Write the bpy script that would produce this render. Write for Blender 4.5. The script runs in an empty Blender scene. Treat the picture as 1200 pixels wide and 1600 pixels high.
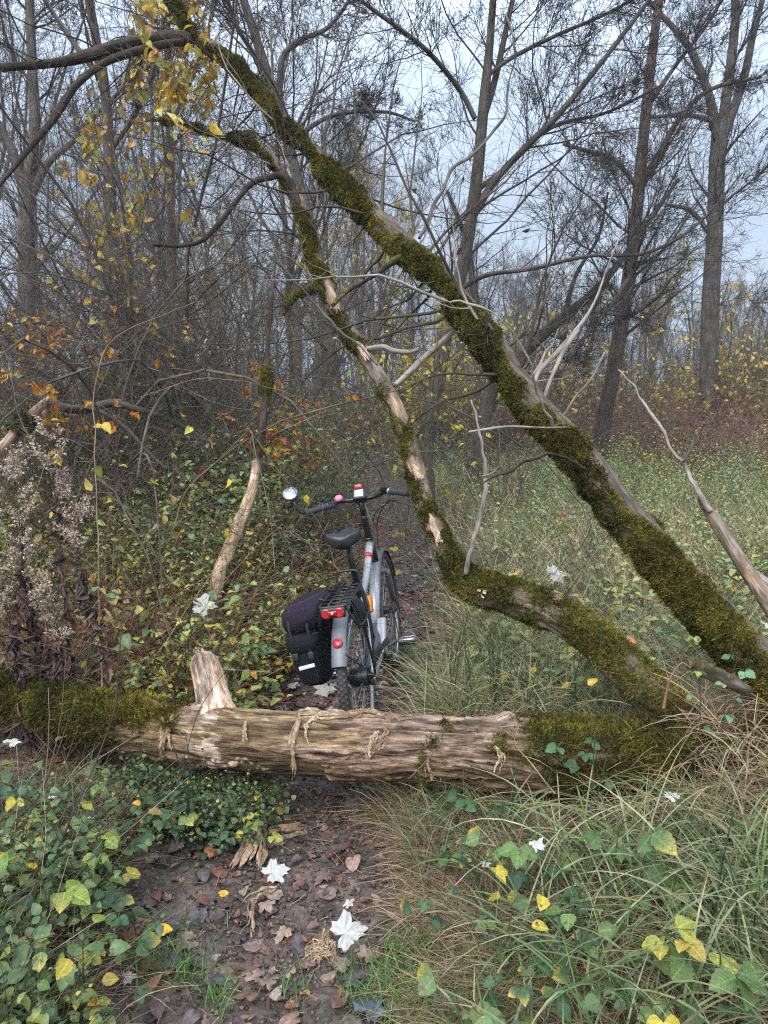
import bpy, bmesh, math, random
import numpy as np
from mathutils import Vector, Matrix, Euler

# ------------------------------------------------------------------ camera
scene = bpy.context.scene
FPX = 1155.0
HOR = 620.0
PITCH = math.atan((800 - HOR) / FPX)
CAMH = 1.6
cam_d = bpy.data.cameras.new("camera")
cam = bpy.data.objects.new("camera", cam_d)
scene.collection.objects.link(cam)
cam.location = (0, 0, CAMH)
cam.rotation_euler = (math.radians(90) - PITCH, 0, 0)
cam_d.sensor_fit = 'VERTICAL'
cam_d.sensor_height = 36.0
cam_d.lens = 36.0 * FPX / 1600.0
cam_d.clip_start = 0.05
cam_d.clip_end = 1500
scene.camera = cam

# ------------------------------------------------------------------ world, sun, exposure
SUN_EL, SUN_ROT = math.radians(48), math.radians(205)
world = bpy.data.worlds.new("World")
scene.world = world
world.use_nodes = True
wn = world.node_tree.nodes; wl = world.node_tree.links
wn.clear()
wo = wn.new('ShaderNodeOutputWorld'); wb = wn.new('ShaderNodeBackground')
sky = wn.new('ShaderNodeTexSky'); sky.sky_type = 'NISHITA'; sky.sun_disc = False
sky.sun_elevation = SUN_EL; sky.sun_rotation = SUN_ROT
sky.air_density = 1.0; sky.dust_density = 3.0; sky.ozone_density = 1.5
tcw = wn.new('ShaderNodeTexCoord')
mpw = wn.new('ShaderNodeMapping'); mpw.inputs['Scale'].default_value = (1.0, 1.0, 3.0)
nzw = wn.new('ShaderNodeTexNoise'); nzw.inputs['Scale'].default_value = 2.2; nzw.inputs['Detail'].default_value = 5
crw = wn.new('ShaderNodeValToRGB')
crw.color_ramp.elements[0].position = 0.32; crw.color_ramp.elements[0].color = (4.1, 5.0, 6.3, 1)
crw.color_ramp.elements[1].position = 0.72; crw.color_ramp.elements[1].color = (5.1, 5.9, 7.0, 1)
mxw = wn.new('ShaderNodeMix'); mxw.data_type = 'RGBA'; mxw.inputs['Factor'].default_value = 0.8
wl.new(tcw.outputs['Generated'], mpw.inputs['Vector']); wl.new(mpw.outputs['Vector'], nzw.inputs['Vector'])
wl.new(nzw.outputs['Fac'], crw.inputs['Fac'])
wl.new(sky.outputs['Color'], mxw.inputs[6]); wl.new(crw.outputs['Color'], mxw.inputs[7])
# an overcast sky is brighter overhead than near the horizon
sxw = wn.new('ShaderNodeSeparateXYZ'); wl.new(tcw.outputs['Generated'], sxw.inputs[0])
mrw = wn.new('ShaderNodeMapRange'); mrw.inputs[1].default_value = 0.25; mrw.inputs[2].default_value = 1.0; mrw.inputs[3].default_value = 0.66; mrw.inputs[4].default_value = 2.7
wl.new(sxw.outputs[2], mrw.inputs[0])
vmw = wn.new('ShaderNodeVectorMath'); vmw.operation = 'SCALE'; wl.new(mxw.outputs[2], vmw.inputs[0]); wl.new(mrw.outputs[0], vmw.inputs['Scale'])
wl.new(vmw.outputs[0], wb.inputs['Color'])
wb.inputs['Strength'].default_value = 0.11
wl.new(wb.outputs['Background'], wo.inputs['Surface'])

sun_d = bpy.data.lights.new("sun", 'SUN')
sun_d.energy = 1.5; sun_d.angle = math.radians(35); sun_d.color = (1.0, 0.95, 0.86)
sun = bpy.data.objects.new("sun", sun_d)
scene.collection.objects.link(sun)
_az = SUN_ROT
sdir = Vector((math.sin(_az) * math.cos(SUN_EL), math.cos(_az) * math.cos(SUN_EL), math.sin(SUN_EL)))
sun.rotation_euler = sdir.to_track_quat('Z', 'Y').to_euler()
sun.location = sdir * 30

vs = scene.view_settings
vs.view_transform = 'Standard'; vs.look = 'None'; vs.gamma = 1.0; vs.use_curve_mapping = False
vs.exposure = 1.08
scene.cycles.use_denoising = False
scene.cycles.filter_width = 1.2
scene.cycles.max_bounces = 5
scene.cycles.diffuse_bounces = 3
scene.cycles.transmission_bounces = 3
scene.cycles.transparent_max_bounces = 4

# ------------------------------------------------------------------ numeric helpers
rng = np.random.default_rng(7)
random.seed(7)
U = rng.uniform
cp, sp = math.cos(PITCH), math.sin(PITCH)

def ray(px, py):
    a = (px - 600) / FPX; b = -(py - 800) / FPX
    return np.array([a, cp + b * sp, -sp + b * cp])

def at(px, py, Y):
    d = ray(px, py)
    return np.array([0, 0, CAMH]) + d * (Y / d[1])

def lin(c):
    c = np.asarray(c, float) / 255.0
    return np.where(c <= 0.04045, c / 12.92, ((c + 0.055) / 1.055) ** 2.4)

def _hash(ix, iy, iz):
    h = (ix * 374761393 + iy * 668265263 + iz * 2147483647 + 1013904223) & 0xFFFFFFFF
    h = ((h ^ (h >> 13)) * 1274126177) & 0xFFFFFFFF
    h = (h ^ (h >> 16)) & 0xFFFFFFFF
    h = (h * 2246822519) & 0xFFFFFFFF
    return ((h ^ (h >> 15)) & 0xFFFFFF) / float(0xFFFFFF)

def vnoise(p):
    p = np.asarray(p, float)
    i = np.floor(p).astype(np.int64); f = p - i
    f = f * f * (3 - 2 * f)
    r = 0
    for dx in (0, 1):
        wx = f[..., 0] if dx else 1 - f[..., 0]
        for dy in (0, 1):
            wy = f[..., 1] if dy else 1 - f[..., 1]
            for dz in (0, 1):
                wz = f[..., 2] if dz else 1 - f[..., 2]
                r = r + wx * wy * wz * _hash(i[..., 0] + dx, i[..., 1] + dy, i[..., 2] + dz)
    return r

def fbm(p, octaves=4, seed=0):
    p = np.asarray(p, float) + seed * 17.13
    s = 0; a = 0.5; t = 0
    for k in range(octaves):
        s = s + a * vnoise(p); t += a
        p = p * 2.03 + 5.7; a *= 0.5
    return s / t

def norm(v):
    return v / np.maximum(np.linalg.norm(v, axis=-1, keepdims=True), 1e-9)

# path
PATH = [at(395, 1700, 1.0)]
_pp = [(405, 1600, 215), (470, 1330, 150), (470, 1230, 90), (540, 1090, 112), (590, 1010, 80), (632, 950, 54), (638, 890, 44), (630, 850, 36), (612, 815, 27), (602, 795, 20)]
def gnd(px, py, z=0.0):
    d = ray(px, py)
    return np.array([0, 0, CAMH]) + d * ((z - CAMH) / d[2])
_pc = [gnd(a, b) for a, b, c in _pp]
_py = np.array([-3.0, 1.2] + [p[1] for p in _pc] + [18.0])
_px = np.array([-0.4, -0.38] + [p[0] for p in _pc] + [-0.4])
_pw = np.array([0.35, 0.35] + [c / FPX * p[1] for (a, b, c), p in zip(_pp, _pc)] + [0.1])
def path_d(x, y):
    """signed distance outside the trodden path"""
    wob = (fbm(np.stack([x * 1.7, y * 1.7, 0 * x], -1), 2, 3) - 0.5) * 0.30
    return np.abs(x - np.interp(y, _py, _px)) - np.interp(y, _py, _pw) + wob * np.minimum(1, y / 4)

def gz(x, y):
    x = np.asarray(x, float); y = np.asarray(y, float)
    d = path_d(x, y)
    s = np.clip(d / 0.5, 0, 1); s = s * s * (3 - 2 * s)
    big = (fbm(np.stack([x * 0.22, y * 0.22, 0 * x], -1), 3, 11) - 0.5) * 0.5 * np.clip((np.hypot(x, y) - 4) / 12, 0, 1)
    small = (fbm(np.stack([x * 2.2, y * 2.2, 0 * x], -1), 3, 5) - 0.5) * 0.07
    return big + small + s * 0.06 * (1 + 0.4 * (x > 0)) - 0.01

# ------------------------------------------------------------------ object helpers
COL = scene.collection

def tag(o, label=None, cat=None, group=None, kind=None):
    if label: o['label'] = label
    if cat: o['category'] = cat
    if group: o['group'] = group
    if kind: o['kind'] = kind
    return o

def empty(name, loc=(0, 0, 0), rot=(0, 0, 0)):
    o = bpy.data.objects.new(name, None)
    o.empty_display_size = 0.1
    o.location = loc; o.rotation_euler = rot
    COL.objects.link(o)
    return o

def np_mesh(name, V, F, mat, parent=None, col=None, attrs=None, smooth=True):
    """V (n,3); F list of (k,3|4) index arrays; world or parent-local coordinates as given"""
    V = np.asarray(V, np.float32)
    if not isinstance(F, (list, tuple)): F = [F]
    F = [np.asarray(f, np.int32) for f in F if len(f)]
    me = bpy.data.meshes.new(name)
    me.vertices.add(len(V)); me.vertices.foreach_set('co', V.ravel())
    nl = sum(f.size for f in F); npoly = sum(len(f) for f in F)
    me.loops.add(nl); me.polygons.add(npoly)
    me.loops.foreach_set('vertex_index', np.concatenate([f.ravel() for f in F]))
    tot = np.concatenate([np.full(len(f), f.shape[1], np.int32) for f in F])
    start = np.concatenate([[0], np.cumsum(tot)[:-1]]).astype(np.int32)
    me.polygons.foreach_set('loop_start', start)
    try: me.polygons.foreach_set('loop_total', tot)
    except Exception: pass
    me.polygons.foreach_set('use_smooth', np.full(npoly, smooth))
    if col is not None:
        a = me.attributes.new('Col', 'FLOAT_COLOR', 'POINT')
        c = np.ones((len(V), 4), np.float32); c[:, :3] = col
        a.data.foreach_set('color', c.ravel())
    for k, v in (attrs or {}).items():
        v = np.asarray(v, np.float32)
        if v.ndim == 2:
            a = me.attributes.new(k, 'FLOAT_VECTOR', 'POINT'); a.data.foreach_set('vector', v.ravel())
        else:
            a = me.attributes.new(k, 'FLOAT', 'POINT'); a.data.foreach_set('value', v)
    me.materials.append(mat)
    me.update(calc_edges=True)
    o = bpy.data.objects.new(name, me)
    COL.objects.link(o)
    if parent is not None: o.parent = parent
    return o

class Geo:
    """collects vertices, faces and attributes, then links them as one mesh"""
    def __init__(s): s.V = []; s.F = {3: [], 4: []}; s.C = []; s.T = []; s.n = 0; s.hasT = False
    def add(s, V, F, C=None, T=None):
        V = np.asarray(V, np.float32).reshape(-1, 3)
        for f in (F if isinstance(F, list) else [F]):
            f = np.asarray(f)
            if len(f): s.F[f.shape[1]].append(f + s.n)
        s.V.append(V)
        c = np.zeros((len(V), 3), np.float32)
        if C is not None: c[:] = C
        s.C.append(c)
        t = np.zeros((len(V), 3), np.float32)
        if T is not None: t[:] = T; s.hasT = True
        s.T.append(t)
        s.n += len(V)
    def build(s, name, mat, parent=None, smooth=True, origin=None):
        V = np.concatenate(s.V)
        if origin is not None: V = V - np.asarray(origin, np.float32)
        F = [np.concatenate(s.F[k]) for k in (3, 4) if s.F[k]]
        return np_mesh(name, V, F, mat, parent, col=np.concatenate(s.C), attrs={'tc': np.concatenate(s.T)} if s.hasT else None, smooth=smooth)

def crom(P, n):
    """resample a control polyline (k, d) as a smooth curve with n points by arc length"""
    P = np.asarray(P, float)
    if len(P) == 2:
        t = np.linspace(0, 1, n)[:, None]; return P[0] * (1 - t) + P[1] * t
    Q = np.vstack([2 * P[0] - P[1], P, 2 * P[-1] - P[-2]])
    out = []
    for i in range(1, len(Q) - 2):
        t = np.linspace(0, 1, 24, endpoint=False)[:, None]
        a, b, c, d = Q[i - 1], Q[i], Q[i + 1], Q[i + 2]
        out.append(0.5 * (2 * b + (c - a) * t + (2 * a - 5 * b + 4 * c - d) * t * t + (3 * b - a - 3 * c + d) * t ** 3))
    out.append(Q[-2][None]); out = np.vstack(out)
    s = np.concatenate([[0], np.cumsum(np.linalg.norm(np.diff(out[:, :3], axis=0), axis=1))])
    u = np.linspace(0, s[-1], n)
    return np.stack([np.interp(u, s, out[:, k]) for k in range(out.shape[1])], 1)

def tubes(P, R, sides, C=None, cap=False):
    """P (m,n,3), R (m,n) -> V, F, C, T for m tubes at once"""
    P = np.asarray(P, float); R = np.asarray(R, float)
    if P.ndim == 2: P = P[None]; R = R[None]
    m, n, _ = P.shape
    T = np.empty_like(P); T[:, 1:-1] = P[:, 2:] - P[:, :-2]; T[:, 0] = P[:, 1] - P[:, 0]; T[:, -1] = P[:, -1] - P[:, -2]
    T = norm(T)
    ref = np.where(np.abs(T[:, 0, 2:3]) > 0.8, np.array([[1.0, 0, 0]]), np.array([[0, 0, 1.0]]))
    Nn = norm(np.cross(T[:, 0], ref))
    N = np.empty_like(P); N[:, 0] = Nn
    for i in range(1, n):
        v = N[:, i - 1] - (N[:, i - 1] * T[:, i]).sum(-1, keepdims=True) * T[:, i]
        N[:, i] = norm(v)
    B = np.cross(T, N)
    a = np.linspace(0, 2 * math.pi, sides, endpoint=False)
    ca, sa = np.cos(a), np.sin(a)
    ring = N[:, :, None] * ca[:, None] + B[:, :, None] * sa[:, None]
    V = P[:, :, None] + ring * R[:, :, None, None]
    base = (np.arange(m) * n * sides)[:, None, None]
    i = np.arange(n - 1)[None, :, None] * sides; j = np.arange(sides)[None, None]; k = (j + 1) % sides
    F = np.stack([base + i + j, base + i + k, base + i + sides + k, base + i + sides + j], -1).reshape(-1, 4)
    L = np.concatenate([np.zeros((m, 1)), np.cumsum(np.linalg.norm(np.diff(P, axis=1), axis=2), axis=1)], 1)
    TC = np.empty((m, n, sides, 3)); TC[..., 0] = ca * R[:, :1, None]; TC[..., 1] = sa * R[:, :1, None]; TC[..., 2] = L[:, :, None] + rng.uniform(0, 9, (m, 1, 1))
    Cc = None
    if C is not None:
        C = np.asarray(C, float)
        if C.ndim == 1: C = np.broadcast_to(C, (m, 3))
        Cc = np.broadcast_to(C[:, None, None], (m, n, sides, 3)).reshape(-1, 3)
    Fl = [F]
    V = V.reshape(-1, 3); TC = TC.reshape(-1, 3)
    if cap:
        nv = len(V); ce = P[:, -1]; V = np.vstack([V, ce, P[:, 0]]); TC = np.vstack([TC, np.tile([[0, 0, 5.0]], (2 * m, 1))])
        if Cc is not None: Cc = np.vstack([Cc, C, C])
        j = np.arange(sides)[None]; k = (j + 1) % sides
        e = (np.arange(m) * n * sides + (n - 1) * sides)[:, None]; b0 = (np.arange(m) * n * sides)[:, None]
        Fl.append(np.stack([e + j, e + k, np.broadcast_to(nv + np.arange(m)[:, None], (m, sides))], -1).reshape(-1, 3))
        Fl.append(np.stack([b0 + k, b0 + j, np.broadcast_to(nv + m + np.arange(m)[:, None], (m, sides))], -1).reshape(-1, 3))
    return V, Fl, Cc, TC

def resample(P, n):
    """(m,k,3) -> (m,n,3) linear in index"""
    m, k, d = P.shape
    t = np.linspace(0, k - 1, n); i = np.clip(t.astype(int), 0, k - 2); f = (t - i)[None, :, None]
    return P[:, i] * (1 - f) + P[:, i + 1] * f

def spawn(P, R, per, tr=(0.15, 1.0), ang=(25, 70), ln=(0.3, 0.6), nseg=5, wander=0.18, up=0.05, rf=0.55, tipr=0.14, absl=None, rmin=0.0015, droop=0.0, taperlen=0.6):
    P = np.asarray(P, float); R = np.asarray(R, float)
    m, n, _ = P.shape
    K = m * per
    pi = np.repeat(np.arange(m), per)
    t = U(tr[0], tr[1], K)
    x = t * (n - 1); i = np.clip(x.astype(int), 0, n - 2); f = (x - i)
    pos = P[pi, i] * (1 - f)[:, None] + P[pi, i + 1] * f[:, None]
    tan = norm(P[pi, i + 1] - P[pi, i])
    r0 = (R[pi, i] * (1 - f) + R[pi, i + 1] * f)
    rv = norm(rng.normal(size=(K, 3))); perp = norm(np.cross(tan, rv))
    a = np.radians(U(ang[0], ang[1], K))[:, None]
    d = norm(np.cos(a) * tan + np.sin(a) * perp)
    plen = np.linalg.norm(np.diff(P, axis=1), axis=2).sum(1)[pi]
    L = (plen * U(ln[0], ln[1], K) * (1 - taperlen * t)) if absl is None else U(absl[0], absl[1], K)
    pts = [pos]; step = (L / nseg)[:, None]
    for s in range(nseg):
        d = norm(d + rng.normal(size=(K, 3)) * wander + np.array([0, 0, up - droop * s]))
        pos = pos + d * step; pts.append(pos)
    P2 = np.stack(pts, 1)
    r = np.maximum(r0 * rf, rmin)
    R2 = np.maximum(r[:, None] * np.linspace(1, tipr, nseg + 1)[None], rmin * 0.6)
    return P2, R2

def bake(tv, tf, M, T, C=None, rnd=None):
    """template verts (k,3), tris (f,3); M (n,3,3), T (n,3); returns V, F"""
    n = len(T); k = len(tv)
    V = np.einsum('nij,kj->nki', M, tv) + T[:, None]
    F = (tf[None] + (np.arange(n) * k)[:, None, None]).reshape(-1, tf.shape[1])
    return V.reshape(-1, 3), F

def frames(xdir, zdir):
    x = norm(xdir); y = norm(np.cross(zdir, x)); z = np.cross(x, y)
    return np.stack([x, y, z], -1)

# ------------------------------------------------------------------ leaf templates (x = along the leaf, z = upper side)
def leaf_tpl(n=4, w=0.5, peak=0.4, fold=0.25, curl=0.25, serr=0.0, seed=0):
    r = np.random.default_rng(seed)
    t = np.linspace(0, 1, n + 1)
    prof = np.sin(np.pi * t ** (math.log(0.5) / math.log(peak))) ** 0.8 * w * 0.5
    prof[0] = 0.02; prof[-1] = 0.0
    V = []; F = []
    for i in range(n + 1):
        z = -curl * t[i] ** 2
        s = 1 + (serr * (1 if i % 2 else -1) if 0 < i < n else 0)
        e = prof[i] * s
        zz = z + fold * e * 2 + r.uniform(-1, 1) * 0.03
        V += [(t[i], 0, z), (t[i] - (serr * 0.08 if i % 2 else 0), e, zz), (t[i] - (serr * 0.08 if i % 2 else 0), -e, z + fold * e * 2 + r.uniform(-1, 1) * 0.03)]
    for i in range(n):
        a = i * 3; b = a + 3
        if i < n - 1:
            F += [(a, b, b + 1), (a, b + 1, a + 1), (a, b + 2, b), (a, a + 2, b + 2)]
        else:
            F += [(a, b, a + 1), (a, a + 2, b)]
    return np.array(V, float), np.array(F)

def lobed_tpl(outline, curl=0.2, cup=0.1, seed=0):
    """maple-like leaf from a half outline (angle deg, radius) mirrored; fan with a mid ring"""
    r = np.random.default_rng(seed)
    half = outline
    pts = [(a, q) for a, q in half] + [(-a, q * r.uniform(0.9, 1.08)) for a, q in reversed(half) if abs(a) > 1]
    V = [(0.0, 0, 0)]
    n = len(pts)
    for ring, k in ((0.5, 1), (1.0, 2)):
        for a, q in pts:
            A = math.radians(a); x = q * ring * math.cos(A); y = q * ring * math.sin(A)
            z = -curl * (x * x + y * y) * (1.0 if ring == 1 else 0.9) + cup * abs(y) + r.uniform(-1, 1) * 0.035 * ring
            V.append((x, y, z))
    F = []
    for i in range(n):
        j = (i + 1) % n
        F += [(0, 1 + i, 1 + j), (1 + i, 1 + n + i, 1 + n + j), (1 + i, 1 + n + j, 1 + j)]
    return np.array(V, float), np.array(F)

MAPLE = [(180, 0.08), (158, 0.36), (140, 0.60), (126, 0.56), (114, 0.70), (102, 0.54), (90, 0.56), (78, 0.72), (70, 0.90), (60, 0.80), (52, 0.88), (42, 0.66), (34, 0.56), (26, 0.68), (18, 0.90), (11, 0.86), (5, 0.98), (0, 1.10)]
MAPLE = [(a, q) for a, q in MAPLE]
ROUNDISH = [(180, 0.05), (150, 0.30), (120, 0.48), (90, 0.52), (65, 0.60), (45, 0.64), (28, 0.76), (14, 0.88), (0, 1.0)]

# ------------------------------------------------------------------ materials
def new_mat(name):
    m = bpy.data.materials.new(name); m.use_nodes = True
    nt = m.node_tree; b = nt.nodes['Principled BSDF']
    return m, nt, b

def N(nt, typ, **kw):
    n = nt.nodes.new(typ)
    for k, v in kw.items():
        if k in n.inputs: n.inputs[k].default_value = v
        else: setattr(n, k, v)
    return n

def ramp(nt, stops):
    r = nt.nodes.new('ShaderNodeValToRGB')
    e = r.color_ramp.elements
    while len(e) < len(stops): e.new(0.5)
    for i, (p, c) in enumerate(stops):
        e[i].position = p; e[i].color = (*c, 1)
    return r

def mat_leaf(name, rough=0.5, trans=0.35, spec=0.4, nscale=60, namp=0.35, bump=0.0, veins=False):
    m, nt, b = new_mat(name)
    at_ = N(nt, 'ShaderNodeAttribute', attribute_name='Col')
    nz = N(nt, 'ShaderNodeTexNoise'); nz.inputs['Scale'].default_value = nscale; nz.inputs['Detail'].default_value = 3
    geo = N(nt, 'ShaderNodeNewGeometry'); nt.links.new(geo.outputs['Position'], nz.inputs['Vector'])
    mr = N(nt, 'ShaderNodeMapRange'); mr.inputs[1].default_value = 0.3; mr.inputs[2].default_value = 0.7
    mr.inputs[3].default_value = 1 - namp; mr.inputs[4].default_value = 1 + namp
    nt.links.new(nz.outputs['Fac'], mr.inputs[0])
    vm = N(nt, 'ShaderNodeVectorMath', operation='SCALE')
    nt.links.new(at_.outputs['Color'], vm.inputs[0]); nt.links.new(mr.outputs[0], vm.inputs['Scale'])
    if veins:
        # pale side veins running out from the midrib and a few brown blotches
        la = N(nt, 'ShaderNodeAttribute', attribute_name='tc'); sx = N(nt, 'ShaderNodeSeparateXYZ'); nt.links.new(la.outputs['Vector'], sx.inputs[0])
        ab = N(nt, 'ShaderNodeMath', operation='ABSOLUTE'); nt.links.new(sx.outputs[1], ab.inputs[0])
        m1 = N(nt, 'ShaderNodeMath', operation='MULTIPLY_ADD'); nt.links.new(ab.outputs[0], m1.inputs[0]); m1.inputs[1].default_value = -0.75; nt.links.new(sx.outputs[0], m1.inputs[2])
        m2 = N(nt, 'ShaderNodeMath', operation='MULTIPLY'); nt.links.new(m1.outputs[0], m2.inputs[0]); m2.inputs[1].default_value = 8.0
        fr = N(nt, 'ShaderNodeMath', operation='FRACT'); nt.links.new(m2.outputs[0], fr.inputs[0])
        v1 = N(nt, 'ShaderNodeMapRange'); v1.inputs[1].default_value = 0.0; v1.inputs[2].default_value = 0.22; v1.inputs[3].default_value = 1.0; v1.inputs[4].default_value = 0.0; nt.links.new(fr.outputs[0], v1.inputs[0])
        v2 = N(nt, 'ShaderNodeMapRange'); v2.inputs[1].default_value = 0.008; v2.inputs[2].default_value = 0.035; v2.inputs[3].default_value = 1.0; v2.inputs[4].default_value = 0.0; nt.links.new(ab.outputs[0], v2.inputs[0])
        mxv = N(nt, 'ShaderNodeMath', operation='MAXIMUM'); nt.links.new(v1.outputs[0], mxv.inputs[0]); nt.links.new(v2.outputs[0], mxv.inputs[1])
        gain = N(nt, 'ShaderNodeMapRange'); gain.inputs[3].default_value = 0.85; gain.inputs[4].default_value = 1.45; nt.links.new(mxv.outputs[0], gain.inputs[0])
        vm2 = N(nt, 'ShaderNodeVectorMath', operation='SCALE'); nt.links.new(vm.outputs[0], vm2.inputs[0]); nt.links.new(gain.outputs[0], vm2.inputs['Scale'])
        nb = N(nt, 'ShaderNodeTexNoise'); nb.inputs['Scale'].default_value = 55; nb.inputs['Detail'].default_value = 3; nt.links.new(geo.outputs['Position'], nb.inputs['Vector'])
        bl = N(nt, 'ShaderNodeMapRange'); bl.inputs[1].default_value = 0.62; bl.inputs[2].default_value = 0.68; nt.links.new(nb.outputs['Fac'], bl.inputs[0])
        mxb = N(nt, 'ShaderNodeMix', data_type='RGBA'); nt.links.new(bl.outputs[0], mxb.inputs[0]); nt.links.new(vm2.outputs[0], mxb.inputs[6]); mxb.inputs[7].default_value = (0.12, 0.075, 0.04, 1)
        vm = N(nt, 'ShaderNodeVectorMath', operation='ADD'); nt.links.new(mxb.outputs[2], vm.inputs[0]); vm.inputs[1].default_value = (0, 0, 0)
    nt.links.new(vm.outputs[0], b.inputs['Base Color'])
    b.inputs['Roughness'].default_value = rough; b.inputs['Specular IOR Level'].default_value = spec
    if bump:
        bp = N(nt, 'ShaderNodeBump'); bp.inputs['Strength'].default_value = bump; bp.inputs['Distance'].default_value = 0.002
        nt.links.new(nz.outputs['Fac'], bp.inputs['Height']); nt.links.new(bp.outputs[0], b.inputs['Normal'])
    if trans > 0:
        tr = N(nt, 'ShaderNodeBsdfTranslucent'); nt.links.new(vm.outputs[0], tr.inputs['Color'])
        mx = N(nt, 'ShaderNodeMixShader'); mx.inputs[0].default_value = trans
        out = nt.nodes['Material Output']
        nt.links.new(b.outputs[0], mx.inputs[1]); nt.links.new(tr.outputs[0], mx.inputs[2]); nt.links.new(mx.outputs[0], out.inputs['Surface'])
    return m

def mat_bark(name, stops, scale=(28, 28, 5), bump=0.8, dist=0.01, rough=0.9, usecol=False, crack=True, moss=None, fine=False):
    m, nt, b = new_mat(name)
    a = N(nt, 'ShaderNodeAttribute', attribute_name='tc')
    mp = N(nt, 'ShaderNodeMapping'); mp.inputs['Scale'].default_value = scale
    nt.links.new(a.outputs['Vector'], mp.inputs['Vector'])
    nz = N(nt, 'ShaderNodeTexNoise'); nz.inputs['Scale'].default_value = 1.0; nz.inputs['Detail'].default_value = 7; nz.inputs['Roughness'].default_value = 0.65
    nt.links.new(mp.outputs[0], nz.inputs['Vector'])
    r = ramp(nt, stops); nt.links.new(nz.outputs['Fac'], r.inputs[0])
    # broad patches
    n2 = N(nt, 'ShaderNodeTexNoise'); n2.inputs['Scale'].default_value = 5.0; n2.inputs['Detail'].default_value = 4
    nt.links.new(a.outputs['Vector'], n2.inputs['Vector'])
    mr = N(nt, 'ShaderNodeMapRange'); mr.inputs[1].default_value = 0.3; mr.inputs[2].default_value = 0.7; mr.inputs[3].default_value = 0.6; mr.inputs[4].default_value = 1.3
    nt.links.new(n2.outputs['Fac'], mr.inputs[0])
    vm = N(nt, 'ShaderNodeVectorMath', operation='SCALE')
    nt.links.new(r.outputs['Color'], vm.inputs[0]); nt.links.new(mr.outputs[0], vm.inputs['Scale'])
    colour = vm.outputs[0]
    if usecol:
        c = N(nt, 'ShaderNodeAttribute', attribute_name='Col')
        mul = N(nt, 'ShaderNodeVectorMath', operation='MULTIPLY')
        nt.links.new(colour, mul.inputs[0]); nt.links.new(c.outputs['Color'], mul.inputs[1]); colour = mul.outputs[0]
    height = nz.outputs['Fac']
    if fine:
        mpf = N(nt, 'ShaderNodeMapping'); mpf.inputs['Scale'].default_value = (150, 150, 9); nt.links.new(a.outputs['Vector'], mpf.inputs['Vector'])
        nf_ = N(nt, 'ShaderNodeTexNoise'); nf_.inputs['Scale'].default_value = 1.0; nf_.inputs['Detail'].default_value = 6; nf_.inputs['Roughness'].default_value = 0.75; nf_.inputs['Distortion'].default_value = 0.6
        nt.links.new(mpf.outputs[0], nf_.inputs['Vector'])
        rf_ = ramp(nt, [(0.33, (0.42, 0.39, 0.37)), (0.44, (0.90, 0.89, 0.88)), (0.64, (1.15, 1.14, 1.13))]); nt.links.new(nf_.outputs['Fac'], rf_.inputs[0])
        mf_ = N(nt, 'ShaderNodeVectorMath', operation='MULTIPLY'); nt.links.new(colour, mf_.inputs[0]); nt.links.new(rf_.outputs[0], mf_.inputs[1]); colour = mf_.outputs[0]
        ha = N(nt, 'ShaderNodeMath', operation='ADD'); nt.links.new(nz.outputs['Fac'], ha.inputs[0]); nt.links.new(nf_.outputs['Fac'], ha.inputs[1]); height = ha.outputs[0]
    if moss:
        ma = N(nt, 'ShaderNodeAttribute', attribute_name='moss')
        mn = N(nt, 'ShaderNodeTexNoise'); mn.inputs['Scale'].default_value = 90; mn.inputs['Detail'].default_value = 5
        nt.links.new(a.outputs['Vector'], mn.inputs['Vector'])
        mr2 = ramp(nt, moss); nt.links.new(mn.outputs['Fac'], mr2.inputs[0])
        mx = N(nt, 'ShaderNodeMix', data_type='RGBA')
        nt.links.new(ma.outputs['Fac'], mx.inputs[0]); nt.links.new(colour, mx.inputs[6]); nt.links.new(mr2.outputs[0], mx.inputs[7])
        colour = mx.outputs[2]
    nt.links.new(colour, b.inputs['Base Color'])
    bp = N(nt, 'ShaderNodeBump'); bp.inputs['Strength'].default_value = bump; bp.inputs['Distance'].default_value = dist
    nt.links.new(height, bp.inputs['Height']); nt.links.new(bp.outputs[0], b.inputs['Normal'])
    b.inputs['Roughness'].default_value = rough; b.inputs['Specular IOR Level'].default_value = 0.25
    return m

def mat_plain(name, col, rough=0.5, metal=0.0, spec=0.5, nscale=30, namp=0.12, bump=0.0, coat=0.0, dist=0.001):
    m, nt, b = new_mat(name)
    tc = N(nt, 'ShaderNodeTexCoord'); nz = N(nt, 'ShaderNodeTexNoise'); nz.inputs['Scale'].default_value = nscale; nz.inputs['Detail'].default_value = 4
    nt.links.new(tc.outputs['Object'], nz.inputs['Vector'])
    c = np.array(col, float)
    r = ramp(nt, [(0.3, tuple(c * (1 - namp))), (0.7, tuple(np.minimum(c * (1 + namp), 1)))])
    nt.links.new(nz.outputs['Fac'], r.inputs[0]); nt.links.new(r.outputs[0], b.inputs['Base Color'])
    rr = N(nt, 'ShaderNodeMapRange'); rr.inputs[3].default_value = max(0.05, rough - 0.1); rr.inputs[4].default_value = min(1, rough + 0.12)
    nt.links.new(nz.outputs['Fac'], rr.inputs[0]); nt.links.new(rr.outputs[0], b.inputs['Roughness'])
    b.inputs['Metallic'].default_value = metal; b.inputs['Specular IOR Level'].default_value = spec
    b.inputs['Coat Weight'].default_value = coat
    if bump:
        bp = N(nt, 'ShaderNodeBump'); bp.inputs['Strength'].default_value = bump; bp.inputs['Distance'].default_value = dist
        nt.links.new(nz.outputs['Fac'], bp.inputs['Height']); nt.links.new(bp.outputs[0], b.inputs['Normal'])
    return m

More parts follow.
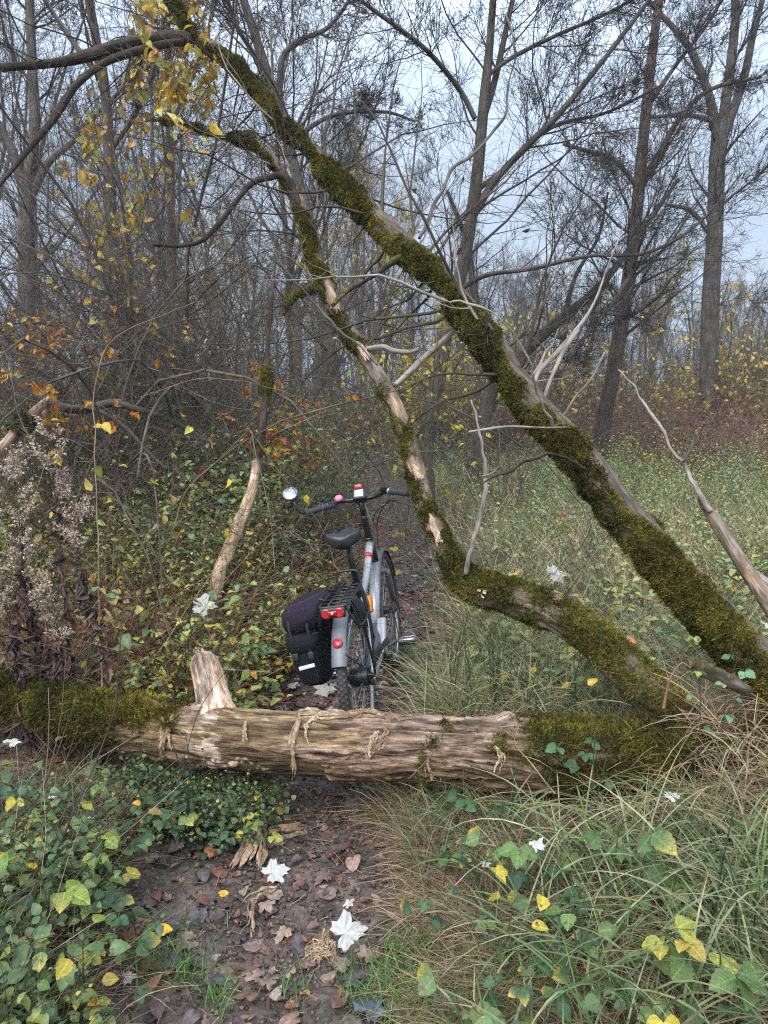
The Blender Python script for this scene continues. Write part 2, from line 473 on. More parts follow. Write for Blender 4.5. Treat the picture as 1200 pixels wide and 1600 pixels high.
MOSS = [(0.3, (0.020, 0.018, 0.006)), (0.5, (0.055, 0.048, 0.012)), (0.72, (0.13, 0.11, 0.025))]
M_barkdark = mat_bark('dark_bark', [(0.25, (0.028, 0.024, 0.020)), (0.55, (0.085, 0.072, 0.060)), (0.8, (0.18, 0.155, 0.13))])
M_barkgrey = mat_bark('grey_bark', [(0.25, (0.035, 0.030, 0.026)), (0.55, (0.12, 0.105, 0.092)), (0.8, (0.24, 0.21, 0.19))])
M_barkbrown = mat_bark('reddish_bark', [(0.25, (0.030, 0.020, 0.016)), (0.55, (0.10, 0.072, 0.058)), (0.8, (0.19, 0.145, 0.12))])
M_twig = mat_bark('twig_bark', [(0.3, (0.55, 0.55, 0.55)), (0.7, (1.3, 1.3, 1.3))], bump=0.2, usecol=True)
M_pale = mat_bark('barkless_wood', [(0.28, (0.08, 0.062, 0.048)), (0.45, (0.23, 0.195, 0.165)), (0.7, (0.44, 0.40, 0.36))], scale=(60, 60, 9), bump=0.9)
M_mosstree = mat_bark('mossy_bark', [(0.25, (0.035, 0.026, 0.018)), (0.5, (0.15, 0.115, 0.085)), (0.75, (0.36, 0.30, 0.25))], scale=(45, 45, 9), bump=1.0, dist=0.012, usecol=True, moss=MOSS)
M_log = mat_bark('log_bark', [(0.28, (0.035, 0.022, 0.015)), (0.42, (0.15, 0.105, 0.075)), (0.56, (0.34, 0.26, 0.20)), (0.75, (0.58, 0.49, 0.41))], scale=(46, 46, 8), bump=1.0, dist=0.014, usecol=True, moss=MOSS, fine=True)
M_moss = mat_leaf('moss', rough=0.9, trans=0.25, spec=0.1, nscale=40, namp=0.5)
M_leaf = mat_leaf('herb_leaf', rough=0.45, trans=0.3, spec=0.45, nscale=70, namp=0.3)
M_leafbig = mat_leaf('bramble_leaf', rough=0.5, trans=0.3, spec=0.4, nscale=120, namp=0.25, bump=0.6, veins=True)
M_grass = mat_leaf('grass_blade', rough=0.5, trans=0.3, spec=0.4, nscale=25, namp=0.25)
M_litter = mat_leaf('dead_leaf', rough=0.55, trans=0.08, spec=0.45, nscale=60, namp=0.45, bump=0.8)
M_white = mat_leaf('felted_white_leaf', rough=0.85, trans=0.1, spec=0.15, nscale=110, namp=0.16, bump=0.5)
M_strand = mat_leaf('torn_bast', rough=0.85, trans=0.1, spec=0.2, nscale=180, namp=0.45, bump=0.6)

def mat_ground():
    m, nt, b = new_mat('forest_soil')
    geo = N(nt, 'ShaderNodeNewGeometry')
    pa = N(nt, 'ShaderNodeAttribute', attribute_name='path')
    n1 = N(nt, 'ShaderNodeTexNoise'); n1.inputs['Scale'].default_value = 6; n1.inputs['Detail'].default_value = 8; n1.inputs['Roughness'].default_value = 0.7
    n2 = N(nt, 'ShaderNodeTexNoise'); n2.inputs['Scale'].default_value = 45; n2.inputs['Detail'].default_value = 6; n2.inputs['Roughness'].default_value = 0.7
    vo = N(nt, 'ShaderNodeTexVoronoi'); vo.inputs['Scale'].default_value = 38; vo.inputs['Randomness'].default_value = 1
    for n in (n1, n2, vo): nt.links.new(geo.outputs['Position'], n.inputs['Vector'])
    mud = ramp(nt, [(0.3, (0.026, 0.018, 0.013)), (0.5, (0.075, 0.054, 0.041)), (0.68, (0.15, 0.113, 0.086))])
    hum = ramp(nt, [(0.3, (0.018, 0.014, 0.009)), (0.55, (0.060, 0.045, 0.030)), (0.75, (0.12, 0.095, 0.06))])
    nt.links.new(n1.outputs['Fac'], mud.inputs[0]); nt.links.new(n2.outputs['Fac'], hum.inputs[0])
    mx = N(nt, 'ShaderNodeMix', data_type='RGBA')
    nt.links.new(pa.outputs['Fac'], mx.inputs[0]); nt.links.new(hum.outputs[0], mx.inputs[6]); nt.links.new(mud.outputs[0], mx.inputs[7])
    sc = N(nt, 'ShaderNodeMapRange'); sc.inputs[1].default_value = 0.3; sc.inputs[2].default_value = 0.7; sc.inputs[3].default_value = 0.6; sc.inputs[4].default_value = 1.4
    nt.links.new(n2.outputs['Fac'], sc.inputs[0])
    vm = N(nt, 'ShaderNodeVectorMath', operation='SCALE'); nt.links.new(mx.outputs[2], vm.inputs[0]); nt.links.new(sc.outputs[0], vm.inputs['Scale'])
    nt.links.new(vm.outputs[0], b.inputs['Base Color'])
    rr = N(nt, 'ShaderNodeMapRange'); rr.inputs[3].default_value = 0.32; rr.inputs[4].default_value = 0.9
    nt.links.new(n1.outputs['Fac'], rr.inputs[0]); nt.links.new(rr.outputs[0], b.inputs['Roughness'])
    ad = N(nt, 'ShaderNodeMath', operation='ADD'); nt.links.new(n2.outputs['Fac'], ad.inputs[0]); nt.links.new(vo.outputs['Distance'], ad.inputs[1])
    bp = N(nt, 'ShaderNodeBump'); bp.inputs['Strength'].default_value = 0.9; bp.inputs['Distance'].default_value = 0.012
    nt.links.new(ad.outputs[0], bp.inputs['Height']); nt.links.new(bp.outputs[0], b.inputs['Normal'])
    return m
M_ground = mat_ground()

# ------------------------------------------------------------------ ground
def spaced(lo, hi, c, fine, n):
    """coordinates dense round c, stretched towards lo and hi"""
    k = 6.2
    a = np.linspace(-1, 1, n); s = np.sinh(k * a) / math.sinh(k)
    return np.where(s < 0, c + s * (c - lo), c + s * (hi - c))
gx = spaced(-160, 160, 0, 0, 420); gy = spaced(-60, 260, 3.2, 0, 460)
GX, GY = np.meshgrid(gx, gy)
lump = (fbm(np.stack([GX * 14, GY * 14, 0 * GX], -1), 4, 2) - 0.5) * 0.034
GZ = gz(GX, GY) + lump * (np.hypot(GX, GY) < 9)
pm = np.clip(1 - path_d(GX, GY) / 0.18, 0, 1)
nx, ny = len(gx), len(gy)
ii, jj = np.meshgrid(np.arange(ny - 1), np.arange(nx - 1), indexing='ij')
b0 = (ii * nx + jj).ravel()
ground = np_mesh('ground', np.stack([GX.ravel(), GY.ravel(), GZ.ravel()], 1), np.stack([b0, b0 + 1, b0 + nx + 1, b0 + nx], 1), M_ground, attrs={'path': pm.ravel()})
tag(ground, 'dark forest soil with a trodden muddy path', kind='structure')


# ------------------------------------------------------------------ limbs: log, leaning trunks, dead branches
def px_curve(pts, n=None, seg=0.03):
    """pts: (px, py, radius in px, distance) -> smooth centreline and radii in metres"""
    A = []
    for px, py, r, Y in pts:
        d = ray(px, py); A.append([*at(px, py, Y), r / FPX * Y / d[1]])
    A = np.array(A)
    if n is None:
        n = max(6, int(np.linalg.norm(np.diff(A[:, :3], axis=0), axis=1).sum() / seg))
    C = crom(A, n)
    return C[:, :3], np.maximum(C[:, 3], 0.0012)

def limb_grid(P, R, sides, disp):
    """swept surface with displacement; disp(tc, nrm, t, r) -> metres. returns V, F, N, tc, t"""
    n = len(P)
    T = np.gradient(P, axis=0); T = norm(T)
    ref = np.array([0, 0, 1.0]) if abs(T[0, 2]) < 0.8 else np.array([1.0, 0, 0])
    Nn = np.empty_like(P); Nn[0] = norm(np.cross(T[0], ref))
    for i in range(1, n):
        v = Nn[i - 1] - (Nn[i - 1] @ T[i]) * T[i]; Nn[i] = v / np.linalg.norm(v)
    B = np.cross(T, Nn)
    a = np.linspace(0, 2 * math.pi, sides, endpoint=False)
    ring = Nn[:, None] * np.cos(a)[:, None] + B[:, None] * np.sin(a)[:, None]
    L = np.concatenate([[0], np.cumsum(np.linalg.norm(np.diff(P, axis=0), axis=1))])
    rr = R[:, None]
    tc = np.stack([np.cos(a)[None] * rr, np.sin(a)[None] * rr, np.broadcast_to(L[:, None], (n, sides))], -1)
    t = np.broadcast_to((L / L[-1])[:, None], (n, sides))
    d = disp(tc, ring, t, rr)
    V = P[:, None] + ring * (rr + d)[..., None]
    i = np.arange(n - 1)[:, None] * sides; j = np.arange(sides)[None]; k = (j + 1) % sides
    F = np.stack([i + j, i + k, i + sides + k, i + sides + j], -1).reshape(-1, 4)
    # close both ends
    V2 = np.vstack([V.reshape(-1, 3), P[0], P[-1]])
    nv = n * sides
    j = np.arange(sides); k = (j + 1) % sides
    F3 = np.vstack([np.stack([k, j, np.full(sides, nv)], 1), np.stack([(n - 1) * sides + j, (n - 1) * sides + k, np.full(sides, nv + 1)], 1)])
    return V2, [F, F3], ring, tc, t, V

def sm(x, a, b):
    y = np.clip((x - a) / (b - a), 0, 1); return y * y * (3 - 2 * y)

MOSSC = np.array([(0.034, 0.033, 0.008), (0.074, 0.070, 0.012), (0.135, 0.125, 0.020), (0.24, 0.215, 0.034), (0.11, 0.070, 0.022)])

def fuzz(geo, V, ring, mask, n, ln=(0.010, 0.022), w=0.0035, clump=0.6, up=0.3, pal=MOSSC, spread=0.7):
    """short moss shoots on a swept grid, thick where mask is high"""
    Vf = V.reshape(-1, 3); Nf = ring.reshape(-1, 3); m = mask.reshape(-1) ** 1.2
    s = m.sum()
    if s < 1e-6: return
    idx = rng.choice(len(m), n, p=m / s)
    jit = rng.normal(size=(n, 3)) * 0.004
    p = Vf[idx] + jit - Nf[idx] * 0.003
    d = norm(Nf[idx] + rng.normal(size=(n, 3)) * spread + np.array([0, 0, up]))
    L = U(ln[0], ln[1], n) * (0.6 + 0.8 * mask.reshape(-1)[idx])
    side = norm(np.cross(d, rng.normal(size=(n, 3)))) * w * U(0.7, 1.3, n)[:, None]
    mid = p + d * (L * 0.55)[:, None]; d2 = norm(d + rng.normal(size=(n, 3)) * 0.4 - np.array([0, 0, 0.15])); tip = mid + d2 * (L * 0.5)[:, None]
    Vh = np.stack([p - side * 0.6, p + side * 0.6, mid + side, mid - side, tip], 1).reshape(-1, 3)
    b = np.arange(n)[:, None] * 5
    F4 = b + np.array([[0, 1, 2, 3]]); F3 = b + np.array([[3, 2, 4]])
    q = np.clip(fbm(p * 9, 2, 4) * 1.6 - 0.3 + rng.normal(size=n) * 0.18, 0, 0.999) * (len(pal) - 2)
    i = q.astype(int); f = (q - i)[:, None]
    c = pal[i] * (1 - f) + pal[i + 1] * f
    pn = fbm(p * 3.2, 3, 9)[:, None]; c = c * (0.48 + 0.82 * pn) * (1 + (pn - 0.5) * np.array([0.5, 0.0, -0.3])); rust = rng.random(n) < 0.10; c[rust] = pal[-1]
    geo.add(Vh, [F4, F3], np.repeat(c, 5, 0))

def limb(name, pts, parent, mat, sides=48, seg=0.014, amp=0.006, lump=0.006, mossfn=None, bare=None, nfuzz=0, fz={}, ends=None, tint=None, kink=0.0, mossh=0.014, seed=0):
    P, R = px_curve(pts, seg=seg)
    if kink:
        s = np.linspace(0, 1, len(P))
        off = np.stack([fbm(np.stack([s * 9 + q * 31, s * 0, s * 0], -1), 3, seed + q) - 0.5 for q in range(3)], 1)
        P = P + off * kink * sm(s, 0, 0.06)[:, None]
    store = {}
    def disp(tc, ring, t, rr):
        q = tc * np.array([26, 26, 5.0]) + seed
        ridg = 1 - np.abs(2 * fbm(q, 4, seed) - 1) * 2.2
        d = amp * (ridg - 0.4) * np.minimum(1, rr / 0.05) + lump * (fbm(tc * np.array([9, 9, 4.0]), 3, seed + 3) - 0.5) * 2
        m = mossfn(tc, ring, t) if mossfn else np.zeros(t.shape)
        br = bare(tc, ring, t) if bare else np.zeros(t.shape)
        m = m * (1 - br)
        d = d * (1 - 0.75 * br) - br * amp * 0.8
        cl = np.clip(1 - np.abs(2 * fbm(tc * np.array([20, 20, 16.0]), 3, seed + 8) - 1) * 2, 0, 1)
        d = d + m * (mossh * 0.35 + mossh * 1.3 * cl)
        store['m'] = m; store['b'] = br
        if ends: d = d - rr * ends(t, tc)
        return d
    V2, F, ring, tc, t, V = limb_grid(P, R, sides, disp)
    m, br = store['m'], store['b']
    T2 = np.vstack([tc.reshape(-1, 3), [0, 0, 3.0], [0, 0, 7.0]])
    base = np.ones(t.shape + (3,)) if tint is None else tint(tc, ring, t)
    c = base * (1 - br[..., None]) + base * np.array([1.55, 1.38, 1.24]) * br[..., None]
    c2 = np.vstack([c.reshape(-1, 3), [[1.5, 1.3, 1.1]] * 2])
    m2 = np.concatenate([m.ravel(), [0, 0]])
    o = np_mesh(name, V2, F, mat, parent, col=c2, attrs={'tc': T2, 'moss': m2})
    if nfuzz:
        g = Geo(); fuzz(g, V, ring, m, nfuzz, **fz); g.build('moss', M_moss, parent)
    return P, R, V, ring

# --- the fallen log across the path
log_e = empty('fallen_log')
tag(log_e, 'thick fallen log with peeling bark and mossy ends lying across the muddy path', 'log')
LOGP = [(-40, 1075, 19.03, 3.15), (40, 1095, 25.94, 3.05), (120, 1118, 34.59, 2.95), (250, 1143, 41.51, 2.82), (400, 1158, 47.56, 2.72), (550, 1166, 47.56, 2.68), (700, 1171, 48.43, 2.66), (850, 1182, 52.16, 2.64), (960, 1188, 51.34, 2.64), (1080, 1182, 46.37, 2.66), (1200, 1168, 41.4, 2.7), (1330, 1150, 36.43, 2.78)]
def _logx(tc): return tc[..., 2]
_P, _R = px_curve(LOGP, seg=0.011)
_LL = np.linalg.norm(np.diff(_P, axis=0), axis=1).sum()
def log_frac(px):
    i = np.argmin([abs(px - (600 + FPX * p[0] / (p[1] * cp - (p[2] - CAMH) * sp))) for p in _P]); return i / (len(_P) - 1)
LF = {p: log_frac(p) for p in (60, 150, 215, 260, 330, 470, 520, 620, 700, 790, 830, 960, 1100)}
def log_moss(tc, ring, t):
    n = fbm(tc * np.array([11, 11, 7.0]), 4, 21) - 0.5
    up = ring[..., 2]; fr = -ring[..., 1]
    a = sm(0.9 * n * 2 + up * 0.9 + (LF[260] - t) * 14, 0.35, 0.75) * (t < LF[330])
    b = sm(n * 2.4 + fr * 0.25 + up * 0.35 + (t - LF[830]) * 13, 0.0, 0.5)
    c = sm(n * 3.4 - 0.85 + np.exp(-((t - LF[700]) / 0.028) ** 2) * 0.75 + np.exp(-((t - LF[260]) / 0.02) ** 2) * 0.9 * (up < 0.4), 0.15, 0.55)
    return np.clip(np.maximum(np.maximum(a, b), c), 0, 1) * sm(up, -0.95, -0.35)
def log_bare(tc, ring, t):
    n = fbm(tc * np.array([16, 16, 3.0]), 4, 33) - 0.5
    a = sm(n * 2.6 + np.exp(-((t - (LF[330] + LF[520]) / 2) / 0.085) ** 2) * 1.35 - 0.62, -0.05, 0.06)
    d = sm(n * 2.6 + np.exp(-((t - LF[260]) / 0.02) ** 2) * 1.1 - 0.9, 0.0, 0.08)
    return np.maximum(a, d)
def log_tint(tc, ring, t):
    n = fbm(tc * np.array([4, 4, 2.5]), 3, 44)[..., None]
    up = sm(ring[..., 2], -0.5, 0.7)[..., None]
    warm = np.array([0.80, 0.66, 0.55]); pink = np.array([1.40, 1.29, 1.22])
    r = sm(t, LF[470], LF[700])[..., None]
    c = warm * (1 - up) + (np.array([1.32, 1.21, 1.10]) * (1 - r) + pink * r) * up  # bark tones; the lighter upper side is top light painted into the tint
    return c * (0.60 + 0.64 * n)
def limb_log():
    P, R = px_curve(LOGP, seg=0.0065)
    sides = 260
    st = {}
    def disp(tc, ring, t, rr):
        wob = (fbm(tc * np.array([5, 5, 3.0]), 3, 9) - 0.5) * 1.3
        q = tc * np.array([34, 34, 3.6]) + wob[..., None] * np.array([3.0, 3.0, 0.6])
        ridg = 1 - np.abs(2 * fbm(q, 5, 1) - 1) * 2.4
        pl = fbm(tc * np.array([22, 22, 9.0]) + wob[..., None] * 2, 3, 2)
        plates = sm(pl, 0.47, 0.50)
        br = log_bare(tc, ring, t); m = log_moss(tc, ring, t) * (1 - 0.8 * br)
        low = (fbm(tc * np.array([7, 7, 2.2]), 3, 5) - 0.5) * 0.036
        fine_ = 1 - np.abs(2 * fbm(tc * np.array([90, 90, 16.0]) + wob[..., None] * 4, 4, 14) - 1) * 2.2
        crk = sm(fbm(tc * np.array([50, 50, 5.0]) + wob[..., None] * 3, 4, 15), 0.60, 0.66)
        d = low + (1 - br) * (0.008 * (ridg - 0.2) + 0.007 * plates + 0.0035 * fine_ - 0.008 * crk) + br * (0.003 * (ridg - 0.3) + 0.0015 * fine_ - 0.005 - 0.004 * crk)
        # knots: where the branch stub leaves, a burl on top
        for (tt, ww, hh, dirv) in ((LF[330], 0.020, 0.045, (0, 0.15, 0.98)), (LF[790], 0.010, 0.028, (0, 0.1, 1)), (LF[215], 0.008, 0.02, (0, 0.3, 0.95)), (LF[960], 0.02, 0.03, (0, -0.5, 0.8))):
            al = np.clip((ring * np.array(dirv)).sum(-1), 0, 1)
            d = d + hh * np.exp(-((t - tt) / ww) ** 2) * al ** 5 * (0.8 + 0.5 * fbm(tc * 30, 2, 7))
        cl = np.clip(1 - np.abs(2 * fbm(tc * np.array([20, 20, 16.0]), 3, 8) - 1) * 2, 0, 1)
        d = d + m * (0.004 + 0.014 * cl)
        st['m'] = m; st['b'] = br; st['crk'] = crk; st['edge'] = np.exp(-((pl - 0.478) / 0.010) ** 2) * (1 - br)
        return d
    V2, F, ring, tc, t, V = limb_grid(P, R, sides, disp)
    m, br = st['m'], st['b']
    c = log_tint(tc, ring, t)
    nb = fbm(tc * np.array([30, 30, 2.6]), 4, 55)[..., None]
    ny = fbm(tc * np.array([6, 6, 5.0]), 3, 66)[..., None]
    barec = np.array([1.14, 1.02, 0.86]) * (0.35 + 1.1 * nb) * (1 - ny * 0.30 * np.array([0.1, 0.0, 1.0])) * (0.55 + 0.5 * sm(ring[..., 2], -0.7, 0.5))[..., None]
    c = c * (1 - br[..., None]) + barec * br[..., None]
    c = c * (1 - 0.62 * st['crk'][..., None]) * (1 - 0.55 * st['edge'][..., None])  # shade of the cracks and plate edges painted into the bark colour
    # a greyish white lichen crust near the stub
    li = sm((fbm(tc * np.array([28, 28, 20.0]), 4, 77) - 0.5) * 3 + np.exp(-((t - LF[330]) / 0.03) ** 2) * 0.8 - 0.75, 0, 0.1)[..., None]
    c = c * (1 - li) + np.array([1.9, 1.95, 2.0]) * li
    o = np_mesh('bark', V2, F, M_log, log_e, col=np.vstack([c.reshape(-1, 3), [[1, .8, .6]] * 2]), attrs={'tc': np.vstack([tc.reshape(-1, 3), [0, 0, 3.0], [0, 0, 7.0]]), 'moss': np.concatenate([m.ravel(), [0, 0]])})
    g = Geo(); fuzz(g, V, ring, m, 90000, ln=(0.007, 0.018), w=0.0026)
    # hanging moss under the log by the stub
    g.build('moss', M_moss, log_e)
    return P, R, V, ring
LP, LR, LV, LRING = limb_log()

# torn strips of bast hanging off the log
def ribbon(geo, pts, w, col, twist=0.6, n=26, seed=0, fray=3):
    r = np.random.default_rng(seed)
    C = crom(np.array(pts, float), n)
    for f in range(fray):
        s = np.linspace(0, 1, n)
        off = np.cumsum(r.normal(size=(n, 3)) * 0.0021, 0)
        Q = C + off + r.normal(size=3) * w * 0.75
        T = norm(np.gradient(Q, axis=0))
        side = norm(np.cross(T, np.array([0.2, -1, 0.3]) + 0.5 * np.stack([np.sin(s * 7 * twist + f), np.cos(s * 5 * twist), 0 * s], 1)))
        ww = w * (0.35 + 0.65 * r.random()) * (0.5 + 0.9 * fbm(np.stack([s * 8 + f * 9, s * 0, s * 0], -1), 2, seed)) * sm(1.02 - s, 0, 0.2)
        up = np.cross(side, T)
        V = np.stack([Q - side * ww[:, None], Q + up * ww[:, None] * 0.12, Q + side * ww[:, None]], 1).reshape(-1, 3)
        i = np.arange(n - 1)[:, None] * 3
        F = np.vstack([i + np.array([[0, 1, 4, 3]]), i + np.array([[1, 2, 5, 4]])])
        cc = np.array(col) * (0.75 + 0.5 * r.random((n, 1))) 
        geo.add(V, F, np.repeat(cc, 3, 0))
def on_log(px, a):
    """point on the log surface: px along it, a = angle from the top towards the viewer in degrees"""
    i = int(log_frac(px) * (len(LP) - 1)); dirv = np.array([0, -math.sin(math.radians(a)), math.cos(math.radians(a))])
    j = np.argmax((LRING[i] * dirv).sum(-1)); return LV[i, j] + LRING[i, j] * 0.004
BAST = [(0.34, 0.235, 0.15), (0.42, 0.31, 0.21), (0.26, 0.175, 0.115)]
for k, (pa, aa) in enumerate([([472, 474, 470, 466, 470, 468], [8, 30, 55, 75, 95, 120]), ([500, 494, 484, 490], [5, 18, 34, 50]), ([272, 276, 279, 277], [38, 62, 88, 112]), ([288, 284, 286], [30, 60, 95]),
                              ([590, 584, 580], [40, 58, 78]), ([600, 605, 596, 590], [30, 42, 60, 72]), ([668, 672, 676], [78, 100, 118]), ([560, 520, 490, 470], [4, 1, 2, 8]), ([600, 570, 540, 525], [6, 0, 4, 10]), ([395, 401, 404], [30, 50, 70]), ([770, 775, 772], [55, 68, 84]), ([640, 630, 600], [2, 8, 12])]):
    g = Geo(); pts = [on_log(p, a) + np.array([0, -0.006 - 0.004 * (i == len(pa) - 1), 0.004]) for i, (p, a) in enumerate(zip(pa, aa))]
    ribbon(g, pts, 0.0055 if k in (0, 2, 7, 8) else 0.004, BAST[k % 3], seed=k, fray=9 if k in (0, 2, 7, 8) else 5)
    g.build('bark_strip', M_strand, log_e)

# pale broken stub rising from the log
def stub_bare(tc, ring, t): return np.clip(sm(fbm(tc * np.array([18, 18, 6.0]), 3, 12), 0.36, 0.44), 0, 1)
limb('branch_stub', [(340, 1125, 34, 2.76), (335, 1100, 29, 2.82), (329, 1074, 26, 2.90), (323, 1050, 25, 2.96), (318, 1032, 23, 3.00), (315, 1022, 21, 3.02), (313, 1016, 15, 3.03)], log_e, M_log, sides=64, seg=0.008, amp=0.005, lump=0.008, bare=stub_bare,
     tint=lambda tc, ring, t: np.ones(t.shape + (3,)) * np.array([1.75, 1.78, 1.85]), ends=lambda t, tc: 1.1 * sm(t, 0.82, 1) * fbm(tc * 60, 2, 3), seed=4)

# --- limb A: the big mossy leaning trunk
ta = empty('leaning_trunk')
tag(ta, 'long moss covered tree trunk leaning diagonally across the whole scene', 'tree trunk')
AP = [(1400, 1250, 41.4, 2.35), (1290, 1135, 36.96, 2.55), (1200, 1045, 34.74, 2.75), (1100, 937, 31.79, 3.0), (1000, 830, 27.35, 3.2), (900, 703, 23.65, 3.4), (830, 622, 21.44, 3.6), (750, 520, 19.96, 3.85), (680, 428, 18.48, 4.1), (600, 355, 16.26, 4.4), (520, 268, 14.04, 4.7), (440, 175, 11.83, 5.0), (370, 103, 9.61, 5.3), (312, 62, 8.87, 5.5), (278, 15, 7.39, 5.6), (235, -60, 5.91, 5.8), (170, -200, 3.7, 6.0)]
def a_moss(tc, ring, t):
    n = fbm(tc * np.array([8, 8, 5.0]), 4, 71) - 0.5
    # thick on the underside and the viewer's side, bark bare along the upper right edge
    side = ring @ norm(np.array([-0.55, -0.55, 0.1])); top = ring @ norm(np.array([0.7, 0.1, 0.7]))
    return sm(n * 4.2 + side * 0.40 - np.clip(top, 0, 1) * 0.95 + 0.50, -0.05, 0.8)
PA, RA, VA, RGA = limb('bark', AP, ta, M_mosstree, sides=110, seg=0.011, amp=0.007, lump=0.012, mossfn=a_moss, nfuzz=170000, fz=dict(ln=(0.006, 0.016), w=0.0026), kink=0.10, mossh=0.017, seed=2, tint=lambda tc, ring, t: np.ones(t.shape + (3,)) * 0.62,
     bare=lambda tc, ring, t: sm((fbm(tc * np.array([12, 12, 4.0]), 3, 90) - 0.5) * 3 + (ring @ norm(np.array([0.6, -0.1, 0.7]))) * 0.5 - 1.05, 0.0, 0.1))

def mossy(k=0.0, up=0.6, seed=0, f=10):
    return lambda tc, ring, t: sm((fbm(tc * np.array([f, f, f * 0.7]), 3, 50 + seed) - 0.5) * 2.6 + ring[..., 2] * up + k, 0.0, 0.45)

DARK = lambda tc, ring, t: np.ones(t.shape + (3,)) * np.array([0.28, 0.26, 0.24])
BLA = [(306, 62, 11, 5.5), (262, 60, 10.5, 5.48), (205, 67, 9.5, 5.4), (150, 83, 9, 5.3), (95, 97, 7, 5.2), (0, 106, 5.5, 5.1), (-110, 112, 4, 5.0)]
limb('branch', BLA, ta, M_mosstree, sides=24, seg=0.025, amp=0.003, lump=0.004, tint=DARK, seed=5)
limb('branch', [(303, 62, 6, 5.5), (240, 73, 6, 5.4), (170, 95, 5.5, 5.3), (122, 130, 5.5, 5.2), (88, 180, 5, 5.1), (40, 240, 4, 5.0), (-10, 300, 3, 4.9)], ta, M_mosstree, sides=18, seg=0.025, amp=0.002, lump=0.004, tint=DARK, mossfn=mossy(-0.6, 0.5, 3), seed=6)
limb('branch', [(640, 400, 5, 4.25), (612, 412, 4.2, 4.2), (585, 430, 3.6, 4.15), (545, 455, 2.4, 4.1), (520, 480, 1.2, 4.0)], ta, M_mosstree, sides=14, seg=0.02, amp=0.001, tint=DARK, mossfn=mossy(-0.3, 0.5, 4), seed=7)
PD4, RD4, _, _ = limb('dead_branch', [(835, 598, 3.22, 3.62), (845, 577, 4.02, 3.66), (872, 550, 4.44, 3.7), (903, 513, 3.59, 3.75), (922, 485, 2.43, 3.8), (936, 455, 1.83, 3.85), (950, 415, 1.04, 3.9), (968, 370, 0.73, 3.95), (985, 320, 0.70, 4)], ta, M_pale, sides=28, seg=0.012, amp=0.004, lump=0.004, seed=8)
limb('dead_branch', [(848, 628, 2.6, 3.55), (862, 590, 3.3, 3.6), (880, 550, 3.3, 3.66), (903, 515, 3.3, 3.74)], ta, M_pale, sides=14, seg=0.015, amp=0.002, seed=9)
limb('dead_branch', [(878, 655, 2.6, 3.48), (898, 622, 2.6, 3.45), (925, 590, 2.0, 3.4), (945, 550, 1.3, 3.4)], ta, M_pale, sides=12, seg=0.015, amp=0.002, seed=10)
limb('dead_branch', [(868, 672, 4.0, 3.4), (855, 640, 2.6, 3.35), (838, 610, 2.0, 3.3), (824, 560, 1.7, 3.25), (770, 490, 1.3, 3.2), (700, 470, 1.0, 3.2)], ta, M_pale, sides=12, seg=0.02, amp=0.001, seed=11, kink=0.05)
limb('dead_branch', [(886, 668, 1.82, 3.38), (840, 668, 1.47, 3.35), (790, 667, 1.26, 3.3), (732, 675, 0.91, 3.25)], ta, M_pale, sides=12, seg=0.02, amp=0.001, seed=12)
limb('branch', [(930, 745, 4, 3.3), (890, 720, 3, 3.2), (850, 712, 2.2, 3.1), (800, 735, 1.8, 3.0), (740, 760, 1.2, 2.95)], ta, M_mosstree, sides=10, seg=0.02, amp=0.001, tint=DARK, seed=13, kink=0.04)
limb('dead_branch', [(1180, 1085, 9.2, 2.7), (1130, 1062, 9.2, 2.62), (1095, 1048, 7.3, 2.58), (1070, 1040, 2.0, 2.56)], ta, M_mosstree, sides=28, seg=0.012, amp=0.004, mossfn=mossy(-0.2, 0.6, 6), seed=14)

# --- limb B: mossy snag rising from the log and bending up
tb = empty('bent_snag')
tag(tb, 'bent mossy snag with torn bark rising from the log behind the bicycle', 'tree trunk')
BP = [(1075, 1140, 23.99, 2.72), (1010, 1083, 29.59, 2.8), (930, 1012, 27.19, 2.95), (850, 962, 24.79, 3.08), (780, 932, 21.59, 3.2), (735, 913, 20.79, 3.28), (703, 880, 17.6, 3.38), (680, 825, 14.4, 3.5), (655, 755, 13.2, 3.65), (635, 680, 12.4, 3.8), (610, 618, 12.0, 3.95), (570, 555, 11.2, 4.15), (530, 490, 10.0, 4.3), (503, 425, 9.2, 4.5), (480, 360, 8.8, 4.7), (455, 300, 8.0, 4.85), (430, 257, 7.2, 4.95), (395, 225, 6.4, 5.05), (345, 214, 4.2, 5.15), (300, 196, 2.8, 5.25), (255, 186, 1.8, 5.3), (215, 190, 1.0, 5.35)]
def b_moss(tc, ring, t):
    n = fbm(tc * np.array([11, 11, 6.0]), 4, 171) - 0.5
    low = 1 - sm(t, 0.26, 0.34); high = sm(t, 0.46, 0.56); mid = (1 - low) * (1 - high)
    lean = ring @ norm(np.array([-0.8, -0.5, 0]))
    return sm(n * 2.6 + low * (0.5 + ring[..., 2] * 0.35) + high * (0.35 + lean * 0.5) + mid * (lean * 0.5 - 0.35), -0.05, 0.7)
def b_bare(tc, ring, t):
    n = fbm(tc * np.array([14, 14, 4.0]), 4, 181) - 0.5
    k = sum(np.exp(-((t - a) / w) ** 2) for a, w in ((0.335, 0.014), (0.41, 0.022), (0.565, 0.025), (0.27, 0.012), (0.13, 0.010)))
    return sm(n * 2.6 + k * 0.95 - 0.85 + 0.2 * (ring @ norm(np.array([0.3, -0.9, 0.2]))), 0.0, 0.08)
PB, RB, VB, RGB_ = limb('bark', BP, tb, M_mosstree, sides=96, seg=0.010, amp=0.007, lump=0.010, mossfn=b_moss, bare=b_bare, nfuzz=90000, fz=dict(ln=(0.005, 0.014), w=0.0024), kink=0.07, mossh=0.012, seed=20)
g = Geo()
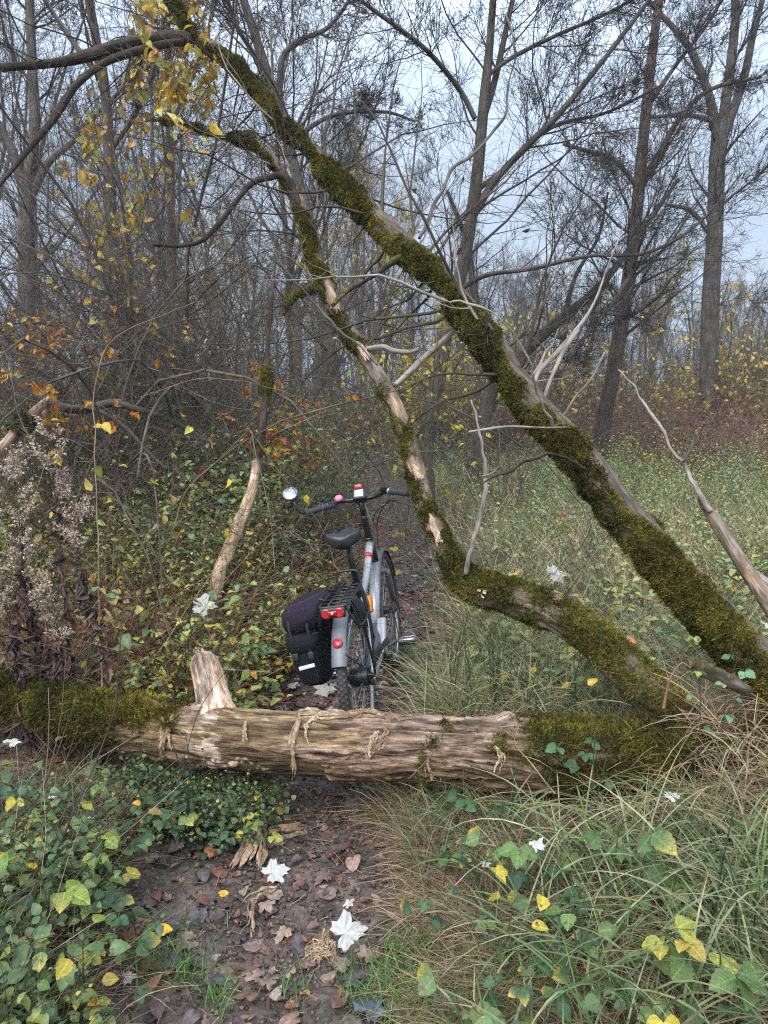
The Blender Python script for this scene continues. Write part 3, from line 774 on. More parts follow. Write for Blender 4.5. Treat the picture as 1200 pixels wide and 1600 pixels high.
def near_b(px, py, dx=0, dy=0, dz=0):
    d = (PB - np.array([0, 0, CAMH])); sx = 600 + FPX * d[:, 0] / (d[:, 1] * cp - d[:, 2] * sp); sy = 800 - FPX * (d[:, 1] * sp + d[:, 2] * cp) / (d[:, 1] * cp - d[:, 2] * sp)
    i = np.argmin((sx - px) ** 2 + (sy - py) ** 2); return PB[i] + np.array([dx, dy - RB[i] - 0.01, dz])
for k, (a, b_) in enumerate([((662, 800), (672, 850)), ((650, 722), (655, 745)), ((560, 530), (575, 565)), ((740, 925), (738, 955)), ((668, 812), (690, 850)), ((1000, 1050), (985, 1075))]):
    A0 = near_b(*a); B0 = near_b(*b_)
    gg = Geo(); ribbon(gg, [A0, (A0 + B0) / 2 + np.array([0, -0.012, 0]), B0 + np.array([0, -0.02, 0])], 0.010, (0.40, 0.29, 0.21), seed=k + 40, n=14, fray=4); gg.build('torn_bark', M_strand, tb)
limb('dead_branch', [(618, 602, 4.0, 3.93), (640, 582, 5.3, 3.95), (665, 557, 5.0, 4), (690, 535, 4.6, 4.03), (714, 514, 3.6, 4.05)], tb, M_pale, sides=24, seg=0.01, amp=0.004, lump=0.004, seed=21)
limb('branch', [(478, 352, 4.50, 4.7), (450, 280, 5.25, 4.8), (418, 278, 4.88, 4.8), (392, 288, 4.50, 4.8), (366, 318, 4.12, 4.75), (340, 352, 4.12, 4.7), (315, 376, 3.75, 4.65), (285, 384, 3.00, 4.6), (238, 383, 2.25, 4.5)], tb, M_mosstree, sides=18, seg=0.02, amp=0.002, lump=0.003, tint=DARK, seed=22)
limb('branch', [(510, 458, 4.5, 4.42), (485, 454, 4.5, 4.38), (466, 459, 3.5, 4.35), (450, 474, 2.5, 4.3), (444, 492, 1, 4.3)], tb, M_mosstree, sides=20, seg=0.014, amp=0.001, mossfn=mossy(0.2, 0.4, 8), nfuzz=3000, fz=dict(ln=(0.004, 0.010), w=0.002), seed=23)
limb('branch', [(574, 545, 3.5, 4.1), (600, 542, 4, 4.05), (615, 548, 4, 4.0), (640, 550, 3.5, 4.0), (655, 545, 2, 4.0)], tb, M_pale, sides=12, seg=0.015, amp=0.001, seed=24)
limb('dead_branch', [(728, 897, 3.3, 3.22), (735, 860, 3.3, 3.2), (747, 815, 3.3, 3.2), (756, 770, 3.0, 3.2), (757, 730, 2.6, 3.2), (752, 690, 2.1, 3.2), (745, 655, 1.3, 3.2), (735, 625, 0.9, 3.2)], tb, M_pale, sides=16, seg=0.015, amp=0.002, kink=0.03, seed=25)
limb('dead_branch', [(756, 745, 1.5, 3.2), (775, 735, 1.2, 3.15), (790, 705, 0.8, 3.1), (800, 690, 0.8, 3.1)], tb, M_pale, sides=8, seg=0.015, amp=0.0, seed=26)
limb('twig', [(418, 385, 1.50, 4.0), (450, 425, 2.40, 4.0), (490, 472, 2.40, 3.98), (530, 515, 2.10, 3.95), (565, 545, 1.80, 3.95), (590, 570, 1.20, 3.95)], tb, M_barkgrey, sides=8, seg=0.02, amp=0.0, kink=0.03, seed=27)

# --- other dead branches
def lone(name, label, cat, limbs, mat=None, group=None):
    e = empty(name); tag(e, label, cat, group)
    for i, (nm, pts, kw) in enumerate(limbs):
        limb(nm, pts, e, kw.pop('mat', mat), **kw)
    return e
lone('dead_branch', 'thick broken dead branch leaning up beside the big mossy leaning trunk', 'branch', [
    ('bark', [(1420, 1290, 24, 2.75), (1350, 1160, 21, 2.85), (1290, 1060, 18, 3.0), (1215, 960, 14, 3.15), (1170, 897, 12, 3.3), (1130, 833, 10, 3.45), (1105, 795, 8.5, 3.55), (1095, 778, 6, 3.6)], dict(mat=M_mosstree, bare=lambda tc, ring, t: sm(fbm(tc * np.array([16, 16, 5.0]), 3, 16), 0.55, 0.6), sides=40, seg=0.012, amp=0.005, lump=0.01, seed=30, tint=None)),
    ('side_branch', [(1110, 800, 4.2, 3.5), (1085, 755, 3.6, 3.6), (1062, 718, 3.4, 3.7), (1035, 670, 2.8, 3.75), (1000, 618, 2.1, 3.85), (968, 578, 1.4, 3.9)], dict(mat=M_pale, sides=14, seg=0.015, amp=0.002, seed=31, kink=0.05)),
    ('side_branch', [(1068, 722, 2.6, 3.66), (1080, 700, 2.2, 3.6), (1088, 672, 1.4, 3.55)], dict(mat=M_pale, sides=8, seg=0.015, amp=0.0, seed=32)),
    ('side_branch', [(1215, 925, 8, 3.2), (1190, 905, 7, 3.28), (1165, 885, 5, 3.3)], dict(mat=M_pale, sides=16, seg=0.012, amp=0.002, seed=33)),
])
lone('dead_branch', 'pale barkless branch with a mossy joint sticking up behind the dry goldenrod', 'branch', [
    ('bark', [(-260, 1030, 16, 3.4), (-160, 890, 15, 3.55), (-60, 770, 13, 3.7), (0, 705, 10, 3.8), (32, 668, 9, 3.9), (60, 638, 8, 4.0), (78, 620, 4, 4.05)], dict(mat=M_mosstree, sides=32, seg=0.012, amp=0.004, lump=0.006, seed=34,
        bare=lambda tc, ring, t: sm(np.abs(t - 0.86), 0.025, 0.045), mossfn=mossy(0.4, 0.3, 9), nfuzz=3000))])
lone('broken_sapling', 'leaning broken sapling, pale and peeled low down, dark and mossy above', 'tree trunk', [
    ('bark', [(300, 1085, 12, 3.95), (318, 1000, 12, 4.02), (340, 905, 11, 4.1), (352, 868, 11, 4.15), (368, 830, 10.5, 4.2), (385, 788, 9.5, 4.25), (398, 748, 8, 4.3), (405, 700, 7, 4.35), (411, 640, 7, 4.4), (416, 570, 5, 4.45), (424, 480, 3.5, 4.5), (430, 400, 2, 4.6)], dict(mat=M_mosstree, sides=40, seg=0.012, amp=0.004, lump=0.008, seed=35, kink=0.05,
        bare=lambda tc, ring, t: sm(0.52 - t, -0.01, 0.02) * sm(fbm(tc * np.array([20, 20, 8.0]), 3, 6), 0.3, 0.4), tint=lambda tc, ring, t: (0.4 + 1.9 * sm(0.53 - t, -0.01, 0.02))[..., None] * np.ones(3), mossfn=lambda tc, ring, t: mossy(-0.1, 0.2, 10)(tc, ring, t) * (t > 0.53), nfuzz=5000, fz=dict(ln=(0.004, 0.010), w=0.002)))])
lone('low_branch', 'dark crooked branch hanging low and level over the nettles', 'branch', [
    ('bark', [(-80, 520, 8.64, 4.6), (0, 575, 7.92, 4.6), (45, 615, 7.20, 4.65), (90, 634, 6.84, 4.7), (130, 640, 6.48, 4.75), (175, 630, 6.48, 4.8), (215, 640, 5.76, 4.85), (250, 650, 4.32, 4.9), (300, 675, 2.88, 5.0), (345, 700, 1.44, 5.1)], dict(mat=M_barkdark, sides=22, seg=0.02, amp=0.003, lump=0.005, seed=36)),
    ('side_branch', [(105, 636, 4.55, 4.7), (150, 640, 3.90, 4.7), (195, 668, 3.25, 4.7), (225, 700, 2.60, 4.7), (262, 735, 1.30, 4.7)], dict(mat=M_barkdark, sides=12, seg=0.02, amp=0.001, seed=37)),
    ('side_branch', [(70, 628, 3.90, 4.65), (40, 650, 3.25, 4.6), (5, 672, 2.60, 4.5), (-40, 690, 1.95, 4.4)], dict(mat=M_barkdark, sides=12, seg=0.02, amp=0.001, seed=38)),
])

# ------------------------------------------------------------------ trees and shrubs
TW = {'dark': (0.060, 0.049, 0.040), 'brown': (0.105, 0.080, 0.062), 'grey': (0.16, 0.14, 0.125), 'red': (0.20, 0.115, 0.09), 'olive': (0.15, 0.135, 0.06), 'straw': (0.30, 0.25, 0.17), 'pale': (0.42, 0.36, 0.28)}
YEL = np.array([lin((205, 175, 60)), lin((190, 165, 80)), lin((172, 172, 80)), lin((200, 145, 55)), lin((150, 125, 70))])
ORG = np.array([lin((205, 130, 35)), lin((190, 110, 45)), lin((220, 160, 60)), lin((150, 90, 45)), lin((176, 160, 60))])
GRN = np.array([lin((74, 110, 62)), lin((96, 132, 84)), lin((60, 92, 60)), lin((120, 140, 70)), lin((84, 122, 92))])
RUS = np.array([lin((120, 70, 45)), lin((100, 62, 48)), lin((140, 92, 60)), lin((86, 52, 42))])
REDC = np.array([lin((170, 40, 45)), lin((150, 30, 40)), lin((190, 80, 60)), lin((120, 30, 35))])
LEAF_S = leaf_tpl(3, 0.62, 0.42, 0.25, 0.3)
LEAF_O = leaf_tpl(4, 0.72, 0.40, 0.2, 0.35, seed=3)

def grp(g, lst, sides, col, jit=0.15):
    for P, R in lst:
        m = len(P)
        c = np.array(col) * (1 + U(-jit, jit, (m, 1))) * (1 + U(-0.06, 0.06, (m, 3)))
        V, F, C, T = tubes(P, R, sides, c)
        g.add(V, F, C, T)

def crown_from(P, R, plan, cols):
    """plan: list of spawn kwargs; returns list of (P, R) levels"""
    out = []
    cur = (P, R)
    for kw in plan:
        kw = dict(kw); src = kw.pop('src', None)
        cur = spawn(*(cur if src is None else ((P, R) if src == 'base' else out[src])), **kw)
        out.append(cur)
    return out

def scatter_leaves(g, P, n, size, pal, tpl=LEAF_S, hang=0.7, tr=(0.3, 1), box=None):
    m, k, _ = P.shape
    i = rng.integers(0, m, n * (6 if box else 1)); t = U(tr[0], tr[1], len(i)) * (k - 1)
    a = np.clip(t.astype(int), 0, k - 2); f = (t - a)[:, None]
    p = P[i, a] * (1 - f) + P[i, a + 1] * f
    if box is not None:
        d = p - np.array([0, 0, CAMH]); dep = d[:, 1] * cp - d[:, 2] * sp
        sx = 600 + FPX * d[:, 0] / dep; sy = 800 - FPX * (d[:, 1] * sp + d[:, 2] * cp) / dep
        keep = np.zeros(len(p), bool)
        for (x0, y0, x1, y1, pr) in box:
            keep |= (((sx - (x0 + x1) / 2) / (x1 - x0) * 2) ** 2 + ((sy - (y0 + y1) / 2) / (y1 - y0) * 2) ** 2 < 1) & (rng.random(len(p)) < pr)
        p = p[keep][:n]
    n = len(p)
    if n == 0: return
    x = norm(rng.normal(size=(n, 3)) * np.array([1, 1, 0.6]) - np.array([0, 0, hang]))
    z = norm(rng.normal(size=(n, 3)) + np.array([0, -0.3, 0.6]))
    M = frames(x, z) * (size * U(0.6, 1.2, n))[:, None, None]
    V, F = bake(tpl[0], tpl[1], M, p)
    ci = rng.integers(0, len(pal), n); c = np.asarray(pal)[ci] * U(0.75, 1.15, (n, 1))
    g.add(V, F, np.repeat(c, len(tpl[0]), 0))

def group_same(limbs, n=14):
    return np.stack([crom(p, n) for p, r in limbs]), np.stack([crom(np.stack([r, r * 0, r * 0], 1), n)[:, 0] if False else np.interp(np.linspace(0, 1, n), np.linspace(0, 1, len(r)), r) for p, r in limbs])

def traced_tree(label, trunk, branches, mat, twc, plan, plan_b=None, leaves=None, name='tree', cat='tree', group=None, trunk_amp=0.008, trunk_sides=20, tint=None, extra_leaf=None):
    P0, R0 = px_curve(trunk, seg=0.08); R0 = R0 * 0.86
    # run the foot down into the soil
    foot = P0[0].copy(); foot[2] = gz(foot[0], foot[1]) - 0.05
    if P0[0][2] > foot[2] + 0.05:
        P0 = np.vstack([foot, P0]); R0 = np.concatenate([[R0[0] * 1.25], R0])
    e = empty(name, tuple(foot)); tag(e, label, cat, group)
    g = Geo(); V, F, C, T = tubes(P0, R0 * (1 + (fbm(P0 * 3, 2, 5) - 0.5) * 0.12), trunk_sides, np.array([1.0, 1, 1]))
    # break up the round outline a little
    T3 = T * np.array([14, 14, 3]); V = V + norm(T * np.array([1, 1, 0]))[:, :3] * 0
    g.add(V, F, C, T)
    limbs = [(p_, r_ * 0.82) for p_, r_ in (px_curve(b, seg=0.08) for b in branches)]
    for p, r in limbs:
        V, F, C, T = tubes(p, r, 10, np.array([1.0, 1, 1])); g.add(V, F, C, T)
    g.build('trunk', mat, e, origin=foot)
    allP, allR = group_same([(P0, R0)] + limbs)
    g = Geo()
    lv = crown_from(allP[:1], allR[:1], plan, None)
    grp(g, lv[:1], 5, twc); grp(g, lv[1:], 3, twc)
    twp = [lv[-1][0]]
    if limbs:
        LL = np.linalg.norm(np.diff(allP[1:], axis=1), axis=2).sum(1); LT = LL.max()
        for lo, hi, f_ in ((0, 0.3, 0.25), (0.3, 0.6, 0.5), (0.6, 1.1, 1.0)):
            w_ = (LL / LT >= lo) & (LL / LT < hi)
            if not w_.any(): continue
            pl_ = [dict(q) for q in (plan_b or plan)]; pl_[0]['per'] = max(3, int(pl_[0]['per'] * f_))
            lv2 = crown_from(allP[1:][w_], allR[1:][w_], pl_, None)
            grp(g, lv2[:1], 4, twc); grp(g, lv2[1:], 3, twc)
            twp.append(lv2[-1][0])
    g.build('crown', M_twig, e, origin=foot)
    if leaves:
        g = Geo()
        for kw in (leaves if isinstance(leaves, list) else [leaves]):
            for tp in twp: scatter_leaves(g, tp, **kw)
        if g.n: g.build('leaves', M_leaf, e, origin=foot)
    return e

L1 = dict(per=16, tr=(0.25, 0.98), ang=(30, 65), ln=(0.22, 0.60), nseg=10, wander=0.11, up=0.05, rf=0.24, tipr=0.12)
L2 = dict(per=10, tr=(0.1, 1.0), ang=(20, 60), ln=(0.4, 0.85), nseg=7, wander=0.12, up=0.05, rf=0.42, rmin=0.0042)
L3 = dict(per=9, tr=(0.1, 1.0), ang=(20, 60), ln=(0.35, 0.8), nseg=5, wander=0.13, up=0.05, rf=0.6, rmin=0.0032)
L4 = dict(per=3, tr=(0.2, 1.0), ang=(20, 60), ln=(0.3, 0.7), nseg=4, wander=0.18, up=0.04, rf=0.6, rmin=0.0026)
B1 = dict(L1, per=16, ln=(0.3, 0.7), rf=0.30)
def lw(d, **k): q = dict(d); q.update(k); return q
Y = 9.0
traced_tree('tall dark bare tree with two steep limbs rising behind the big leaning trunk', 
    [(668, 745, 13.5, Y), (664, 720, 13, Y), (668, 670, 13, Y), (688, 570, 12.5, Y), (703, 490, 12.5, Y), (722, 420, 12, Y), (738, 330, 11, Y), (748, 250, 10.5, Y), (757, 150, 9, Y), (766, 60, 7, Y), (775, -80, 5, Y), (780, -250, 2.5, Y)],
    [[(735, 345, 8, Y), (775, 280, 7, Y), (830, 222, 6.5, Y - .1), (870, 182, 6, Y - .2), (930, 110, 5, Y - .3), (1010, 5, 4, Y - .4), (1090, -110, 2.5, Y - .5)],
     [(752, 195, 7, Y), (772, 130, 6.5, Y + .1), (790, 50, 5.5, Y + .1), (808, -40, 4, Y + .2), (820, -160, 2, Y)],
     [(742, 185, 5, Y), (718, 140, 5, Y), (670, 82, 4.5, Y - .3), (620, 42, 4, Y - .5), (570, 5, 3.5, Y - .6), (500, -60, 2, Y - .7)],
     [(742, 300, 5, Y), (790, 262, 4.5, Y + .2), (860, 200, 4, Y + .3), (950, 175, 3, Y + .4), (1040, 130, 2, Y + .5)],
     [(760, 120, 4, Y), (800, 90, 4, Y), (870, 55, 3.5, Y), (950, 20, 3, Y), (1040, -30, 2, Y)],
     [(715, 455, 5, Y), (760, 430, 4.5, Y - .3), (830, 420, 4, Y - .6), (920, 400, 3.5, Y - .8), (1010, 395, 3, Y - .9), (1090, 350, 2.5, Y - 1), (1160, 270, 1.5, Y - 1)]],
    M_barkdark, TW['dark'], [lw(L1, per=14, tr=(0.3, 0.98)), L2, lw(L3, per=8), L4], [lw(B1, per=18), lw(L2, per=9), lw(L3, per=6), L4],
    leaves=[dict(n=70, size=0.09, pal=RUS, box=[(770, 330, 840, 430, 0.7), (720, 340, 860, 470, 0.25)]), dict(n=20, size=0.09, pal=RUS)])
Y = 12.0
traced_tree('tall straight bare tree with a pale upper stem and a reddish lower trunk',
    [(938, 700, 14, Y), (945, 650, 13.5, Y), (962, 560, 13, Y), (983, 430, 12, Y), (995, 330, 11, Y), (1003, 240, 10, Y), (1012, 150, 9, Y), (1022, 60, 8, Y), (1035, -50, 7, Y), (1040, -200, 4, Y)],
    [[(998, 295, 5, Y), (960, 250, 4.5, Y), (925, 238, 4, Y), (880, 225, 3, Y)], [(1002, 285, 6, Y), (1030, 240, 6, Y), (1062, 185, 5, Y), (1110, 140, 4, Y), (1190, 120, 2, Y)],
     [(985, 430, 5, Y), (960, 470, 4.5, Y - 1), (920, 520, 4, Y - 2), (880, 560, 3, Y - 3)], [(1010, 170, 5, Y), (1050, 110, 4, Y), (1110, 30, 3, Y), (1160, -60, 2, Y)]],
    M_barkbrown, TW['dark'], [lw(L1, per=24, ln=(0.18, 0.5)), lw(L2, per=9), lw(L3, per=7), L4])
Y = 17.0
traced_tree('large dark tree forking into three high limbs on the far side of the meadow',
    [(1106, 640, 17, Y), (1110, 480, 15.5, Y), (1117, 360, 14, Y), (1120, 270, 14, Y), (1124, 205, 13, Y)],
    [[(1124, 225, 9, Y), (1108, 150, 8, Y), (1080, 80, 7, Y), (1040, 30, 5, Y), (980, -30, 3, Y)], [(1124, 225, 10, Y), (1138, 130, 9, Y), (1148, 40, 8, Y), (1150, -60, 6, Y), (1155, -200, 3, Y)],
     [(1128, 220, 9, Y), (1160, 130, 8, Y), (1178, 50, 6, Y), (1205, -50, 4, Y)], [(1112, 370, 5, Y), (1080, 330, 4, Y), (1040, 320, 3, Y)], [(1118, 190, 5, Y), (1070, 180, 4, Y), (1000, 185, 3, Y)]],
    M_barkdark, TW['dark'], [lw(L1, per=9, tr=(0.4, 1)), lw(L2, per=8), lw(L3, per=6)], [lw(B1, per=14, ln=(0.25, 0.6)), lw(L2, per=8), lw(L3, per=6), lw(L4, per=2)])
Y = 11.0
traced_tree('stout grey tree with a low fork standing behind the yellow leaved shrub',
    [(44, 720, 16, Y), (45, 600, 15, Y), (42, 450, 15, Y), (42, 330, 15, Y), (42, 275, 15, Y)],
    [[(38, 300, 10, Y), (22, 245, 9, Y), (2, 205, 9, Y), (-50, 110, 6, Y), (-90, 0, 4, Y)], [(43, 290, 12, Y), (54, 200, 10, Y), (50, 100, 9, Y), (46, 0, 8, Y), (40, -150, 4, Y)], [(48, 310, 8, Y), (75, 255, 7, Y), (110, 225, 5, Y), (150, 180, 4, Y), (210, 120, 3, Y)]],
    M_barkgrey, TW['dark'], [lw(L1, per=10, tr=(0.4, 1)), lw(L2, per=8), lw(L3, per=6)], [lw(B1, per=16), lw(L2, per=9), lw(L3, per=7), L4])
Y = 9.5
traced_tree('dark upright tree with yellow green leaves behind the tangled thicket',
    [(176, 720, 12, Y), (176, 500, 11, Y), (172, 300, 10.5, Y), (165, 150, 9, Y), (150, 60, 8, Y), (135, -30, 7, Y), (120, -200, 4, Y)],
    [[(163, 130, 6, Y), (110, 60, 5, Y), (70, 0, 4, Y), (20, -80, 3, Y)], [(170, 240, 5, Y), (215, 170, 5, Y), (245, 90, 4, Y), (260, 0, 3, Y)]],
    M_barkdark, TW['dark'], [lw(L1, per=18), lw(L2, per=9), lw(L3, per=6)],
    leaves=[dict(n=110, size=0.13, pal=YEL[1:3] * 0.9, box=[(60, 240, 180, 460, 0.5), (120, 120, 240, 300, 0.3)])])
Y = 12.0
traced_tree('slim pale stem behind hanging yellow leaves',
    [(268, 700, 8, Y), (270, 500, 8, Y), (266, 250, 7, Y), (262, 80, 6.5, Y), (258, -60, 6, Y), (250, -250, 3, Y)], [[(266, 200, 4, Y), (300, 120, 4, Y), (330, 30, 3, Y), (350, -60, 2, Y)]],
    M_barkbrown, TW['brown'], [lw(L1, per=14), lw(L2, per=9), lw(L3, per=5)],
    leaves=[dict(n=360, size=0.12, pal=YEL, box=[(190, -20, 340, 230, 0.8)])])
Y = 10.0
traced_tree('grey tree leaning away behind the bent snag',
    [(545, 760, 12, Y), (536, 680, 12, Y), (518, 560, 12, Y), (500, 420, 11, Y), (468, 290, 10, Y), (432, 160, 9, Y), (400, 60, 8, Y), (375, -20, 7, Y), (340, -160, 4, Y)],
    [[(436, 150, 6, Y), (442, 90, 6, Y), (470, 62, 5, Y), (510, 45, 4, Y), (545, 0, 3, Y), (560, -60, 2, Y)], [(432, 145, 5, Y), (400, 90, 5, Y), (365, 30, 4, Y), (345, -50, 3, Y)], [(455, 220, 5, Y), (520, 180, 4, Y), (600, 175, 3, Y), (650, 190, 2, Y)]],
    M_barkgrey, TW['dark'], [lw(L1, per=20), lw(L2, per=9), lw(L3, per=7), L4])
Y = 10.5
traced_tree('dark mossy tree slanting up to the right behind the pale dead branch',
    [(742, 720, 15, Y), (755, 660, 14, Y), (772, 600, 13, Y), (815, 555, 11, Y), (868, 505, 10, Y), (915, 468, 8, Y), (960, 420, 6, Y), (1010, 350, 5, Y), (1060, 280, 3, Y)],
    [[(775, 600, 9, Y), (770, 540, 8, Y), (742, 460, 7, Y), (730, 380, 5, Y), (700, 300, 3, Y)], [(880, 497, 5, Y), (900, 430, 4, Y), (935, 370, 3, Y), (950, 300, 2, Y)]],
    M_barkdark, TW['dark'], [lw(L1, per=8), lw(L2, per=7), lw(L3, per=6)])

def twigs_on(parent, P, R, per, absl, col, ang=(35, 80), lv2=6, tr=(0.2, 1), up=0.02, wander=0.14, lv3=4, leaves=None):
    Pn = resample(P[None], 60); Rn = np.interp(np.linspace(0, 1, 60), np.linspace(0, 1, len(R)), R)[None]
    a = spawn(Pn, Rn, per, tr=tr, ang=ang, absl=absl, nseg=9, wander=wander, up=up, rf=0.16, rmin=0.0022)
    g = Geo(); grp(g, [a], 5, col)
    b = spawn(*a, lv2, tr=(0.1, 1), ang=(30, 65), ln=(0.25, 0.6), nseg=6, wander=0.16, rf=0.6, rmin=0.0014); grp(g, [b], 3, col)
    if lv3: c = spawn(*b, lv3, tr=(0.1, 1), ang=(30, 65), ln=(0.3, 0.6), nseg=4, wander=0.16, rf=0.6, rmin=0.0011); grp(g, [c], 3, col)
    g.build('twigs', M_twig, parent)
    return a, b
twigs_on(ta, PA, RA, 60, (0.5, 1.9), (0.075, 0.062, 0.045), tr=(0.3, 1.0), up=0.0)
twigs_on(ta, PA, RA, 7, (0.5, 1.3), (0.30, 0.25, 0.19), tr=(0.25, 0.75), lv2=3, lv3=2)
twigs_on(tb, PB, RB, 34, (0.4, 1.5), (0.09, 0.075, 0.05), tr=(0.45, 1.0), up=0.02)
twigs_on(tb, PB, RB, 8, (0.4, 1.0), (0.30, 0.25, 0.19), tr=(0.4, 0.9), lv2=3, lv3=2)
Pb, Rb = px_curve(BLA, seg=0.05); twigs_on(ta, Pb, Rb, 16, (0.5, 1.5), TW['dark'], tr=(0.0, 1.0), up=-0.02)

# the pale sinuous branch that climbs out of the leaning trunk
limb('branch', [(655, 372, 3.2, 4.2), (690, 300, 3.2, 4.4), (705, 262, 2.8, 4.5), (745, 235, 2.6, 4.6), (770, 205, 2.5, 4.7), (790, 180, 2.3, 4.7), (800, 120, 1.9, 4.8), (806, 75, 1.6, 4.8), (790, 20, 1, 4.9)], ta, M_barkgrey, sides=12, seg=0.03, amp=0.001, seed=60, kink=0.05)

# --- the tangled thicket and other multi-stemmed bushes
def bush(label, base, n, length, spread, col, plan, leaves=None, lean=(0, 0), arch=0.10, r=0.012, name='bush', group=None, nseg=14, cat='bush', wander=0.10, r0=0.5):
    base = np.array([base[0], base[1], gz(base[0], base[1]) - 0.03])
    e = empty(name, tuple(base)); tag(e, label, cat, group)
    az = U(0, 2 * math.pi, n); th = np.abs(rng.normal(size=n)) * spread
    d = np.stack([np.sin(th) * np.cos(az) + lean[0], np.sin(th) * np.sin(az) + lean[1], np.cos(th)], 1); d = norm(d)
    p = np.stack([U(-r0, r0, n), U(-r0, r0, n), np.zeros(n)], 1) * 0.5; L = U(length[0], length[1], n)
    pts = [p]
    for s in range(nseg):
        d = norm(d + rng.normal(size=(n, 3)) * wander + np.array([0, 0, -arch * s / nseg]))
        p = p + d * (L / nseg)[:, None]; pts.append(p)
    P = np.stack(pts, 1); R = (U(0.5, 1.3, n) * r)[:, None] * np.linspace(1, 0.25, nseg + 1)[None]
    g = Geo(); grp(g, [(P, R)], 6, col); g.build('stems', M_twig, e)
    lv = crown_from(P, R, plan, None)
    g = Geo(); grp(g, lv, 3, col, 0.3); g.build('twigs', M_twig, e)
    if leaves:
        g = Geo()
        for kw in leaves:
            for P2 in [q[0] + base for q in lv[-2:]] : scatter_leaves(g, P2, **kw)
        if g.n: g.build('leaves', M_leaf, e, origin=base)
    return e
S1 = dict(per=12, tr=(0.1, 1.0), ang=(25, 70), ln=(0.25, 0.6), nseg=8, wander=0.16, up=0.0, rf=0.5, rmin=0.003)
S2 = dict(per=8, tr=(0.1, 1.0), ang=(25, 65), ln=(0.3, 0.6), nseg=6, wander=0.18, up=0.0, rf=0.6, rmin=0.0022)
S3 = dict(per=5, tr=(0.1, 1.0), ang=(25, 65), ln=(0.3, 0.7), nseg=4, wander=0.18, up=0.0, rf=0.6, rmin=0.0016)
bx = lambda px, py, Y: at(px, py, Y)[:2]
bush('huge dark tangle of bare arching stems with an almost black heart', bx(350, 700, 6.8), 46, (2.6, 5.2), 0.45, (0.115, 0.095, 0.078), [S1, lw(S2, per=7), lw(S3, per=4)], lean=(-0.22, 0.0), arch=0.30, r=0.022, name='thicket', cat='thicket', r0=1.0,
     leaves=[dict(n=330, size=0.08, pal=YEL, box=[(100, 130, 260, 500, 0.5), (300, 120, 460, 260, 0.3), (120, 420, 240, 600, 0.4)])])
bush('second dark tangle of thin stems crowding the first near the bent snag', bx(290, 700, 8.0), 22, (2.4, 4.8), 0.5, (0.125, 0.10, 0.085), [S1, lw(S2, per=6), lw(S3, per=4)], lean=(0.05, 0), arch=0.3, r=0.018, name='thicket', cat='thicket', r0=1.4)
bush('sprawling shrub with orange and yellow leaves over the nettles', bx(470, 760, 5.6), 20, (1.5, 2.7), 0.55, TW['brown'], [lw(S1, per=10), lw(S2, per=6), lw(S3, per=3)], lean=(-0.1, -0.1), arch=0.6, r=0.009, name='shrub', cat='shrub',
     leaves=[dict(n=750, size=0.062, pal=ORG, box=[(340, 530, 480, 700, 0.6), (350, 500, 570, 730, 0.4)]), dict(n=60, size=0.055, pal=GRN)])
bush('thin shrub of yellow leaves in front of the stout grey tree', bx(60, 800, 4.9), 20, (1.8, 3.3), 0.5, TW['brown'], [lw(S1, per=10), lw(S2, per=6), lw(S3, per=3)], lean=(-0.1, 0), arch=0.5, r=0.010, name='shrub', cat='shrub',
     leaves=[dict(n=650, size=0.064, pal=ORG, box=[(10, 470, 110, 560, 0.9), (140, 490, 200, 580, 0.9), (0, 400, 260, 680, 0.35)]), dict(n=200, size=0.06, pal=YEL)])
bush('shrub hung with clusters of orange yellow leaves before the dark thicket', bx(150, 860, 5.2), 14, (2.0, 3.4), 0.35, TW['brown'], [lw(S1, per=10), lw(S2, per=6), lw(S3, per=3)], lean=(-0.05, 0), arch=0.4, r=0.009, name='shrub', cat='shrub',
     leaves=[dict(n=420, size=0.062, pal=ORG, box=[(130, 480, 205, 590, 0.9), (20, 490, 110, 560, 0.9), (60, 400, 300, 640, 0.12)]), dict(n=120, size=0.06, pal=YEL)])
bush('low red leaved shrub beside the leaning broken sapling', bx(425, 790, 5.9), 12, (1.25, 1.7), 0.24, TW['red'], [lw(S1, per=8), lw(S2, per=4)], arch=0.3, r=0.006, name='shrub', cat='shrub',
     leaves=[dict(n=110, size=0.065, pal=REDC, hang=1.0)])
bush('yellow leaved bush glowing between the two mossy trunks', bx(690, 640, 15.5), 26, (2.6, 4.4), 0.4, TW['brown'], [S1, lw(S2, per=6)], arch=0.2, r=0.012, name='shrub', cat='shrub',
     leaves=[dict(n=900, size=0.10, pal=np.array([lin((205, 185, 40)), lin((180, 160, 50)), lin((160, 150, 60))]))])
bush('yellow leaved bush further back to the right of the big leaning trunk', bx(850, 640, 17), 24, (2.2, 4.0), 0.5, TW['brown'], [S1, lw(S2, per=6)], arch=0.2, r=0.012, name='shrub', cat='shrub',
     leaves=[dict(n=380, size=0.10, pal=np.array([lin((200, 165, 40)), lin((170, 140, 50)), lin((150, 120, 60))]))])
bush('small dead bush with drooping rust brown leaves beside the two limbed tree', bx(800, 700, 8.3), 10, (2.2, 3.0), 0.30, TW['brown'], [lw(S1, per=8), lw(S2, per=5)], arch=0.1, r=0.009, name='shrub', cat='shrub',
     leaves=[dict(n=260, size=0.085, pal=RUS, hang=1.6, box=[(730, 300, 870, 480, 0.6)])])
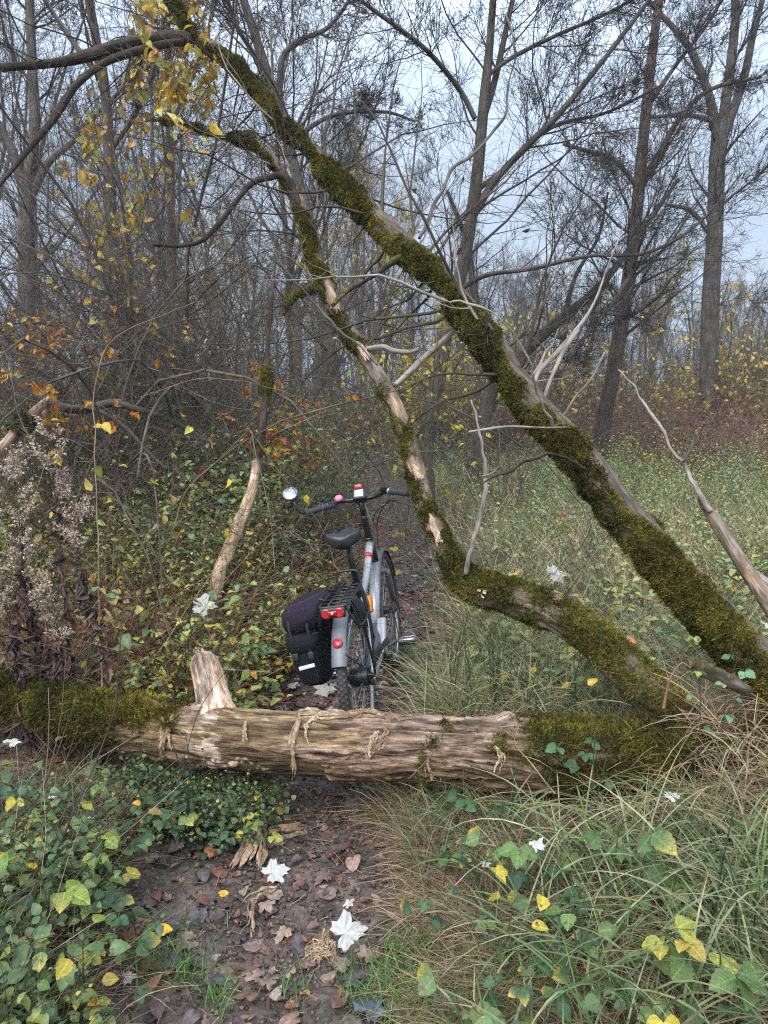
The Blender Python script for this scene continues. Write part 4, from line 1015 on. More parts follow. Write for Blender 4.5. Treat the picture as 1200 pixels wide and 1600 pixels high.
for k, (px, Yd) in enumerate([(1120, 12.5), (1190, 11.8), (1050, 14), (1250, 13.0), (985, 15), (1160, 14.5), (1090, 16), (920, 16.5), (1310, 12.5)]):
    bush('reddish brown bramble thicket of arching canes at the meadow edge', bx(px, 640, Yd), 40, (1.8, 3.3), 0.75, TW['red'], [lw(S1, per=9), lw(S2, per=6)], arch=1.3, r=0.008, name='bramble_thicket', cat='thicket', group='reddish bramble thickets at the meadow edge', r0=2.5,
         leaves=[dict(n=240, size=0.06, pal=RUS)])

bush('young tree of hanging yellow leaves behind the arching dark branch', bx(240, 760, 6.4), 7, (4.4, 5.6), 0.10, TW['brown'], [lw(S1, per=16, tr=(0.35, 1)), lw(S2, per=7), lw(S3, per=3)], lean=(-0.02, -0.02), arch=0.05, r=0.020, name='leafy_tree', cat='tree',
     leaves=[dict(n=520, size=0.085, pal=YEL, hang=1.2, box=[(190, -30, 350, 210, 0.8), (120, 60, 330, 380, 0.25)])])
bush('slender sapling with bright yellow green leaves beyond the bent snag', bx(610, 700, 8.4), 8, (2.2, 3.4), 0.2, TW['olive'], [lw(S1, per=12), lw(S2, per=5)], arch=0.1, r=0.010, name='sapling', cat='tree',
     leaves=[dict(n=200, size=0.075, pal=YEL[[0, 2]])])
bush('wide spray of long arching bare stems filling the upper left', bx(150, 900, 5.0), 18, (3.2, 4.8), 0.40, (0.12, 0.105, 0.075), [lw(S1, per=12, ln=(0.2, 0.5)), lw(S2, per=8), lw(S3, per=4)], lean=(-0.05, 0.05), arch=0.55, r=0.012, name='thicket', cat='thicket', r0=0.9,
     leaves=[dict(n=120, size=0.06, pal=YEL, box=[(0, 100, 300, 600, 0.3)])])
bush('loose spray of thin bare stems between the broken sapling and the bent snag', bx(450, 820, 5.9), 12, (2.6, 4.2), 0.28, (0.12, 0.10, 0.08), [lw(S1, per=12), lw(S2, per=7), lw(S3, per=4)], lean=(-0.10, 0.05), arch=0.35, r=0.010, name='thicket', cat='thicket', r0=0.8)
for k, (px, Yd) in enumerate([(760, 11.5), (880, 12.5), (1000, 14), (700, 12.5)]):
    bush('tall thin bare whips rising at the back of the meadow', bx(px, 640, Yd), 9, (2.0, 4.0), 0.30, TW['brown'], [lw(S1, per=9), lw(S2, per=6), lw(S3, per=2)], arch=0.15, r=0.009, name='bare_bush', group='tall bare whips at the back of the meadow', r0=1.6)
# --- prototypes for the wood behind
def forest_tree(h, r, seed, col, mat, forks=2, crown=0.35, leaf=None):
    global rng
    e = empty('forest_tree')
    n = 14; t = np.linspace(0, 1, n)
    mains = []
    lean = rng.normal(size=2) * 0.09
    base = np.stack([lean[0] * h * t ** 1.5 + (fbm(np.stack([t * 3, t * 0 + seed, t * 0], 1), 2, seed) - 0.5) * h * 0.09, lean[1] * h * t ** 1.5 + (fbm(np.stack([t * 3, t * 0 + seed + 5, t * 0], 1), 2, seed) - 0.5) * h * 0.09, t * h], 1)
    base[:, :2] -= base[0, :2]; base[0, 2] = -0.3
    R = r * 0.8 * (1 - 0.85 * t) * (1 + 0.3 * np.exp(-t * 20))
    g = Geo(); V, F, C, T = tubes(base, R, 9, np.array([1.0, 1, 1])); g.add(V, F, C, T)
    fk = spawn(base[None], R[None], forks, tr=(0.25, 0.6), ang=(15, 35), ln=(0.5, 0.7), nseg=n - 1, wander=0.07, up=0.07, rf=0.75, tipr=0.15, taperlen=0.4)
    V, F, C, T = tubes(fk[0], fk[1], 7, np.array([1.0, 1, 1])); g.add(V, F, C, T)
    g.build('trunk', mat, e)
    P = np.concatenate([base[None], fk[0]]); Rr = np.concatenate([R[None], fk[1]])
    lv = crown_from(P, Rr, [lw(L1, per=15, tr=(crown, 0.98), ln=(0.15, 0.4)), lw(L2, per=9, rmin=0.004), lw(L3, per=8, rmin=0.003)], None)
    g = Geo(); grp(g, lv[:1], 4, col); grp(g, lv[1:], 3, col); g.build('crown', M_twig, e)
    if leaf:
        g = Geo(); scatter_leaves(g, lv[-1][0], leaf[0], leaf[1], leaf[2]); g.build('leaves', M_leaf, e)
    return e
def copy_tree(o, parent=None):
    c = o.copy(); COL.objects.link(c); c.parent = parent
    for ch in list(o.children):
        d = ch.copy(); COL.objects.link(d); d.parent = c
    return c
FT = [forest_tree(10.5, 0.13, 1, TW['brown'], M_barkbrown), forest_tree(9, 0.10, 2, TW['dark'], M_barkdark, 3), forest_tree(12, 0.16, 3, TW['grey'], M_barkgrey, 3, 0.3), forest_tree(8, 0.07, 4, TW['brown'], M_barkgrey, 2, 0.2),
      forest_tree(9.5, 0.09, 5, (0.07, 0.055, 0.05), M_barkbrown, 3, 0.2), forest_tree(7.5, 0.08, 6, TW['olive'], M_barkdark, 2, 0.25, leaf=(500, 0.11, YEL)), forest_tree(8.5, 0.08, 7, TW['brown'], M_barkdark, 4, 0.15)]
FL = ['slender bare tree with reddish brown bark in the dense wood', 'thin dark bare tree in the dense wood', 'tall grey bare tree in the dense wood', 'small grey bare tree with low side twigs in the dense wood', 'bare brown tree with a wide twiggy crown in the dense wood',
      'small tree in the wood still holding yellow leaves', 'bushy bare tree forking low in the dense wood']
def put(o, x, y, s, rz):
    o.location = (x, y, float(gz(x, y))); o.rotation_euler = (0, 0, rz); o.scale = (s, s, s)
first = [True] * len(FT)
spots = []
tries = 0
trace_xy = [at(a, 700, b)[:2] for a, b in ((668, 9), (945, 12), (1108, 17), (44, 11), (176, 9.5), (268, 12), (536, 10), (755, 10.5))]
while len(spots) < 110 and tries < 20000:
    tries += 1
    y = 10 + 38 * rng.random() ** 0.75
    x = U(-0.68, 0.68) * y + U(-1.5, 1.5)
    if x > -0.05 * y and y < 21: continue           # the open meadow on the right
    if abs(x) < 0.9 and y < 15: continue            # the path corridor
    if min([math.hypot(x - a, y - b) for a, b in spots] + [9]) < 0.9: continue
    if min(math.hypot(x - a[0], y - a[1]) for a in trace_xy) < 0.8: continue
    spots.append((x, y))
spots.sort(key=lambda q: q[1])
for k, (x, y) in enumerate(spots):
    i = int(rng.integers(0, 7)) if x < 0 or y > 30 else int(rng.choice([0, 3, 4, 5, 6]))
    o = FT[i] if first[i] else copy_tree(FT[i])
    first[i] = False
    s = U(0.75, 1.1) * (1.0 if x < 0 else (0.74 if y < 24 else 0.9))
    put(o, x, y, s, U(0, 6.28)); tag(o, FL[i], 'tree', 'bare trees of the dense wood')
for i, f in enumerate(first):
    if f: put(FT[i], -20, 40 + i, 1, 0); tag(FT[i], FL[i], 'tree', 'bare trees of the dense wood')

# understorey bushes of the wood
UB = [bush('bare brown understorey bush below the wood', (0, 0), 16, (1.4, 3.0), 0.4, TW['brown'], [lw(S1, per=9), lw(S2, per=6)], arch=0.2, r=0.010, name='bare_bush', group='bare understorey bushes'),
      bush('bare dark understorey bush below the wood', (0, 0), 20, (1.2, 2.6), 0.5, TW['dark'], [lw(S1, per=9), lw(S2, per=6)], arch=0.4, r=0.009, name='bare_bush', group='bare understorey bushes'),
      bush('reddish understorey bush below the wood with some withered leaves', (0, 0), 18, (1.0, 2.2), 0.5, (0.11, 0.065, 0.05), [lw(S1, per=9), lw(S2, per=5)], arch=0.5, r=0.008, name='bare_bush', group='bare understorey bushes', leaves=[dict(n=160, size=0.07, pal=RUS)]),
      bush('understorey bush below the wood with sparse yellow leaves', (0, 0), 16, (1.2, 2.6), 0.45, TW['olive'], [lw(S1, per=9), lw(S2, per=5)], arch=0.3, r=0.008, name='bare_bush', group='bare understorey bushes', leaves=[dict(n=190, size=0.08, pal=YEL)])]
first = [True] * 4; cnt = 0; tries = 0; bs = []
while len(bs) < 135 and tries < 20000:
    tries += 1
    y = 8.5 + 34 * rng.random() ** 0.9; x = U(-0.66, 0.66) * y + U(-1, 1)
    if x > 0 and y < 15 + 2 * rng.random(): continue
    if abs(x) < 0.7 and y < 14: continue
    if min([math.hypot(x - a, y - b) for a, b in bs] + [9]) < 0.7: continue
    bs.append((x, y))
bs.sort(key=lambda q: q[1])
for x, y in bs:
    i = int(rng.integers(0, 4)); o = UB[i] if first[i] else copy_tree(UB[i]); first[i] = False
    put(o, x, y, U(0.8, 1.3), U(0, 6.28))
for k in range(64):
    y = U(17, 32); x = U(0.0, 0.66) * y; o = copy_tree(UB[int(rng.integers(0, 4))]); put(o, x, y, U(1.25, 1.9), U(0, 6.28))

# the far wood that closes the view, too dense to count
g = Geo(); nf = 420
yy = U(42, 95, nf); xx = U(-0.85, 0.85, nf) * yy
hh = U(6, 10.5, nf) * np.where(xx > 0, 0.85, 1.0)
t = np.linspace(0, 1, 8)
P = np.stack([xx[:, None] + rng.normal(size=(nf, 1)) * t * 0.8, yy[:, None] + 0 * t, gz(xx, yy)[:, None] + hh[:, None] * t], -1); P[..., :2] += rng.normal(size=(nf, 8, 2)) * 0.06
R = U(0.06, 0.16, (nf, 1)) * (1 - 0.85 * t)
grp(g, [(P, R)], 5, (0.075, 0.062, 0.055))
a = spawn(P, R, 22, tr=(0.1, 1), ang=(20, 60), ln=(0.15, 0.38), nseg=4, wander=0.12, up=0.08, rf=0.4, rmin=0.012); grp(g, [a], 3, (0.07, 0.056, 0.05), 0.3)
b = spawn(*a, 6, tr=(0.1, 1), ang=(25, 60), ln=(0.3, 0.6), nseg=3, wander=0.14, up=0.05, rf=0.5, rmin=0.007); grp(g, [b], 3, (0.08, 0.062, 0.055), 0.3)
o = g.build('far_wood', M_twig); tag(o, 'hazy far wood of bare trees closing the view beyond the meadow', 'wood', kind='stuff')

# ------------------------------------------------------------------ undergrowth
NET_LEAF = leaf_tpl(4, 0.62, 0.36, 0.22, 0.35, serr=0.10, seed=5)
def herb_tpl(h, seed, lmin=0.045, lmax=0.095, pairs=10, lean=0.25, tpl=NET_LEAF, stem_r=0.0022, low=0.15, whorl=2, droop=0.35, branch=0):
    r = np.random.default_rng(seed)
    V = []; F = []; K = []; nv = 0      # K: (kind 0 stem 1 leaf, random, tipness)
    stems = [(np.zeros(3), h, r.uniform(0, 6.28), lean * r.uniform(0.3, 1))]
    for b in range(branch): stems.append((np.array([0, 0, h * r.uniform(0.1, 0.3)]), h * r.uniform(0.5, 0.8), r.uniform(0, 6.28), lean * 2.2))
    for (o, hh, az, ln) in stems:
        t = np.linspace(0, 1, 6); P = o + np.stack([np.cos(az) * ln * hh * t ** 1.7, np.sin(az) * ln * hh * t ** 1.7, hh * t], 1) + r.normal(size=(6, 3)) * 0.008 * t[:, None]
        v, f, _, _ = tubes(P, stem_r * (1 - 0.6 * t), 3)
        f = f[0]; f = np.vstack([f[:, [0, 1, 2]], f[:, [0, 2, 3]]])
        V.append(v); F.append(f + nv); K.append(np.stack([np.zeros(len(v)), np.full(len(v), r.random()), np.zeros(len(v))], 1)); nv += len(v)
        ph = r.uniform(0, 6.28)
        for i in range(pairs):
            s = low + (1 - low) * (i + r.uniform(-.3, .3)) / max(1, pairs - 1); s = min(max(s, 0.02), 1.0)
            q = np.array([np.interp(s, t, P[:, k]) for k in range(3)]); ph += 1.57 + r.uniform(-.3, .3)
            for w in range(whorl):
                if r.random() < 0.12: continue
                a = ph + w * 2 * math.pi / whorl; L = r.uniform(lmin, lmax) * (1.0 - 0.55 * abs(s - 0.55) * 1.4)
                el = r.uniform(-droop, 0.35) + (0.5 if s > 0.9 else 0)
                x = np.array([np.cos(a) * math.cos(el), np.sin(a) * math.cos(el), math.sin(el)])
                M = frames(x, np.array([0, 0, 1.0]) + r.normal(size=3) * 0.3) * L
                lv = tpl[0] @ M.T + q + x * 0.010
                V.append(lv); F.append(tpl[1] + nv); k1 = r.random(); K.append(np.stack([np.ones(len(lv)), np.full(len(lv), k1), np.full(len(lv), s)], 1)); nv += len(lv)
    return np.vstack(V), np.vstack(F), np.vstack(K)

def sow(geo, tpls, x, y, scale, pal_leaf, pal_stem, zoff=0.0, tilt=0.15, palprob=None, yellow=0.1, yel=YEL, z=None):
    """plant copies of random templates at x, y"""
    n = len(x); zz = gz(x, y) if z is None else z
    which = rng.integers(0, len(tpls), n)
    for k, (tv, tf, tk) in enumerate(tpls):
        s = which == k; m = int(s.sum())
        if m == 0: continue
        rz = U(0, 6.28, m); up = norm(np.stack([rng.normal(size=m) * tilt, rng.normal(size=m) * tilt, np.ones(m)], 1))
        M = frames(np.stack([np.cos(rz), np.sin(rz), np.zeros(m)], 1), up) * scale[s][:, None, None]
        V, F = bake(tv, tf, M, np.stack([x[s], y[s], zz[s] + zoff], 1))
        # one main colour per plant, with the odd yellow leaf
        main = pal_leaf[rng.integers(0, len(pal_leaf), m)] * U(0.75, 1.2, (m, 1))
        yprob = U(0, yellow * 2, m)
        rr = (tk[None, :, 1] * 7919 + rng.random(m)[:, None] * 13) % 1.0
        isy = (rr < yprob[:, None]) & (tk[None, :, 0] > 0)
        yc = yel[rng.integers(0, len(yel), m)]
        c = main[:, None] * (0.72 + 0.55 * tk[None, :, 1:2])
        c = np.where(isy[..., None], yc[:, None] * 0.9, c)
        st = pal_stem[rng.integers(0, len(pal_stem), m)]
        c = np.where(tk[None, :, 0:1] < 0.5, st[:, None], c)
        geo.add(V, F, c.reshape(-1, 3))

def field(n, y0, y1, xl, xr, edge=0.05, power=1.0, keep=None):
    """random spots between distances y0 and y1 with xl(y) < x < xr(y), off the path"""
    y = y0 * (y1 / y0) ** (rng.random(n) ** power); x = xl(y) + (xr(y) - xl(y)) * rng.random(n)
    d = path_d(x, y)
    k = d > edge
    if keep is not None: k &= keep(x, y)
    return x[k], y[k]

STEMC = np.array([(0.10, 0.09, 0.045), (0.12, 0.08, 0.05), (0.07, 0.085, 0.035), (0.16, 0.12, 0.08)])
HERB = np.array([lin((92, 112, 62)), lin((108, 126, 70)), lin((80, 100, 62)), lin((126, 134, 72)), lin((94, 120, 80)), lin((140, 146, 80))]) * 1.55
PALEH = np.array([lin((130, 148, 96)), lin((150, 160, 108)), lin((112, 134, 92)), lin((158, 160, 92)), lin((140, 140, 92))])
T_net = [herb_tpl(h, 100 + i, lmin=0.022, lmax=0.058, pairs=p + 3, branch=b + 1) for i, (h, p, b) in enumerate([(0.95, 11, 0), (0.8, 10, 1), (1.1, 12, 1), (0.7, 9, 0), (0.9, 9, 2), (1.0, 13, 0)])]
T_low = [herb_tpl(h, 200 + i, lmin=0.035, lmax=0.075, pairs=5, branch=2, low=0.3, lean=0.6) for i, h in enumerate([0.35, 0.28, 0.42, 0.22])]
T_big = [herb_tpl(h, 300 + i, lmin=0.035, lmax=0.075, pairs=7, branch=1, lean=0.5, droop=0.5, tpl=leaf_tpl(6, 0.75, 0.36, 0.18, 0.35, serr=0.09, seed=9)) for i, h in enumerate([0.6, 0.45, 0.7])]

NEARC = np.array([lin((74, 98, 58)), lin((88, 112, 68)), lin((64, 88, 54)), lin((100, 120, 66)), lin((78, 104, 74)), lin((116, 126, 72))])
_nl = leaf_tpl(9, 0.74, 0.36, 0.16, 0.30, serr=0.06, seed=51)
_nl2 = leaf_tpl(9, 0.95, 0.42, 0.10, 0.22, serr=0.05, seed=52)
T_near = [herb_tpl(h, 400 + i, lmin=0.018, lmax=(0.05, 0.035, 0.07)[i % 3], pairs=4, branch=2, low=0.3, lean=0.7, tpl=(_nl, _nl2)[i % 2], droop=0.2) for i, h in enumerate([0.32, 0.2, 0.26, 0.16, 0.38, 0.24])]
T_nearbig = [herb_tpl(h, 450 + i, lmin=0.06, lmax=0.11, pairs=4, branch=1, lean=0.6, tpl=_nl, droop=0.3) for i, h in enumerate([0.5, 0.4])]
# left bank: tall nettles, thinning towards the path
def near_path(x, y): return np.clip(path_d(x, y) / 0.5, 0.25, 1)
g = Geo()
x, y = field(2300, 3.35, 11, lambda y: -0.66 * y - 0.6, lambda y: np.interp(y, _py, _px), edge=0.14)
clump = fbm(np.stack([x * 1.1, y * 1.1, 0 * x], -1), 3, 31); kk = rng.random(len(x)) < sm(clump, 0.30, 0.55) + 0.25; kk &= ~((x < -1.15) & (y < 4.0)); kk &= ~((path_d(x, y) < 0.38) & (y > 4.4)); x, y, clump = x[kk], y[kk], clump[kk]; sc = (0.5 + 0.9 * clump * U(0.6, 1.4, len(x))) * (0.45 + 0.55 * near_path(x, y)) * np.interp(y, [3.3, 5.5, 8], [0.72, 1.15, 1.35]); sow(g, T_net, x, y, sc, HERB, STEMC, yellow=0.10)
x, y = field(1500, 3.2, 9, lambda y: -0.62 * y - 0.6, lambda y: np.interp(y, _py, _px), edge=0.03)
kk = ~((x < -1.2) & (y < 3.8)) & ~((path_d(x, y) < 0.25) & (y > 4.4)); x, y = x[kk], y[kk]
sow(g, T_low + T_big, x, y, U(0.6, 1.2, len(x)), np.vstack([HERB, [lin((170, 168, 92))]]), STEMC, yellow=0.2)
o = g.build('nettles', M_leaf); tag(o, 'thick bank of nettles and herbs turning yellow on the left of the path', 'undergrowth', kind='stuff')
# low nettles close to the camera, in front of the log
g = Geo()
x, y = field(400, 1.35, 2.62, lambda y: -0.75 * y - 0.1, lambda y: np.interp(y, _py, _px) - 0.25 * y, edge=0.04); kk = fbm(np.stack([x * 3, y * 3, 0 * x], -1), 3, 36) > 0.52; x, y = x[kk], y[kk]
sow(g, T_near, x, y, U(0.5, 1.15, len(x)), NEARC, STEMC, yellow=0.05, tilt=0.3)
x, y = field(34, 1.5, 2.62, lambda y: -0.75 * y - 0.1, lambda y: np.interp(y, _py, _px) - 0.36 * y, edge=0.18)
sow(g, T_nearbig, x, y, U(0.45, 0.7, len(x)), NEARC, STEMC, yellow=0.08, tilt=0.3)
# dark leaves in the hollow under the log
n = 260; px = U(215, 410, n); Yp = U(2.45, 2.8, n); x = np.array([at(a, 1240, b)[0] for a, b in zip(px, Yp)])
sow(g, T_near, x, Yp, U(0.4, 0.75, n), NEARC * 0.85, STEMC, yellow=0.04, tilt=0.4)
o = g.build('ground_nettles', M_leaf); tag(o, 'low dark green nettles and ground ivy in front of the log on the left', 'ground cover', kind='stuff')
# right side: pale green herbs of the open meadow
g = Geo()
x, y = field(2300, 4.6, 16, lambda y: np.interp(y, _py, _px), lambda y: 0.66 * y + 0.8, edge=0.34, power=0.85)
cl_ = fbm(np.stack([x * 0.9, y * 0.9, 0 * x], -1), 3, 61); kk = rng.random(len(x)) < 0.15 + sm(cl_, 0.42, 0.62); x, y, cl_ = x[kk], y[kk], cl_[kk]
sow(g, T_net, x, y, U(0.4, 0.8, len(x)) * (0.6 + 0.8 * cl_), np.vstack([PALEH, HERB]), STEMC, yellow=0.05)
x, y = field(900, 9, 30, lambda y: -0.66 * y, lambda y: 0.66 * y + 0.8, edge=0.3, power=0.9)
sow(g, T_net, x, y, U(0.6, 1.0, len(x)), np.vstack([PALEH, HERB]), STEMC, yellow=0.08)
x, y = field(500, 3.3, 7, lambda y: np.interp(y, _py, _px), lambda y: 0.62 * y + 0.5, edge=0.25)
sow(g, T_low, x, y, U(0.8, 1.4, len(x)), PALEH, STEMC, yellow=0.12)
o = g.build('meadow_herbs', M_leaf); tag(o, 'pale green herbs and nettles covering the meadow beyond the leaning trunks', 'undergrowth', kind='stuff')
g = Geo()
x, y = field(160, 10, 16, lambda y: 0.25 * y, lambda y: 0.7 * y + 0.8, edge=0.1)
sow(g, T_net, x, y, U(0.8, 1.2, len(x)), np.array([lin((160, 158, 80)), lin((140, 146, 84)), lin((130, 142, 90))]), STEMC, yellow=0.3)
o = g.build('yellow_weeds', M_leaf); tag(o, 'tall yellowing weeds at the back edge of the meadow', 'weeds', kind='stuff')

# --- grass blades
def blades(n, x, y, h, w, az=None, lean=(0.05, 0.5), bend=(0.5, 1.8), pal=None, tipc=None, seg=5, z=None, jit=0.2):
    n = len(x); az = U(0, 6.28, n) if az is None else az
    th = U(lean[0], lean[1], n); bd = U(bend[0], bend[1], n); L = h / seg
    zz = (gz(x, y) - 0.01) if z is None else z
    p = np.stack([x, y, zz], 1); hd = np.stack([np.cos(az), np.sin(az), 0 * az], 1)
    sd0 = np.stack([-np.sin(az), np.cos(az), 0 * az], 1); tw = U(-0.9, 0.9, n)
    rows = []
    for s in range(seg + 1):
        ww = w * (1 - (s / seg) ** 1.7) * 0.5 + 0.0003
        nrm = np.cross(hd * np.sin(th)[:, None] + np.array([0, 0, 1]) * np.cos(th)[:, None], sd0)
        sd = sd0 * np.cos(tw * (1 + s * 0.2))[:, None] + nrm * np.sin(tw * (1 + s * 0.2))[:, None]
        rows.append(np.stack([p - sd * ww[:, None], p + sd * ww[:, None]], 1))
        dirv = hd * np.sin(th)[:, None] + np.array([0, 0, 1.0]) * np.cos(th)[:, None]
        p = p + dirv * L[:, None]; th = th + bd / seg
        low = p[:, 2] < gz(p[:, 0], p[:, 1]) + 0.01
        p[low, 2] = gz(p[low, 0], p[low, 1]) + 0.012
    V = np.stack(rows, 1).reshape(n, -1, 3)
    b = (np.arange(n) * (seg + 1) * 2)[:, None]
    F = np.concatenate([b + np.array([[2 * s, 2 * s + 1, 2 * s + 3, 2 * s + 2]]) for s in range(seg)], 0)
    c = pal[rng.integers(0, len(pal), n)] * (1 + U(-jit, jit, (n, 1)))
    c = np.repeat(c[:, None], (seg + 1) * 2, 1)
    if tipc is not None:
        k = (np.arange((seg + 1) * 2) // 2 / seg)[None, :, None] ** 2 * (rng.random((n, 1, 1)) < 0.5)
        c = c * (1 - k) + tipc * k
    return V.reshape(-1, 3), F, c.reshape(-1, 3)
STRAW = np.array([lin((190, 170, 135)), lin((165, 145, 115)), lin((140, 118, 92)), lin((205, 190, 155)), lin((120, 98, 78)), lin((150, 125, 105))])
GRASS = np.array([lin((98, 122, 76)), lin((118, 142, 98)), lin((82, 106, 64)), lin((138, 156, 112)), lin((108, 128, 64)), lin((76, 96, 62))])
LAWN = np.array([lin((76, 120, 50)), lin((96, 140, 60)), lin((64, 100, 44)), lin((110, 150, 76))])
def tuftpos(nt, per, y0, y1, xl, xr, sig=0.05, edge=0.1, keep=None, power=1.0):
    x, y = field(nt, y0, y1, xl, xr, edge, power, keep)
    x = np.repeat(x, per) + rng.normal(size=len(x) * per) * sig; y = np.repeat(y, per) + rng.normal(size=len(y) * per) * sig
    k = path_d(x, y) > edge * 0.4
    return x[k], y[k]

g = Geo()   # long grass between the snag and the leaning trunk and beyond
xc = lambda y: np.interp(y, _py, _px)
x, y = tuftpos(760, 24, 2.95, 6.5, xc, lambda y: 0.64 * y + 0.4, sig=0.05, edge=0.24)
h = U(0.22, 0.60, len(x)); g.add(*blades(0, x, y, h, U(0.003, 0.0065, len(x)), pal=GRASS, tipc=STRAW[0]))
x, y = tuftpos(760, 26, 2.95, 6.5, lambda y: xc(y) + 0.2, lambda y: 0.64 * y + 0.4, sig=0.07, edge=0.26)
h = U(0.2, 0.6, len(x)); g.add(*blades(0, x, y, h, U(0.002, 0.0045, len(x)), lean=(0.2, 1.0), bend=(0.8, 2.4), pal=STRAW))
x, y = tuftpos(2300, 16, 4.8, 18, xc, lambda y: 0.64 * y + 0.8, sig=0.12, edge=0.34)
h = U(0.25, 0.65, len(x)); g.add(*blades(0, x, y, h, U(0.006, 0.012, len(x)), pal=np.vstack([GRASS, STRAW, STRAW[[0, 3]]]), seg=4))
o = g.build('long_grass', M_grass); tag(o, 'long green and straw coloured grass growing behind the log on the right', 'grass', kind='stuff')

g = Geo()   # foreground tangle on the right
xl2 = lambda y: np.interp(y, _py, _px) + np.interp(y, _py, _pw)
pyk = lambda x, y: path_d(x, y) > 0.12
x, y = tuftpos(300, 34, 1.45, 2.75, lambda y: xl2(y) + 0.10, lambda y: 0.78 * y + 0.1, sig=0.07, edge=0.12)
h = U(0.10, 0.36, len(x)) * np.clip((x - xc(y)) * 0.9 + 0.25, 0.4, 1.0); g.add(*blades(0, x, y, h, U(0.0018, 0.0042, len(x)), lean=(0.7, 1.6), bend=(0.2, 2.4), pal=STRAW[[1, 2, 4, 5, 4, 2]] * 0.9, jit=0.4))
x, y = tuftpos(170, 10, 1.5, 2.75, lambda y: xl2(y) + 0.25, lambda y: 0.78 * y + 0.1, sig=0.05, edge=0.15)
h = U(0.25, 0.62, len(x)) * np.clip((x - xc(y)) * 0.9 + 0.15, 0.35, 1.0); g.add(*blades(0, x, y, h, U(0.004, 0.0085, len(x)), lean=(0.1, 0.8), bend=(0.9, 2.3), pal=GRASS * 0.9, tipc=STRAW[0], seg=8))
x, y = tuftpos(55, 40, 1.4, 2.9, lambda y: xl2(y) + 0.0, lambda y: xl2(y) + 0.55, sig=0.05, edge=0.02)
g.add(*blades(0, x, y, U(0.03, 0.10, len(x)), U(0.0015, 0.003, len(x)), pal=LAWN, seg=3))
# tangle heaped over the right end of the log
n = 5200; px = U(960, 1300, n); x = np.array([at(a, 1180, 2.6)[0] for a in px]); y = U(2.3, 2.95, n)
hz_ = gz(x, y) + U(0, 1, n) * np.interp(y, [2.3, 2.55, 2.75, 2.95], [0.12, 0.36, 0.40, 0.15]) * np.clip((px - 940) / 160, 0.2, 1)
g.add(*blades(0, x, y, U(0.12, 0.42, n), U(0.0018, 0.004, n), lean=(0.7, 1.9), bend=(0.5, 1.8), pal=STRAW[[1, 2, 4, 5, 0]], z=hz_))
o = g.build('grass_tangle', M_grass); tag(o, 'tangle of dry straw and arching green sedge in front of the log on the right', 'grass', kind='stuff')

g = Geo()   # left foreground straw and tufts on the path
x, y = tuftpos(210, 16, 1.35, 2.8, lambda y: -0.78 * y, lambda y: xc(y) - 0.3 * y, sig=0.06, edge=0.1)
g.add(*blades(0, x, y, U(0.12, 0.4, len(x)), U(0.0016, 0.0035, len(x)), lean=(0.4, 1.4), bend=(0.6, 2.0), pal=np.vstack([STRAW[[1, 2, 4, 5]], RUS[:2]])))
x, y = tuftpos(110, 26, 1.4, 2.8, lambda y: -0.78 * y, lambda y: xc(y) - 0.3 * y, sig=0.05, edge=0.1)
g.add(*blades(0, x, y, U(0.10, 0.32, len(x)), U(0.002, 0.004, len(x)), lean=(0.1, 0.9), pal=GRASS * 0.8))
for (px, py, m, sg) in ((300, 1515, 90, 0.035), (240, 1500, 240, 0.07), (340, 1560, 70, 0.03), (455, 1545, 40, 0.03), (590, 1545, 120, 0.05), (700, 1560, 500, 0.12), (640, 1590, 300, 0.1), (800, 1540, 260, 0.1), (620, 1500, 120, 0.05), (400, 1030, 260, 0.09), (425, 1010, 160, 0.08), (660, 1070, 300, 0.12), (640, 1020, 160, 0.08), (680, 900, 160, 0.10), (690, 960, 200, 0.12), (600, 1280, 60, 0.05)):
    c = gnd(px, py); x = c[0] + rng.normal(size=m) * sg; y = c[1] + rng.normal(size=m) * sg
    g.add(*blades(0, x, y, U(0.03, 0.11, m), U(0.0016, 0.003, m), pal=LAWN, seg=3))
x, y = tuftpos(26, 60, 2.25, 2.62, lambda y: xl2(y) - 0.02, lambda y: xl2(y) + 0.30, sig=0.03, edge=0.0)
g.add(*blades(0, x, y, U(0.10, 0.28, len(x)), U(0.0018, 0.0035, len(x)), lean=(0.0, 0.7), bend=(0.4, 1.6), pal=np.vstack([GRASS[:3] * 0.8, STRAW[[1, 2, 5]]])))
o = g.build('short_grass', M_grass); tag(o, 'short bright green grass and dry wisps along the path edges', 'grass', kind='stuff')

# --- dry stalks woven through the left bank
def stalks(n, y0, y1, xl, xr, L, r, pal, lean=0.6, edge=0.1, z=None):
    x, y = field(n, y0, y1, xl, xr, edge); n = len(x)
    d = norm(np.stack([rng.normal(size=n) * lean, rng.normal(size=n) * lean, np.ones(n) * 0.8], 1)); p = np.stack([x, y, gz(x, y)], 1); LL = U(L[0], L[1], n)
    pts = [p]
    for s in range(6): d = norm(d + rng.normal(size=(n, 3)) * 0.10 + np.array([0, 0, -0.05])); p = p + d * (LL / 6)[:, None]; pts.append(p)
    P = np.stack(pts, 1); R = U(r[0], r[1], n)[:, None] * np.linspace(1, 0.4, 7)[None]
    V, F, C, T = tubes(P, R, 3, pal[rng.integers(0, len(pal), n)]); return P, R, (V, F, C, T)
DRY = np.array([lin((150, 125, 100)), lin((120, 88, 70)), lin((100, 76, 62)), lin((175, 155, 130)), lin((130, 84, 62))])
g = Geo()
P, R, q = stalks(3600, 3.3, 9, lambda y: -0.66 * y, xc, (0.5, 1.4), (0.001, 0.0028), DRY, edge=0.22); g.add(*q)
